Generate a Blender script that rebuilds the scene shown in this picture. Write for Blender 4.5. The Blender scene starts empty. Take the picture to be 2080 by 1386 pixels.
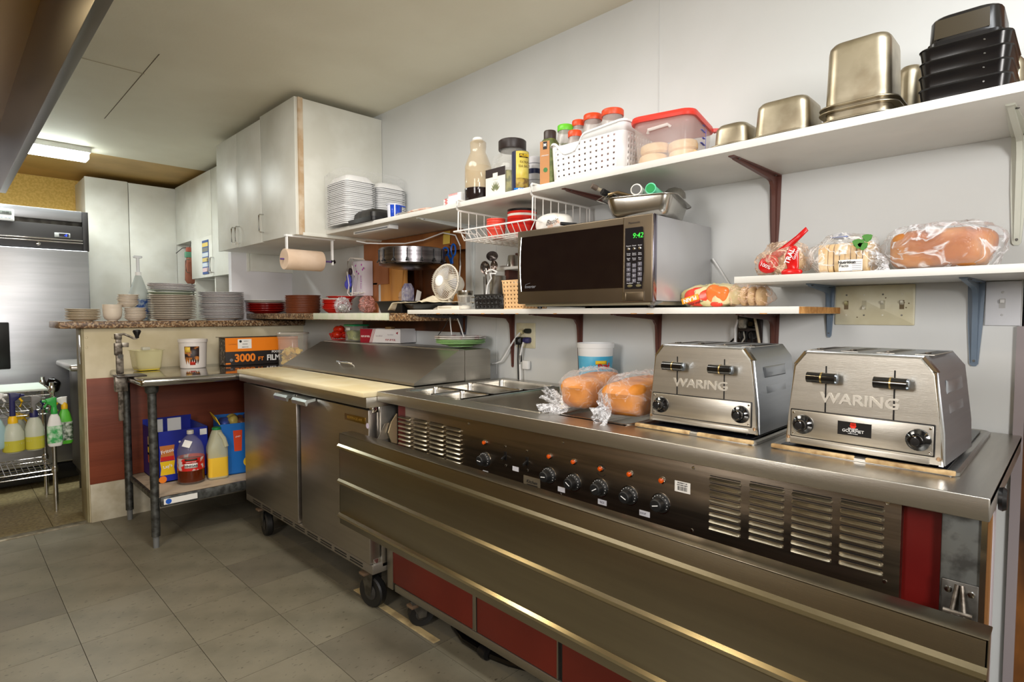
import bpy, bmesh, math, random
from mathutils import Vector, Matrix, noise, Euler
random.seed(7)
R = math.radians
S = bpy.context.scene
COL = S.collection
# ---------------------------------------------------------------- camera
CH, CF, CYAW, CPIT = 1.22, 1159.56, R(45.11), R(2.694)
cd = bpy.data.cameras.new('camera'); cam = bpy.data.objects.new('camera', cd); COL.objects.link(cam)
cd.sensor_width = 36; cd.lens = CF * 36 / 2080; cd.clip_start = .02; cd.clip_end = 60
cam.location = (0, 0, CH); cam.rotation_euler = (R(90) - CPIT, 0, -CYAW)
S.camera = cam
# ---------------------------------------------------------------- world, lights, exposure
S.view_settings.view_transform = 'Standard'; S.view_settings.look = 'None'
S.view_settings.gamma = 1; S.view_settings.exposure = -0.1
w = bpy.data.worlds.new('world'); S.world = w; w.use_nodes = True
w.node_tree.nodes['Background'].inputs[0].default_value = (.75, .78, .85, 1)
w.node_tree.nodes['Background'].inputs[1].default_value = .25

def area(name, loc, aim, sx, sy, power, col):
    l = bpy.data.lights.new(name, 'AREA'); l.shape = 'RECTANGLE'; l.size = sx; l.size_y = sy
    l.energy = power; l.color = col
    o = bpy.data.objects.new(name, l); COL.objects.link(o); o.location = loc
    o.rotation_euler = (Vector(aim) - Vector(loc)).to_track_quat('-Z', 'Y').to_euler()
    return o
area('studio_softbox', (-.25, -1.35, 1.62), (1.8, 1.3, 1.15),   .5, .6, 44, (1, .97, .94))
area('ceiling_lamp_near', (1.0, -.5, 2.36), (1.0, -.5, 0), .3, 1.2, 25, (.93, .97, 1))
area('ceiling_uplight_fill', (.35, .3, 1.95), (.5, .7, 2.4),   .35, .35, 8, (1, .97, .93))  # added uplight to brighten the ceiling, not an actual flash unit
area('studio_softbox_left', (-1.15, .9, 1.75), (1.9, 3.0, 1.45), .6, .8, 32, (1, .97, .93))
area('ceiling_fill_middle', (.75, 1.9, 2.39), (.75, 1.9, 0), .3, 1.2, 22, (1, .96, .88))  # added overhead fill for the deep part of the room, no known fixture
area('fluorescent_far_glow', (.40, 5.12, 2.315), (.40, 5.0, 0), 1.1, .12, 26, (.95, 1, .97))
area('hood_lamp', (-.2, 1.2, 2.22), (-.2, 1.2, 0), .12, .12, 5, (1, .78, .45))
area('hood_lamp_far', (-.2, 2.6, 2.22), (-.2, 2.6, 0), .12, .12, 5, (1, .78, .45))

# ---------------------------------------------------------------- pixel -> world point on a plane (photo 2080x1386)
def ray(u, v):
    x, y = (u - 1040) / CF, (v - 693) / CF
    sy, cy, sp, cp = math.sin(CYAW), math.cos(CYAW), math.sin(CPIT), math.cos(CPIT)
    right = Vector((cy, -sy, 0)); fwd = Vector((sy * cp, cy * cp, -sp)); dn = -Vector((sy * sp, cy * sp, cp))
    return right * x + dn * y + fwd
def PX(u, v, X): d = ray(u, v); t = X / d.x; return d.y * t, d.z * t + CH
def PY(u, v, Y): d = ray(u, v); t = Y / d.y; return d.x * t, d.z * t + CH
def PZ(u, v, z): d = ray(u, v); t = (z - CH) / d.z; return d.x * t, d.y * t
def dist(X, Y): return X * math.sin(CYAW) + Y * math.cos(CYAW)
def rad(u0, u1, X, Y):
    th = math.atan(abs((u0 + u1) / 2 - 1040) / CF)
    return (u1 - u0) * dist(X, Y) / CF / 2 * math.cos(th)
def zAtr(v, X, Y, r): k = 1 - r / dist(X, Y); return zAt(v, X * k, Y * k)
def onX(u, X): return PX(u, 640, X)[0]          # Y where a picture column meets the plane X
def onY(u, Y): return PY(u, 640, Y)[0]
def zX(v, u, X): return PX(u, v, X)[1]
def zY(v, u, Y): return PY(u, v, Y)[1]
def zAt(v, X, Y):
    c = dist(X, Y); # height of picture row v above point X,Y
    k = (v - 693) / CF; sp, cp = math.sin(CPIT), math.cos(CPIT)
    return CH - c * (k * cp + sp) / (cp - k * sp)

# ---------------------------------------------------------------- materials
MC = {}
def lin(c): return tuple(((x / 255) / 12.92 if x / 255 <= .04045 else (((x / 255) + .055) / 1.055) ** 2.4) for x in c)
def M(name, col=(200, 200, 200), rough=.5, metal=0, col2=None, ns=8, bump=0, bs=60, alpha=1, stretch=None, spec=.5, emit=0, coat=0, trans=0, ior=1.45, lo=.4, hi=.6, detail=4):
    if name in MC: return MC[name]
    m = bpy.data.materials.new(name); m.use_nodes = True; MC[name] = m
    n = m.node_tree; b = n.nodes['Principled BSDF']; c = lin(col)
    I = b.inputs
    I['Base Color'].default_value = (*c, 1); I['Roughness'].default_value = rough; I['Metallic'].default_value = metal
    I['Specular IOR Level'].default_value = spec; I['Alpha'].default_value = alpha; I['IOR'].default_value = ior
    I['Coat Weight'].default_value = coat; I['Transmission Weight'].default_value = trans
    if emit: I['Emission Color'].default_value = (*c, 1); I['Emission Strength'].default_value = emit
    if col2 or bump:
        tc = n.nodes.new('ShaderNodeTexCoord'); mp = n.nodes.new('ShaderNodeMapping'); n.links.new(tc.outputs['Object'], mp.inputs[0])
        if stretch: mp.inputs['Scale'].default_value = stretch
    if col2:
        t = n.nodes.new('ShaderNodeTexNoise'); t.inputs['Scale'].default_value = ns; t.inputs['Detail'].default_value = detail
        n.links.new(mp.outputs[0], t.inputs['Vector'])
        r = n.nodes.new('ShaderNodeValToRGB'); n.links.new(t.outputs['Fac'], r.inputs[0])
        r.color_ramp.elements[0].position = lo; r.color_ramp.elements[1].position = hi
        r.color_ramp.elements[0].color = (*c, 1); r.color_ramp.elements[1].color = (*lin(col2), 1)
        n.links.new(r.outputs[0], I['Base Color'])
    if bump:
        t = n.nodes.new('ShaderNodeTexNoise'); t.inputs['Scale'].default_value = bs; t.inputs['Detail'].default_value = 3
        n.links.new(mp.outputs[0], t.inputs['Vector'])
        bp = n.nodes.new('ShaderNodeBump'); bp.inputs['Strength'].default_value = bump; bp.inputs['Distance'].default_value = .002
        n.links.new(t.outputs['Fac'], bp.inputs['Height']); n.links.new(bp.outputs[0], I['Normal'])
    return m
def granite(name, cols, sc=90, rough=.35):
    m = M(name, cols[0], rough); n = m.node_tree; b = n.nodes['Principled BSDF']
    tc = n.nodes.new('ShaderNodeTexCoord'); v = n.nodes.new('ShaderNodeTexVoronoi'); v.inputs['Scale'].default_value = sc
    n.links.new(tc.outputs['Object'], v.inputs['Vector'])
    r = n.nodes.new('ShaderNodeValToRGB'); r.color_ramp.interpolation = 'CONSTANT'
    sep = n.nodes.new('ShaderNodeSeparateColor'); n.links.new(v.outputs['Color'], sep.inputs[0]); n.links.new(sep.outputs[0], r.inputs[0])
    e = r.color_ramp.elements
    while len(e) < len(cols): e.new(.5)
    for i, c in enumerate(cols): e[i].position = i / len(cols); e[i].color = (*lin(c), 1)
    n.links.new(r.outputs[0], b.inputs['Base Color']); return m

STEEL = M('brushed_steel', (190, 188, 184), .34, 1, (184, 182, 178), 3, .12, 40, stretch=(40, 1, 1))
STEELY = M('brushed_steel_long', (186, 182, 174), .34, 1, (180, 176, 168), 2, .10, 40, stretch=(1, 1, 30))
STEELH = M('steel_brushed_along_counter', (192, 188, 180), .30, 1, (184, 180, 172), 3, .10, 30, stretch=(1, 20, 20))
STEELF = M('fridge_steel', (186, 188, 194), .36, 1, (178, 180, 186), 2, .03, 30, stretch=(1, 12, 12))
DSTEEL = M('dull_galvanised', (120, 118, 114), .45, 1, (90, 88, 84), 25)
PAN = M('pan_steel', (192, 182, 160), .38, 1, (164, 152, 130), 12, .1, 25)  # golden reflections on the pan sides are put into the base colour
CHROME = M('chrome', (215, 215, 215), .12, 1)
WHITEP = M('white_paint', (226, 224, 218), .45, 0, (214, 212, 206), 3)
CABW = M('cabinet_white_laminate', (226, 226, 218), .42, 0, (214, 213, 203), 4)
CABEDGE = M('raw_cabinet_edge', (214, 196, 172), .6, 0, (190, 160, 125), 12)
WHITE = M('white_plastic', (238, 238, 238), .4)
FOAM = M('white_foam', (240, 240, 240), .65)
BLACK = M('black_plastic', (22, 21, 22), .35)
BLACKG = M('black_gloss', (12, 10, 10), .12)
RED = M('red_enamel', (150, 22, 16), .3)
DRED = M('dark_red_laminate', (104, 28, 14), .5, 0, (96, 25, 12), 4)
BROWNB = M('brown_bracket_paint', (96, 58, 50), .4)
CREAM = M('cream_plastic', (222, 217, 190), .35, 0, (208, 200, 168), 9)
CHINA = M('cream_china', (226, 214, 198), .25)

# ---------------------------------------------------------------- geometry builder
def rr(w, d, r, z, n=4, cx=0, cy=0):
    r = max(min(r, w / 2 - 1e-4, d / 2 - 1e-4), 1e-4); P = []
    for (sx, sy, a0) in ((1, 1, 0), (-1, 1, 90), (-1, -1, 180), (1, -1, 270)):
        for i in range(n + 1):
            a = R(a0 + 90 * i / n)
            P.append(Vector((cx + sx * (w / 2 - r) + r * math.cos(a), cy + sy * (d / 2 - r) + r * math.sin(a), z)))
    return P
class G:
    def __init__(s): s.b = bmesh.new()
    def box(s, x0, y0, z0, x1, y1, z1, bev=0, seg=2):
        x0, x1 = sorted((x0, x1)); y0, y1 = sorted((y0, y1)); z0, z1 = sorted((z0, z1))
        v = [s.b.verts.new((x, y, z)) for x in (x0, x1) for y in (y0, y1) for z in (z0, z1)]
        fs = [s.b.faces.new([v[i] for i in f]) for f in ((0, 1, 3, 2), (4, 6, 7, 5), (0, 4, 5, 1), (2, 3, 7, 6), (0, 2, 6, 4), (1, 5, 7, 3))]
        if bev:
            es = {e for f in fs for e in f.edges}
            bmesh.ops.bevel(s.b, geom=list(es), offset=min(bev, (x1 - x0) * .45, (y1 - y0) * .45, (z1 - z0) * .45), segments=seg, profile=.5, affect='EDGES')
        return s
    def loft(s, loops, cap0=True, cap1=True, closed=True):
        L = [[s.b.verts.new(p) for p in lp] for lp in loops]; n = len(L[0])
        for a, c in zip(L, L[1:]):
            for i in range(n if closed else n - 1):
                j = (i + 1) % n
                try: s.b.faces.new((a[i], a[j], c[j], c[i]))
                except ValueError: pass
        if cap0 and closed: s.b.faces.new(L[0][::-1])
        if cap1 and closed: s.b.faces.new(L[-1])
        return s
    def lathe(s, prof, c=(0, 0, 0), n=28, ax=None, cap0=True, cap1=True):
        q = Vector((0, 0, 1)).rotation_difference(Vector(ax).normalized()) if ax else None
        loops = []
        for r, z in prof:
            lp = []
            for i in range(n):
                a = 2 * math.pi * i / n; p = Vector((max(r, 1e-5) * math.cos(a), max(r, 1e-5) * math.sin(a), z))
                if q: p = q @ p
                lp.append(p + Vector(c))
            loops.append(lp)
        return s.loft(loops, cap0, cap1)
    def cyl(s, p0, p1, r, r1=None, n=16):
        p0, p1 = Vector(p0), Vector(p1)
        return s.lathe([(r, 0), (r if r1 is None else r1, (p1 - p0).length)], p0, n, p1 - p0)
    def tube(s, pts, r, n=6, closed=False):
        P = [Vector(p) for p in pts]; k = len(P); loops = []; up = None
        for i in range(k):
            if closed: t = (P[(i + 1) % k] - P[i - 1]).normalized()
            else: t = (P[min(i + 1, k - 1)] - P[max(i - 1, 0)]).normalized()
            if up is None: up = Vector((0, 0, 1)) if abs(t.z) < .9 else Vector((1, 0, 0))
            a = t.cross(up)
            if a.length < 1e-4: a = t.orthogonal()
            a.normalize(); bb = t.cross(a).normalized(); up = -bb if False else up
            loops.append([P[i] + a * (r * math.cos(2 * math.pi * j / n)) + bb * (r * math.sin(2 * math.pi * j / n)) for j in range(n)])
        if closed: loops.append(loops[0])
        return s.loft(loops, not closed, not closed)
    def prism(s, pts, a, b_, axis='y'):
        f = {'y': lambda p, t: (p[0], t, p[1]), 'x': lambda p, t: (t, p[0], p[1]), 'z': lambda p, t: (p[0], p[1], t)}[axis]
        return s.loft([[Vector(f(p, a)) for p in pts], [Vector(f(p, b_)) for p in pts]])
    def quad(s, a, b_, c, d):
        s.b.faces.new([s.b.verts.new(p) for p in (a, b_, c, d)]); return s
    def perf(s, a, b_, c, d, nx, nz, fill=.5, margin=0):
        a, b_, c, d = map(Vector, (a, b_, c, d))
        P = lambda u, v: (a * (1 - u) + b_ * u) * (1 - v) + (d * (1 - u) + c * u) * v
        for i in range(nx):
            for j in range(nz):
                u0, u1, v0, v1 = i / nx, (i + 1) / nx, j / nz, (j + 1) / nz
                hu, hv = (u1 - u0) * fill / 2, (v1 - v0) * fill / 2; cu, cv = (u0 + u1) / 2, (v0 + v1) / 2
                o = [s.b.verts.new(P(x, y)) for x, y in ((u0, v0), (u1, v0), (u1, v1), (u0, v1))]
                q = [s.b.verts.new(P(x, y)) for x, y in ((cu - hu, cv - hv), (cu + hu, cv - hv), (cu + hu, cv + hv), (cu - hu, cv + hv))]
                for t in range(4): s.b.faces.new((o[t], o[(t + 1) % 4], q[(t + 1) % 4], q[t]))
        return s
    def blob(s, c, dims, amp=.0, fr=6, seed=0, sq=2.5, nu=36, nv=20, flat=True, ridge=0):
        c = Vector(c); loops = []
        sg = lambda x, e: math.copysign(abs(x) ** e, x)
        for j in range(nv + 1):
            ph = -math.pi / 2 + math.pi * j / nv; lp = []
            for i in range(nu):
                th = 2 * math.pi * i / nu; e = 2 / sq
                p = Vector((sg(math.cos(ph), e) * sg(math.cos(th), e), sg(math.cos(ph), e) * sg(math.sin(th), e), sg(math.sin(ph), e)))
                q = Vector((p.x * dims[0], p.y * dims[1], p.z * dims[2]))
                if amp:
                    k = noise.noise(q * fr + Vector((seed * 7.3, seed, 0)))
                    if ridge: k = 1 - 2 * abs(k) ** .7
                    q += p.normalized() * amp * k
                q += c
                if flat: q.z = max(q.z, c.z - dims[2] * .92)
                lp.append(q)
            loops.append(lp)
        return s.loft(loops)
    def mesh(s, name):
        bmesh.ops.remove_doubles(s.b, verts=s.b.verts, dist=1e-6)
        s.b.faces.ensure_lookup_table()
        bmesh.ops.recalc_face_normals(s.b, faces=s.b.faces)
        me = bpy.data.meshes.new(name); s.b.to_mesh(me); s.b.free()
        me.shade_smooth(); me.set_sharp_from_angle(angle=R(35))
        return me
def obj(name, g, mat, parent=None, loc=(0, 0, 0), rot=None, label=None, solid=0, kind=None):
    me = g.mesh(name) if isinstance(g, G) else g
    o = bpy.data.objects.new(name, me); COL.objects.link(o)
    if isinstance(g, G): me.materials.append(mat)
    o.location = loc
    if rot: o.rotation_euler = rot
    if parent: o.parent = parent
    if label: o['label'] = label
    if kind: o['kind'] = kind
    if solid:
        md = o.modifiers.new('solid', 'SOLIDIFY'); md.thickness = solid; md.offset = 0
    return o
def tag(o, label, cat, group=None):
    o['label'] = label; o['category'] = cat
    if group: o['group'] = group
    return o
def thing(name, label, cat, loc=(0, 0, 0), rz=0, group=None, rot=None):
    o = bpy.data.objects.new(name, None); COL.objects.link(o); o.empty_display_size = .05
    o.location = loc; o.rotation_euler = rot if rot else (0, 0, rz)
    return tag(o, label, cat, group)
def struct(name, g, mat, parent=None, **k):
    o = obj(name, g, mat, parent, **k); o['kind'] = 'structure'; return o
def ctree(o, parent=None):
    c = o.copy(); COL.objects.link(c); c.parent = parent
    for ch in list(o.children): ctree(ch, c)
    return c
def dup(o, loc, rz=None, label=None, scale=None):
    c = ctree(o); c.location = loc
    if rz is not None: c.rotation_euler = (0, 0, rz)
    if label: c['label'] = label
    if scale: c.scale = scale
    return c
def text(s_, size, mat, parent, loc, rot=(R(90), 0, 0), name='lettering', ext=.0004, align='CENTER', sx=1, bold=0, label=None, shear=0):
    cu = bpy.data.curves.new(name, 'FONT'); cu.body = s_; cu.size = size; cu.extrude = ext; cu.align_x = align; cu.align_y = 'CENTER'
    cu.offset = bold; cu.resolution_u = 3; cu.shear = shear
    t = bpy.data.objects.new(name, cu); dg = bpy.context.evaluated_depsgraph_get()
    me = bpy.data.meshes.new_from_object(t); bpy.data.objects.remove(t)
    me.materials.append(mat)
    o = bpy.data.objects.new(name, me); COL.objects.link(o); o.parent = parent; o.location = loc; o.rotation_euler = rot; o.scale = (sx, 1, 1)
    if label: o['label'] = label
    return o
RW = R(-90)          # rotation of things that face the room from the right wall: local x = towards the viewer's right, y = into the wall
W, CEIL = 1.9, 2.41
INK = M('black_ink', (20, 20, 22), .6); INKW = M('white_ink', (235, 235, 235), .6); INKR = M('red_ink', (200, 30, 25), .6)
INKB = M('blue_ink', (30, 90, 190), .6); INKG = M('green_ink', (40, 140, 70), .6); INKY = M('yellow_ink', (240, 200, 40), .6); INKO = M('orange_ink', (238, 130, 30), .6)
PAPER = M('white_paper', (236, 234, 230), .6)

# ================================================================ SETTING
floor = struct('floor', G().box(-2.2, -2.3, -.06, 2.6, 4.07, -.004), M('floor_joint_dirt', (58, 54, 46), .8))
TILE = M('vinyl_tile', (122, 116, 100), .42, 0, (110, 105, 90), 6, .05, 90)
TILE2 = M('vinyl_tile_darker', (112, 106, 92), .42, 0, (102, 97, 84), 6, .05, 90)
def speck(m):
    n = m.node_tree; b = n.nodes['Principled BSDF']; old = b.inputs['Base Color'].links[0].from_socket
    g = n.nodes.new('ShaderNodeNewGeometry'); mp = n.nodes.new('ShaderNodeMapping'); mp.inputs['Scale'].default_value = (1, 2.4, 1); mp.inputs['Rotation'].default_value = (0, 0, .6)
    n.links.new(g.outputs['Position'], mp.inputs[0])
    t = n.nodes.new('ShaderNodeTexNoise'); t.inputs['Scale'].default_value = 38; t.inputs['Detail'].default_value = 2; n.links.new(mp.outputs[0], t.inputs['Vector'])
    r = n.nodes.new('ShaderNodeValToRGB'); r.color_ramp.elements[0].position = .665; r.color_ramp.elements[1].position = .69; n.links.new(t.outputs['Fac'], r.inputs[0])
    t2 = n.nodes.new('ShaderNodeTexNoise'); t2.inputs['Scale'].default_value = 2.2; n.links.new(g.outputs['Position'], t2.inputs['Vector'])
    mx0 = n.nodes.new('ShaderNodeMix'); mx0.data_type = 'RGBA'; mx0.blend_type = 'MULTIPLY'; mx0.inputs[0].default_value = .5
    n.links.new(old, mx0.inputs[6]); n.links.new(t2.outputs['Fac'], mx0.inputs[7])
    mx = n.nodes.new('ShaderNodeMix'); mx.data_type = 'RGBA'; n.links.new(r.outputs[0], mx.inputs[0]); n.links.new(old, mx.inputs[6])
    mx.inputs[7].default_value = (*lin((84, 78, 66)), 1); n.links.new(mx.outputs[2], b.inputs['Base Color'])
speck(TILE); speck(TILE2)
tx, ty = .3035, .3135; X0, Y0 = .332 - 4 * tx, 3.522 - 13 * ty
tm = G().box(.001, .001, -.004, tx - .001, ty - .001, 0).mesh('tile'); tm.materials.append(TILE)
tm2 = G().box(.001, .001, -.004, tx - .001, ty - .001, 0).mesh('tile'); tm2.materials.append(TILE2)
for i in range(10):
    for j in range(14):
        if j == 13 or i == 9: pass
        o = bpy.data.objects.new('tile', tm2 if (i * 7 + j * 3) % 9 == 0 or i >= 7 and j > 6 else tm); COL.objects.link(o); o.parent = floor
        o.location = (X0 + i * tx, Y0 + j * ty, 0)
g = G().box(.001, .001, -.004, tx - .001, 4.07 - (Y0 + 14 * ty) - .001, 0).mesh('tile'); g.materials.append(TILE)
for i in range(10):
    o = bpy.data.objects.new('tile', g); COL.objects.link(o); o.parent = floor; o.location = (X0 + i * tx, Y0 + 14 * ty, 0)
obj('tile_patch', G().box(1.255, 1.66, 0, 1.285, 2.24, .0015), M('worn_tan_strip', (196, 176, 132), .6, 0, (160, 142, 108), 20), floor, label='worn tan strip of bare floor beside the tiles')
# floor of the room beyond
fl2 = struct('floor', G().box(-2.2, 4.12, -.06, 2.6, 7.0, -.004), M('far_floor_joint', (70, 60, 42), .8))
TAN = M('tan_speckled_vinyl', (150, 136, 98), .5, 0, (120, 106, 74), 60)
tm3 = G().box(.001, .001, -.004, .303, .303, 0).mesh('tile'); tm3.materials.append(TAN)
for i in range(-3, 7):
    for j in range(9):
        o = bpy.data.objects.new('tile', tm3); COL.objects.link(o); o.parent = fl2; o.location = (.12 + i * .305, 4.12 + j * .305, 0)
struct('trim_1', G().box(-2.2, 4.065, -.02, .585, 4.125, .006, .004), M('aluminium_threshold', (170, 160, 140), .4, .6, (130, 120, 100), 20))
# walls
WALLM = M('wall_panel_white', (214, 216, 216), .38, 0, (208, 210, 209), 2, .03, 12)
wr = struct('wall_right', G().box(W, 3.02, 0, W + .12, 4.4, 2.6).box(W, .104, 0, W + .12, 2.225, 2.6).box(W, 2.225, 0, W + .12, 3.02, 1.13).box(W, 2.225, 1.66, W + .12, 3.02, 2.6).box(W, 4.4, 0, W + .12, 7.0, 2.6), WALLM)
for (y, z0, z1) in ((1.13, 1.69, 2.41), (2.0, .93, 1.66)):
    obj('panel_joint', G().box(W - .0015, y - .002, z0, W, y + .002, z1), M('joint_line', (206, 208, 208), .6), wr)
struct('wall_right', G().box(W + .002, -.30, 0, W + .12, .10, 2.6), M('rough_brown_wood', (128, 78, 28), .6, 0, (54, 30, 12), 9, .4, 30, stretch=(1, 1, .4)))
struct('wall_right', G().box(W + .002, -2.3, 0, W + .12, -.30, 2.6), WALLM)
struct('trim_2', G().box(W - .012, .092, 0, W + .01, .112, 1.19), M('grey_trim', (150, 140, 142), .5))
struct('ceiling', G().box(-2.2, -2.3, CEIL, 2.6, 5.21, CEIL + .08), M('ceiling_paint', (232, 228, 210), .6, 0, (226, 221, 202), 2, .25, 70))
struct('ceiling', G().box(-2.2, 5.215, CEIL + .004, 2.6, 7.0, CEIL + .09), M('far_ceiling_tan', (196, 160, 96), .5, 0, (180, 146, 84), 3))
cr = struct('trim_3', G().box(.752, 3.03, CEIL - .0015, .755, 4.25, CEIL + .001), M('ceiling_crack', (110, 100, 80), .8))
struct('trim_4', G().box(-.2, 3.325, CEIL - .0025, .76, 3.33, CEIL + .001), M('ceiling_seam', (188, 180, 158), .8))
GOLD = M('gold_textured_wall', (224, 186, 100), .6, 0, (208, 168, 78), 60, .3, 60)
struct('wall_back', G().box(-2.2, 6.42, 0, 2.6, 6.5, 2.6), GOLD)
struct('wall_left', G().box(-1.75, -2.3, 0, -1.65, 7, 2.6), M('left_wall_tan', (190, 164, 116), .5, 0, (170, 142, 96), 6))
struct('wall_front', G().box(-2.2, -2.3, 0, 2.6, -2.2, 2.6), M('rear_wall_cream', (226, 218, 200), .6, 0, (214, 206, 186), 4))
# half wall with the pass-over counter
hw = struct('wall_half', G().box(.587, 4.07, 0, W, 4.24, 1.137), M('painted_half_wall', (222, 212, 186), .5, 0, (196, 184, 152), 3, .05, 20))
obj('wainscot', G().box(.592, 4.064, .224, W, 4.07, .845, .001), M('brick_red_paint', (132, 64, 40), .5, 0, (118, 54, 32), 5, .25, 40, stretch=(.3, 1, 4)), hw, label='brick red painted band')
obj('base_board', G().box(.592, 4.058, 0, W, 4.07, .224, .001), M('dirty_white_board', (204, 198, 180), .5, 0, (172, 162, 138), 6), hw)
obj('end_trim', G().box(.575, 4.066, 0, .587, 4.24, 1.137, .002), M('olive_trim', (160, 152, 122), .5, 0, (140, 130, 98), 8), hw)
obj('latch_plate', G().box(.569, 4.09, .93, .575, 4.12, 1.10, .002), CHROME, hw)
for (u, v) in ((176, 686), (230, 686), (365, 669), (440, 669), (176, 706), (178, 776)):
    x, z = PY(u, v, 4.062); obj('screw_cap', G().lathe([(.008, 0), (.006, .002)], (x, 4.07, z), 12, (0, -1, 0)), MC['painted_half_wall'], hw)
struct('wall_divider', G().box(1.465, 4.245, 1.10, W, 4.30, 1.66), M('white_back_panel', (220, 218, 222), .45))
# ---------------------------------------------------------------- hood
hood = thing('exhaust_hood', 'long stainless exhaust hood overhead at upper left of the photo', 'hood', (0, 0, 0))
obj('front_panel', G().box(.30, -1.2, 2.0, .335, 4.95, 2.41, .003), M('hood_steel', (120, 116, 110), .38, 1), hood)
obj('inner_lining', G().box(-1.3, -1.2, 2.36, .30, 4.95, 2.40), M('gold_tinted_steel', (150, 110, 40), .3, .9), hood)  # gold tone set in the lining's base colour
obj('end_panel', G().box(-1.3, 4.93, 2.0, .30, 4.95, 2.36), STEELF, hood)
for i in range(9):
    obj('grease_filter', G().box(-1.2, -1.0 + i * .6, 2.25, .05, -.45 + i * .6, 2.27, .004), M('filter_steel', (150, 120, 60), .35, .9), hood)
# ---------------------------------------------------------------- fluorescent fixture
lf = thing('fluorescent_light', 'lit white fluorescent ceiling light above the tall fridge', 'ceiling light', (0, 0, 0))
obj('housing', G().box(-.42, 5.05, 2.372, .81, 5.19, 2.41, .003), WHITE, lf)
obj('diffuser', G().box(-.42, 5.06, 2.322, .80, 5.18, 2.372, .012, 3), M('lit_diffuser', (245, 255, 250), .5, emit=20), lf)
# ================================================================ CABINETS
def handle(parent, x, y, z0, z1, off=.028, name='handle'):   # bar handle on a face whose outside is local -y
    return obj(name, G().tube([(x, y, z0), (x, y - off * .8, z0 + .002), (x, y - off, z0 + .01), (x, y - off, z1 - .01), (x, y - off * .8, z1 - .002), (x, y, z1)], .004, 8), CHROME, parent)
c1 = thing('wall_cabinet', 'large white wall cabinet with three doors hung beside the foam boxes', 'cabinet', (W, 4.2, 0), RW)
# local x: 0 -> 1.21 towards viewer, y: -.53 front -> 0 wall
obj('body', G().box(0, -.512, 1.652, 1.215, -.002, 2.372, .001), CABW, c1)
obj('edge_band', G().box(1.200, -.516, 1.648, 1.217, -.508, 2.374).box(1.2155, -.512, 1.648, 1.2175, -.49, 2.374), CABEDGE, c1, label='bare wooden edge strip')
obj('light_rail', G().box(1.2, -.5, 1.644, 1.218, -.12, 1.662, .002), CABW, c1)
ys = [0.0]
for u in (488, 536): ys.append(4.2 - onX(u, 1.37))
ys.append(1.207)
for i in range(3):
    top = 2.376 if i == 2 else 2.362
    d = obj('door', G().box(ys[i] + .002, -.532, 1.648 - (.003 if i == 1 else 0), ys[i + 1] - .002, -.514, top, .0015), CABW, c1)
for x, z0 in ((ys[1] - .035, 1.67), (ys[1] + .03, 1.67), (ys[2] + .03, 1.70)):
    handle(c1, x, -.532, z0, z0 + .105)
c2 = thing('wall_cabinet', 'white wall cabinet with uneven door bottoms and a coupon strip on one door', 'cabinet', (W, 5.93, 0), RW)
xb = 5.93
s392 = xb - onX(392, 1.57); s436 = xb - onX(434.5, 1.57)
zb1 = PX(358, 498, 1.57)[1]; zb2 = PX(415, 564, 1.57)[1]
obj('body', G().box(0, -.31, zb1 + .01, 1.70, 0, 2.385).box(s392 + .01, -.31, zb2 + .005, 1.70, 0, zb1 + .02), CABW, c2)
obj('door', G().box(.004, -.33, zb1, s436 - .004, -.312, 2.375, .0015).box(s392, -.33, zb2, s436 - .004, -.312, zb1 + .001, .0015), CABW, c2)
obj('door', G().box(s436 + .004, -.33, zb2, 1.69, -.312, 2.375, .0015), CABW, c2)
obj('side_post', G().box(s392 + .01, -.31, 1.13, s392 + .03, -.02, zb2), CABW, c2); obj('side_post', G().box(s436 - .02, -.31, 1.13, s436, -.02, zb2), CABW, c2)
obj('back_panel', G().box(-.01, -.325, .9, .0, -.002, zb1 + .02), CABW, c2)
handle(c2, s392 - .06, -.33, 1.585, 1.70); handle(c2, s436 - .035, -.33, zb2 + .03, zb2 + .15); handle(c2, s436 + .03, -.33, zb2 + .03, zb2 + .15)
y0, z1_ = PX(410, 490, 1.565); y1, z0_ = PX(424, 556, 1.565)
cp = obj('coupon_strip', G().box(5.93 - y0, -.335, z0_ , 5.93 - y1, -.331, z1_), M('blue_print', (66, 92, 148), .5), c2, label='blue, yellow and white printed strip')
for k, c in enumerate(((226, 200, 110), (130, 130, 120), (206, 214, 220), (210, 190, 120), (205, 215, 225), (220, 190, 190))):
    zz = z1_ - .02 - k * (z1_ - z0_ - .03) / 6
    obj('print_panel', G().box(5.93 - y0 + .005, -.3357, zz - .032, 5.93 - y1 - .004, -.3351, zz), M('strip_%d_print' % k, c, .6), cp)
# tall cabinet in the far room
tcb = thing('tall_cabinet', 'tall white two-door cabinet standing beside the stainless fridge', 'cabinet', (0, 5.93, 0))
obj('body', G().box(.90, .02, .1, 1.575, .48, 2.37, .001), CABW, tcb)
xs = onY(268, 5.93)
obj('door', G().box(.897, 0, .1, xs - .003, .018, 2.372, .001), CABW, tcb)
obj('door', G().box(xs + .003, 0, .1, 1.572, .018, 2.366, .001), CABW, tcb)
obj('plinth', G().box(.92, .06, 0, 1.56, .44, .1), CABW, tcb)
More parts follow.
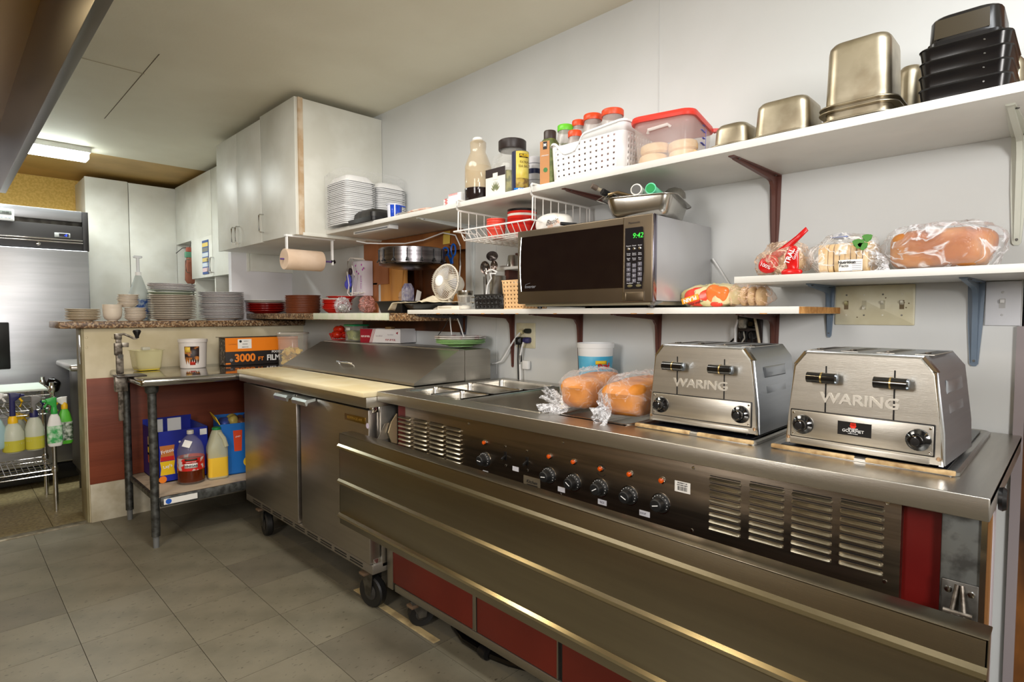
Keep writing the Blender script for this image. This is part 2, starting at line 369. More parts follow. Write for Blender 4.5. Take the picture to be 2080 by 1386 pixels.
# thing hanging in gap under cabinet 2
x_, z_ = PY(386, 520, 5.6)
hb = thing('hanging_bundle', 'reddish brown bag and tools hanging in the gap below the far wall cabinet', 'bag', (x_, 5.6, 0))
za, zb = zAt(510, x_, 5.6), zAt(565, x_, 5.6)
obj('bag', G().loft([rr(.05, .04, .012, za - .06), rr(.075, .05, .012, za - .09), rr(.085, .05, .012, zb - .02), rr(.05, .03, .01, zb - .05)]), M('terracotta_cloth', (150, 92, 70), .7), hb)
obj('colour_tag', G().box(-.04, -.02, za - .06, .02, .02, za - .01, .004), M('green_tag', (96, 150, 120), .5), hb)
obj('colour_tag', G().box(-.03, -.02, za - .01, .03, .02, za + .03, .004), M('red_tag', (170, 90, 70), .5), hb)
obj('wire_hook', G().tube([(-.11, 0, za - .03), (-.06, 0, za + .02), (0, 0, za + .03), (.01, 0, zb1)], .003), BLACK, hb)
obj('strap', G().tube([(.01, 0, zb - .05), (.02, 0, zb - .15)], .006), BLACK, hb)

# ================================================================ SHELVES
EDGECHIP = M('particle_board', (206, 150, 84), .7, 0, (176, 120, 60), 60)
def shelf(name, label, y0, y1, x0, z0, z1, extra=None):
    t = thing(name, label, 'shelf', (W, 0, 0), RW)
    obj('board', G().box(-y1, x0 - W, z0, -y0, -.001, z1, .001), WHITEP, t); return t
us = shelf('wall_shelf', 'long white upper wall shelf carrying jars and steel pans', -.35, 2.975, 1.53, 1.661, 1.682)
ms = shelf('wall_shelf', 'white middle wall shelf carrying the microwave', .510, 2.235, 1.55, 1.221, 1.240)
obj('end_face', G().box(-.5105, 1.55 - W, 1.2215, -.5085, -.001, 1.2395), EDGECHIP, ms, label='raw orange-brown particle board end')
for y in (.6, .94, 1.0, 1.33, 1.52, 1.60, 1.71, 1.9, 2.0):
    obj('edge_chip', G().box(-y - random.uniform(.004, .02), 1.549 - W, 1.2205, -y + .01, 1.5505 - W, 1.2225 + random.uniform(0, .001)), EDGECHIP, ms)
rs = shelf('wall_shelf', 'short white wall shelf carrying bagged breads at right', -.35, .683, 1.555, 1.305, 1.323)
def bracket(label, y, z, arm, leg, mat, w=.026, group=None):
    t = thing('shelf_bracket', label, 'bracket', (W - .001, y, z), RW)
    h = w / 2
    obj('arm', G().loft([[Vector((sx * ww, yy, zz)) for sx, zz in ((-1, 0), (1, 0), (1, -th), (.35, -th * 1.0 - .001), (-.35, -th * 1.0 - .001), (-1, -th))] for yy, ww, th in ((0, h, .004), (-arm * .5, h * .8, .004), (-arm, h * .45, .003))]), mat, t)
    obj('leg', G().loft([[Vector((sx * ww, yy, zz)) for sx, yy in ((-1, 0), (1, 0), (1, -.004), (-1, -.004))] for zz, ww in ((0, h), (-leg * .5, h * .85), (-leg + .006, h * .5), (-leg, h * .25))]), mat, t)
    P = [(-.002, -.002), (-arm * .96, -.004), (-arm * .9, -.008)]
    cr = min(arm, leg) * .16
    P += [(-cr - .012 + cr * math.cos(a) * 1 - cr * 0, -cr - .012 + cr * math.sin(a)) for a in [R(x) for x in (90, 60, 30, 0)]]
    P = [(-.002, -.002), (-arm * .96, -.003), (-arm * .93, -.007), (-cr - .020, -.020), (-cr * .55 - .020, -.024), (-.022, -cr * .6 - .022), (-.018, -cr - .03), (-.006, -leg * .96)]
    obj('web', G().prism(P, -h * .32, h * .32, 'x'), mat, t)
    for yy, zz, ax in ((-.03, -.005, (0, 0, -1)), (-arm * .9, -.004, (0, 0, -1))):
        obj('screw', G().lathe([(.004, 0), (.003, .002)], (h * .55, yy, zz), 8, ax), DSTEEL, t)
    for zz in (-.05, -leg + .014):
        obj('screw', G().lathe([(.004, 0), (.003, .002)], (0, -.005, zz), 8, (0, -1, 0)), DSTEEL, t)
    return t
CREAMB = M('cream_bracket_paint', (206, 208, 196), .4); GREYB = M('blue_grey_bracket', (112, 128, 146), .38)
WHITEB = M('white_bracket_paint', (210, 214, 214), .4)
bracket('brown painted bracket under the upper shelf between microwave and breads', .704, 1.661, .33, .27, BROWNB, .036)
bracket('brown painted bracket arm behind the utensil pan above the microwave', 1.30, 1.661, .34, .25, BROWNB, .034)
bracket('cream bracket under the upper shelf at the far right edge', .120, 1.661, .30, .27, CREAMB, .036)
bracket('white bracket under the upper shelf beside the wood niche', 2.165, 1.661, .34, .40, WHITEB, .03)
bracket('grey-blue bracket under the bread shelf, beside the cream switch plate', .538, 1.305, .20, .155, GREYB, .026)
bracket('grey-blue bracket under the bread shelf, beside the white switch plate', .194, 1.305, .24, .22, GREYB, .036)
bracket('brown bracket behind the first toaster under the middle shelf', .698, 1.221, .28, .20, BROWNB, .03)
bracket('brown bracket under the middle shelf, between toaster and white tub', 1.118, 1.221, .30, .20, BROWNB, .028)
bracket('brown bracket under the middle shelf, beside the white tub', 1.487, 1.221, .31, .245, BROWNB, .03)
bracket('brown bracket under the middle shelf, beside the wall outlet', 1.886, 1.221, .31, .25, BROWNB, .026)
bracket('dark grey bracket under the middle shelf at its left end', 2.243, 1.215, .3, .13, M('dark_grey_paint', (84, 84, 92), .5), .06)

# granite ledge along right wall, half wall counter
GRA = granite('speckled_laminate', [(120, 92, 62), (156, 128, 96), (96, 70, 50), (176, 152, 122), (140, 104, 70), (84, 62, 46)], 130)
lg = thing('laminate_ledge', 'brown speckled laminate ledge along the right wall under the red dishes', 'ledge', (0, 0, 0))
obj('slab', G().box(1.56, 2.24, 1.187, W, 4.30, 1.225, .004), GRA, lg)
obj('painted_edge_board', G().box(1.545, 2.40, 1.190, 1.559, 3.18, 1.226, .002), M('pale_green_worn_paint', (198, 204, 182), .5, 0, (214, 212, 200), 14), lg, label='pale green worn edge board')
ct = thing('pass_counter', 'brown speckled laminate counter on top of the half wall under the plates', 'counter', (0, 0, 0))
obj('slab', G().box(.472, 4.035, 1.138, W, 4.44, 1.178, .006, 3), GRA, ct)
# ---------------------------------------------------------------- wood niche (pass-through) in the right wall
WOOD = M('stained_wood', (170, 112, 58), .45, 0, (134, 80, 36), 6, .1, 30, stretch=(1, 1, .25))
WOODL = M('honey_wood', (208, 150, 80), .5, 0, (176, 116, 54), 6, .1, 30, stretch=(1, 1, .2))
WOODD = M('dark_wood', (96, 50, 22), .5, 0, (64, 32, 14), 6, stretch=(1, 1, .25))
nc = thing('wooden_niche', 'brown wooden board panel with planks behind the round ticket wheel', 'panel', (W, 3.02, 0), RW)
Lx = .795
obj('frame_board', G().box(-.17, -.010, 1.40, .10, -.001, 1.66).box(-.17, -.010, 1.226, -.02, -.001, 1.41), M('reddish_board', (172, 112, 72), .5, 0, (150, 92, 52), 5, stretch=(1, 1, .3)), nc)
obj('top_board', G().box(.0, -.011, 1.55, Lx, .0, 1.659), WOOD, nc)
obj('bottom_board', G().box(-.19, -.012, 1.128, Lx, .0, 1.20), WOODD, nc)
obj('back_board', G().box(0, .105, 1.13, Lx, .115, 1.66), WOODD, nc)
px = 0.0
for k, (wd, m_) in enumerate(((.11, WOODL), (.10, WOODL), (.05, WOODL), (.07, WOODD), (.12, WOODD), (.10, WOOD), (.10, WOODL), (.12, WOOD))):
    obj('plank', G().box(px + .001, .0 if k < 3 else .07, 1.2, px + wd - .002, .02 if k < 3 else .085, 1.56, .002), m_, nc); px += wd
obj('brace', G().loft([[Vector(p) for p in ((.20, -.012, 1.56), (.27, -.012, 1.56), (.235, -.012, 1.32), (.195, -.012, 1.32))], [Vector(p) for p in ((.20, .0, 1.56), (.27, .0, 1.56), (.235, 0, 1.32), (.195, 0, 1.32))]]), WOODL, nc)
# ================================================================ FAR ROOM THINGS
fr = thing('refrigerator', 'tall stainless single-door reach-in refrigerator in the far room', 'refrigerator', (0, 5.2, 0))
zc0, zc1, zd = zY(505, 60, 5.2), 1.968, zY(470, 60, 5.2)
obj('cabinet', G().box(-.02, .03, .12, .795, .80, 1.96, .004), DSTEEL, fr)
obj('top_panel', G().box(-.02, .0, zY(455, 100, 5.2) + .03, .765, .03, 1.968, .004), STEELF, fr)
zt1, zt0 = PY(100, 464, 5.2)[1] + .01, PY(100, 492, 5.2)[1]
obj('control_strip', G().box(-.02, -.004, zt0 - .045, .765, .03, zt1 + .02, .002), M('charcoal_strip', (52, 50, 50), .4), fr)
for dz in (0, .018): obj('trim_bar', G().box(-.02, -.010, zt0 + dz, .765, -.003, zt0 + dz + .011, .002), CHROME, fr)
obj('side_cheek', G().box(.766, -.01, zt0 - .05, .80, .03, 1.965, .002), M('dark_cheek', (44, 42, 42), .45), fr)
xd, zdp = PY(127, 478, 5.19)
dsp = obj('display', G().box(xd - .045, -.012, zdp - .016, xd + .045, -.003, zdp + .016, .003), M('grey_display_frame', (170, 172, 170), .4), fr)
obj('screen', G().box(xd - .02, -.0135, zdp - .011, xd + .035, -.0115, zdp + .011), M('black_screen', (10, 12, 30), .2), dsp)
text('-5', .022, M('blue_led', (40, 70, 255), .5, emit=4), dsp, (xd + .018, -.0145, zdp))
xk, zk = PY(78, 495, 5.19)
obj('lock', G().lathe([(.013, 0), (.013, .006), (.009, .008)], (xk, -.003, zk), 14, (0, -1, 0)), CHROME, fr)
obj('door', G().box(-.02, -.05, .16, .79, .0, zt0 - .052, .008, 3), STEELF, fr)
obj('handle', G().box(.0, -.075, zY(750, 8, 5.15), onY(17, 5.14), -.05, zY(655, 8, 5.15), .006), BLACK, fr)
obj('base_grille', G().box(0, 0, .03, .78, .04, .14, .003), BLACK, fr)
tmx, tmz = PY(11, 436, 5.19)
tm_ = thing('kitchen_timer', 'small white digital timer stuck on the refrigerator top panel', 'timer', (tmx, 5.199, tmz))
obj('body', G().box(-.045, -.016, -.04, .045, 0, .04, .009, 3), WHITE, tm_)
obj('screen', G().box(-.034, -.018, .0, .032, -.0155, .028, .002), M('lcd_grey', (110, 116, 110), .3), tm_)
text('00:00', .016, INK, tm_, (0, -.0186, .014))
for k in range(3): obj('button', G().lathe([(.006, 0), (.005, .002)], (-.02 + k * .02, -.016, -.018), 10, (0, -1, 0)), M('pale_blue_button', (180, 196, 210), .4), tm_)
# stainless counter behind the half wall
sc = thing('prep_counter', 'steel-rimmed dark counter behind the end of the half wall', 'counter', (0, 0, 0))
obj('top', G().box(.56, 4.40, .865, 1.30, 5.0, .905, .015, 4), STEEL, sc)
obj('side_panel', G().box(.63, 4.62, .18, .645, 4.98, .865, .002), M('dull_side', (112, 110, 104), .4, .6), sc)
obj('dark_body', G().box(.65, 4.45, .12, 1.28, 4.98, .864), M('dark_cabinet', (46, 42, 38), .5), sc)  # dark body under the steel top
for x, y in ((.645, 4.45), (.68, 4.95), (1.25, 4.45), (1.25, 4.95)): obj('leg', G().cyl((x, y, 0), (x, y, .87), .02), DSTEEL, sc)
# wire cart
ctt = thing('wire_cart', 'chrome wire shelving cart with a pale mat, left edge of the photo', 'cart', (0, 0, 0))
cx0, cx1, cy0, cy1 = -.10, .478, 4.47, 4.92
for x, y in ((cx0, cy0), (cx1, cy0), (cx0, cy1), (cx1, cy1)):
    p = obj('post', G().cyl((x, y, .0), (x, y, .80), .0125), CHROME, ctt)
    for z in (.26, .64, .76): obj('collar', G().lathe([(.016, -.02), (.02, .0), (.016, .02)], (x, y, z), 12), CHROME, p)
def wire_shelf(z, mesh=True, w_=.0025):
    g = G()
    for zz in (z, z - .028):
        g.tube([(cx0, cy0, zz), (cx1, cy0, zz), (cx1, cy1, zz), (cx0, cy1, zz)], .0035, 6, True)
    for (a, b_) in (((cx0, cy0), (cx1, cy0)), ((cx1, cy0), (cx1, cy1)), ((cx1, cy1), (cx0, cy1))):
        L = math.dist(a, b_); n = int(L / .028)
        g.tube([(a[0] + (b_[0] - a[0]) * i / n, a[1] + (b_[1] - a[1]) * i / n, z - (.028 if i % 2 else 0)) for i in range(n + 1)], .002, 5)
    s_ = obj('wire_shelf', g, CHROME, ctt)
    if mesh:
        g = G(); n = 20
        for i in range(1, n): x = cx0 + (cx1 - cx0) * i / n; g.tube([(x, cy0, z), (x, cy1, z)], w_, 5)
        for i in range(1, 6): y = cy0 + (cy1 - cy0) * i / 6; g.tube([(cx0, y, z - .005), (cx1, y, z - .005)], w_, 5)
        obj('wire_grid', g, CHROME, s_, kind='stuff')
wire_shelf(.26); wire_shelf(.64); wire_shelf(.755, False)
obj('mat', G().box(cx0 + .01, cy0 + .01, .757, cx1 - .02, cy1 - .01, .766, .003), M('pale_green_mat', (214, 226, 214), .5), ctt)
obj('side_rail', G().tube([(.37, 4.42, .665), (.385, 4.42, .60), (.40, 4.42, .44)], .009, 8), CHROME, ctt)
# spray bottles hanging on the cart rail
def spray(name, label, u0, u1, vb, vn, vt, Y, cb, cl, cn, ch, trig=-1, lab=None, sq=0, lf_=.4):
    x0, zb_ = PY(u0, vb, Y); x1, _ = PY(u1, vb, Y); zn = zY(vn, u0, Y); zt = zY(vt, u0, Y); r = (x1 - x0) / 2
    t = thing(name, label, 'spray bottle', ((x0 + x1) / 2, Y, zb_)); H = zn - zb_
    pr = [(r * .82, 0), (r * .98, .01), (r, H * .3), (r * .97, H * .62), (r * .70, H * .84), (r * .36, H * .96), (r * .33, H)]
    if sq: lp = [rr(2 * a, 2 * a * .62, a * .5, z, 4) for a, z in pr]; obj('bottle', G().loft(lp), cb, t)
    else: obj('bottle', G().lathe(pr), cb, t)
    if cl: obj('liquid', G().lathe([(r * .80, .001), (r * 1.0, .010), (r * 1.008, H * lf_)], n=24), cl, t)
    obj('neck_ring', G().lathe([(r * .46, H - .012), (r * .46, H + .012), (r * .3, H + .03)], n=18), cn, t)
    T = zt - zb_
    obj('spray_head', G().loft([rr(.028, .022, .008, H + .02), rr(.026, .022, .008, T - .05), rr(.05, .022, .008, T - .03, cx=trig * .012), rr(.055, .022, .008, T - .008, cx=trig * .014), rr(.03, .018, .006, T)]), ch, t)
    obj('trigger', G().tube([(trig * .03, 0, T - .028), (trig * .045, 0, T - .055), (trig * .035, 0, T - .085)], .006, 8), cn, t)
    obj('nozzle', G().cyl((trig * .035, 0, T - .018), (trig * .056, 0, T - .018), .009, .007), ch, t)
    if lab: obj('label', G().lathe([(r + .0006, H * .22), (r + .0006, H * .55)], n=24, cap0=False, cap1=False) if not sq else G().loft([rr(2 * r + .002, 2 * r * .62 + .002, r * .5, z, 4) for z in (H * .1, H * .6)]), lab, t)
    return t
HAZE = M('frosted_plastic', (224, 230, 214), .3, alpha=.72)
spray('spray_bottle', 'frosted spray bottle with yellow collar, yellow liquid and blue head', 5, 52, 922, 858, 800, 4.42, HAZE, M('yellow_liquid', (214, 206, 70), .2, alpha=.85), M('yellow_plastic', (246, 196, 30), .35), M('navy_plastic', (34, 34, 90), .4), 1)
spray('spray_bottle', 'frosted spray bottle with grey head and navy collar, pale yellow liquid', 51, 92, 916, 845, 806, 4.43, HAZE, MC['yellow_liquid'], MC['navy_plastic'], M('grey_plastic', (120, 118, 118), .4), 1)
spray('spray_bottle', 'white spray bottle with yellow neck hidden behind the yellow-collared bottle', 18, 56, 900, 850, 842, 4.60, HAZE, None, MC['yellow_plastic'], MC['yellow_plastic'], 1)
spray('spray_bottle', 'pale blue spray bottle cut by the left edge of the photo', -28, 14, 915, 848, 800, 4.42, M('pale_blue_plastic', (170, 205, 215), .3), None, WHITE, WHITE, 1)
spray('spray_bottle', 'green labelled cleaner spray bottle with green and white head', 97, 128, 908, 838, 809, 4.40, WHITE, None, M('green_plastic', (52, 170, 72), .35), MC['green_plastic'], -1, M('green_label', (60, 170, 90), .45, 0, (210, 236, 214), 30), 1)
spray('spray_bottle', 'bright lime green spray bottle with white head', 118, 149, 903, 828, 807, 4.46, M('lime_plastic', (96, 200, 60), .35), None, MC['yellow_plastic'], WHITE, -1, M('dark_label', (60, 90, 60), .45, 0, (220, 230, 220), 40), 1)
x_, z_ = PY(119, 790, 4.7)
kt = thing('black_bag', 'crumpled black bag behind the wire cart post', 'bag', (x_, 4.98, z_))
obj('bag', G().blob((0, 0, 0), (.035, .03, .055), .02, 25, 3), BLACKG, kt)

# ================================================================ WORK TABLE
wt = thing('work_table', 'stainless work table with galvanised legs and lower shelf', 'table', (0, 0, 0))
WX0, WX1, WY0, WY1 = .70, 1.86, 3.30, 4.05
STM = M('table_top_steel', (190, 188, 184), .12, 1, (170, 168, 164), 5)
obj('top', G().box(WX0, WY0, .855, WX1, WY1, .893, .014, 5), STM, wt)
GAL = M('galvanised_leg', (104, 106, 104), .5, .8, (70, 70, 68), 30)
for x, y in ((.765, 3.39), (.765, 3.97), (1.80, 3.39), (1.80, 3.97)):
    l = obj('leg', G().cyl((x, y, .06), (x, y, .86), .0205), GAL, wt)
    obj('socket', G().lathe([(.034, .86), (.03, .82), (.022, .81)], (x, y, 0), 16), GAL, l)
    obj('foot', G().lathe([(.014, .0), (.015, .06)], (x, y, 0), 12), M('grey_foot', (110, 112, 112), .5), l)
obj('lower_shelf', G().box(.765, 3.38, .235, 1.82, 4.0, .262, .004), GAL, wt)
obj('shelf_lip', G().box(.785, 3.368, .212, 1.80, 3.384, .264, .003), GAL, wt)
gp = G(); n_ = 14
gp.loft([[Vector((.78 + 1.0 * i / n_, y, .2635 + .003 * noise.noise(Vector((i * .8, y * 9, 0))) + (0 if 3.39 < y < 3.98 else -.0))) for i in range(n_ + 1)] for y in (3.372, 3.42, 3.6, 3.8, 3.98)], False, False, False)
cbp = obj('shelf_liner', gp, M('stained_paper', (196, 180, 160), .7, 0, (130, 112, 96), 7, lo=.5, hi=.7), wt, label='stained sheet of card lining the lower shelf')
st = obj('maker_label', G().box(.80, 3.3665, .222, .96, 3.368, .252), PAPER, wt)
obj('round_mark', G().lathe([(.014, 0), (.014, .0006)], (.822, 3.3664, .237), 16, (0, -1, 0)), INKB, st)
# can opener clamped on the table end
co = thing('can_opener', 'old steel crank can opener with black knob, mounted on the work table', 'can opener', (0, 0, 0))
Yo = 3.60; xo = onY(240, Yo); OS = M('worn_steel', (150, 142, 132), .4, .8, (84, 76, 68), 40)
zz = lambda v: zY(v, 240, Yo)
obj('shaft', G().box(xo - .012, Yo - .008, zz(856), xo + .010, Yo + .008, zz(745), .003).box(xo - .016, Yo - .012, zz(760), xo + .016, Yo + .012, zz(720), .003), OS, co)
obj('head_block', G().box(xo - .022, Yo - .016, zz(722), xo + .012, Yo + .016, zz(697), .004).box(xo + .01, Yo - .010, zz(706), xo + .042, Yo + .010, zz(697), .003), OS, co)
obj('gear_housing', G().box(xo - .020, Yo - .014, zz(690), xo + .012, Yo + .014, zz(678), .004).box(xo - .014, Yo - .01, zz(698), xo + .010, Yo + .01, zz(689), .002), OS, co)
obj('crank_arm', G().tube([(xo - .002, Yo - .012, zz(680)), (xo + .02, Yo - .014, zz(679)), (xo + .045, Yo - .016, zz(684)), (xo + .062, Yo - .018, zz(688)), (xo + .080, Yo - .018, zz(688))], .006, 8), OS, co)
obj('knob', G().lathe([(.009, 0), (.010, .012), (.017, .028), (.020, .036), (.016, .044), (.004, .047)], (xo + .078, Yo - .018, zz(688)), 18), BLACK, co)
obj('gear', G().lathe([(.012, 0), (.012, .006)], (xo + .0, Yo - .016, zz(724)), 12, (0, -1, 0)), DSTEEL, co)
obj('clamp_plate', G().box(xo - .03, Yo - .11, .893, xo + .10, Yo + .02, .899, .002), M('dark_clamp', (70, 62, 56), .45, .5), co)
obj('mounting_bracket', G().box(xo - .026, Yo - .02, .81, WX0 + .0, Yo + .02, .899, .004), OS, co)

# ================================================================ PREP FRIDGE (refrigerated sandwich table)
pf = thing('prep_refrigerator', 'stainless two-door sandwich prep refrigerator on casters', 'refrigerator', (0, 0, 0))
PX0, PY0, PY1 = 1.165, 1.955, 3.27
DOORS = M('door_steel_dark', (176, 170, 164), .32, 1, (170, 164, 158), 2, .06, 40, stretch=(1, 1, 20))
obj('body', G().box(1.225, PY0, .205, 1.85, PY1, .865, .002), STEELY, pf)
obj('deck', G().box(1.155, PY0 - .01, .855, 1.86, PY1, .897, .004), STEELY, pf)
obj('door', G().box(1.175, 2.605, .225, 1.222, PY1 - .01, .843, .004), DOORS, pf)
obj('door', G().box(1.175, PY0 + .01, .225, 1.222, 2.565, .843, .004), DOORS, pf)
for y in (2.665, 2.47):
    y0 = y
    obj('door_handle', G().prism([(1.172, .846), (1.130, .842), (1.122, .832), (1.126, .815), (1.132, .815), (1.135, .828), (1.172, .834)], y0 - .07, y0 + .07, 'y'), M('pale_handle', (190, 198, 196), .25, .9), pf)
for y, z in ((3.25, .85), (1.975, .85), (1.975, .235)): obj('hinge', G().box(1.19, y - .012, z - .02, 1.24, y + .012, z + .008, .003), CHROME, pf)
bz, = (PX(880, 838, 1.172)[1],); b0, b1 = onX(874, 1.173), onX(921, 1.173) if False else PX(921, 845, 1.173)[0]
np_ = obj('name_plate', G().box(1.1715, 1.985, .785, 1.175, 2.145, .812, .001), M('bronze_plate', (120, 92, 34), .3, .8), pf)
text('BEVERAGE-AIR', .016, M('gold_ink', (176, 146, 70), .3, .8), np_, (1.1712, 2.065, .798), (R(90), 0, R(-90)), sx=1.15)
obj('certification_sticker', G().lathe([(.011, 0), (.011, .0006)], (1.1745, 1.970, .782), 16, (-1, 0, 0)), M('pale_violet', (190, 180, 200), .4), pf)
obj('cutting_board', G().box(1.145, PY0 - .005, .897, 1.385, PY1, .917, .003), M('ivory_board', (226, 214, 180), .45, 0, (214, 198, 156), 5), pf)
lidz = 1.055
sec = [(1.385, .90), (1.385, .925), (1.640, lidz), (1.80, lidz), (1.80, .90)]
obj('sloped_lid', G().prism([(1.385, .921), (1.388, .932), (1.622, 1.056), (1.66, 1.056), (1.66, .921)], PY0, PY1 - .03, 'y'), STEELY, pf)
obj('rear_hood', G().prism([(1.662, .9), (1.662, 1.058), (1.80, 1.060), (1.815, 1.05), (1.815, .9)], PY0 - .004, PY1 - .03, 'y'), STEELY, pf)
obj('lid_hinge_strip', G().box(1.635, PY0 + .01, 1.055, 1.668, PY1 - .04, 1.062, .002), STEEL, pf)
hyA, hyB = onX(685, 1.44), onX(714, 1.44)
obj('lid_handle', G().tube([(1.455, hyA, .962), (1.438, hyA, .975), (1.430, hyA - .012, .979), (1.430, hyB + .012, .979), (1.438, hyB, .975), (1.455, hyB, .962)], .0055, 8), CHROME, pf)
for y in (PY0 + .035, PY1 - .06): pass
gv = obj('base_rail', G().box(1.180, PY0, .185, 1.84, PY1, .222, .003), M('base_rail_grey', (132, 126, 116), .45, .7), pf)
for k in range(9):
    y = 3.12 - k * .13
    obj('vent_slot', G().box(1.1785, y - .05, .206, 1.181, y + .05, .211).box(1.1785, y - .05, .195, 1.181, y + .05, .200), BLACK, pf)
RUB = M('black_rubber', (26, 25, 24), .5)
def caster(parent, x, y, r, top, rot=0):
    e = obj('caster', G().lathe([(r * .55, -.016), (r * .92, -.019), (r, -.012), (r, .012), (r * .92, .019), (r * .55, .016)], (0, 0, r), 26, (math.cos(rot), math.sin(rot), 0)), RUB, parent, loc=(x, y, 0))
    c, s = math.cos(rot), math.sin(rot)
    g = G()
    for k in (-1, 1):
        a = Vector((c, s, 0)) * (.024 * k); t = Vector((-s, c, 0))
        g.loft([[Vector((0, 0, r)) + a + t * (-.014) - Vector((0, 0, .012)), Vector((0, 0, r)) + a + t * .014 - Vector((0, 0, .012)), Vector((0, 0, top - .01)) + a + t * .05, Vector((0, 0, top - .01)) + a - t * .028],
                [Vector((0, 0, r)) + a * 1.12 + t * (-.014) - Vector((0, 0, .012)), Vector((0, 0, r)) + a * 1.12 + t * .014 - Vector((0, 0, .012)), Vector((0, 0, top - .01)) + a * 1.12 + t * .05, Vector((0, 0, top - .01)) + a * 1.12 - t * .028]])
    g.box(-.045, -.045, top - .014, .045, .045, top, .002)
    obj('fork', g, DSTEEL, e)
    obj('hub', G().lathe([(r * .5, -.018), (r * .2, -.026), (r * .2, .026), (r * .5, .018)], (0, 0, r), 16, (c, s, 0)), M('dark_hub', (48, 46, 44), .45), e)
    obj('brake_pedal', G().box(-.055, -.02, top - .04, -.02, .02, top - .028, .003), M('rusty_pedal', (104, 84, 66), .6), e)
caster(pf, 1.245, 2.06, .066, .187, R(12)); caster(pf, 1.245, 3.15, .066, .187, R(-8)); caster(pf, 1.80, 2.06, .066, .187, .2); caster(pf, 1.80, 3.15, .066, .187, .4)

# ================================================================ STEAM TABLE
sx = thing('steam_table', 'long stainless hot food steam table with red body panels', 'steam table', (0, 0, 0))
Y0s, Y1s = .095, 1.94
holes = [(1.30, 1.815, 1.545, 1.885), (1.30, 1.815, 1.155, 1.525), (1.32, 1.815, .865, 1.10)]
tp = G()
# counter top built around the wells
TZ0, TZ1 = .906, .918
tp.box(1.205, Y0s, TZ0, 1.298, Y1s, TZ1).box(1.817, Y0s, TZ0, 1.893, Y1s, TZ1).box(1.298, 1.887, TZ0, 1.817, Y1s, TZ1).box(1.298, 1.527, TZ0, 1.817, 1.543, TZ1).box(1.298, 1.102, TZ0, 1.817, 1.153, TZ1).box(1.298, Y0s, TZ0, 1.817, .863, TZ1)
obj('counter_top', tp, STEELH, sx)
obj('front_lip', G().box(1.201, Y0s, .879, 1.208, Y1s, .9185, .002, 3), STEELY, sx)
obj('end_lip', G().box(1.205, Y0s, .879, 1.893, Y0s + .004, .917, .001), STEEL, sx)
obj('end_lip', G().box(1.205, Y1s - .004, .879, 1.893, Y1s, .917, .001), STEEL, sx)
REDP = M('red_panel', (104, 14, 10), .4, 0, (94, 11, 9), 3)
XB = 1.262
obj('body', G().box(XB, .165, .15, 1.86, 1.885, .20).box(1.84, .165, .2, 1.86, 1.885, .88).box(XB, 1.80, .2, 1.84, 1.885, .88).box(XB, .165, .2, 1.84, .2, .88), DSTEEL, sx)
obj('red_front', G().box(XB - .004, .165, .20, XB + .004, 1.882, .878), REDP, sx)
# lower front: frame, doors
XD = 1.245
pA = [PX(790, 1170, XD)[0], PX(961, 1260, XD)[0], PX(973, 1260, XD)[0], PX(1134, 1300, XD)[0], PX(1142, 1300, XD)[0], PX(1368, 1386, XD)[0]]
FR = M('frame_steel', (150, 142, 128), .35, .9)
obj('bottom_rail', G().box(XD - .006, .165, .122, XD + .016, 1.89, .150, .002), FR, sx)
obj('corner_post', G().box(XD - .006, pA[0] + .004, .122, XD + .016, 1.905, .62, .002), FR, sx)
zr = .152
def rdoor(y1, y0):
    return obj('door_panel', G().box(XD - .002, y0, zr, XD + .012, y1, .62, .001), DRED, sx)
rdoor(pA[0], pA[1]); obj('door_post', G().box(XD - .004, pA[2] + .012, zr, XD + .012, pA[1] - .001, .62, .001), FR, sx)
rdoor(pA[2] + .008, pA[3] + .004); obj('door_edge', G().box(XD - .003, pA[3] - .001, zr, XD + .012, pA[3] + .003, .62), FR, sx)
obj('door_gap', G().box(XD + .004, pA[4], zr, XD + .014, pA[3] - .001, .62), BLACK, sx)
rdoor(pA[4] - .002, pA[5] + .004); obj('door_edge', G().box(XD - .003, pA[5] - .001, zr, XD + .012, pA[5] + .003, .62), FR, sx); rdoor(pA[5] - .01, .60); rdoor(.58, .17)
# control panel
XC = 1.238
cpn = obj('control_panel', G().box(XC, .222, .655, XC + .02, 1.805, .880, .001), M('control_panel_steel', (140, 128, 114), .32, 1, (112, 103, 92), 2, .06, 40, stretch=(1, 1, 20)), sx)
def onp(u, v): return PX(u, v, XC - .001)
LV = M('louvre_steel', (214, 206, 186), .34, 1)
lm = G()
lprof = [(0, -.0045), (-.004, -.0035), (-.0085, .0), (-.004, .0035), (0, .0045)]
def louver_mesh(L):
    g = G(); loops = []
    for t, s in ((-1, .05), (-.97, .6), (-.9, 1), (.9, 1), (.97, .6), (1, .05)):
        loops.append([Vector((p[0] * s, t * L / 2, p[1] * (.6 + .4 * s) - .002)) for p in lprof])
    g.loft(loops, False, False, False); me = g.mesh('louvre'); me.materials.append(LV); return me
def louvers(cols, n, L):
    for yc, zt, zb_, L in cols:
        me = louver_mesh(L)
        for k in range(n):
            o = bpy.data.objects.new('louvre', me); COL.objects.link(o); o.parent = sx; o.location = (XC - .0004, yc, zt + (zb_ - zt) * k / (n - 1))
            d = bpy.data.objects.new('louvre_slot', slotm); COL.objects.link(d); d.parent = o; d.location = (0, 0, .006); d.scale = (1, L / .105, 1)
gs = G().box(-.0006, -.05, -.0014, .0004, .05, .0006).mesh('louvre_slot'); gs.materials.append(BLACK); slotm = gs
def col(ul, ur, vt, vb):
    yl, z0 = onp(ul, vt); yr, _ = onp(ur, vt); _, z1 = onp((ul + ur) / 2, vb); zt = onp((ul + ur) / 2, vt)[1]
    return ((yl + yr) / 2, zt, z1, yl - yr)
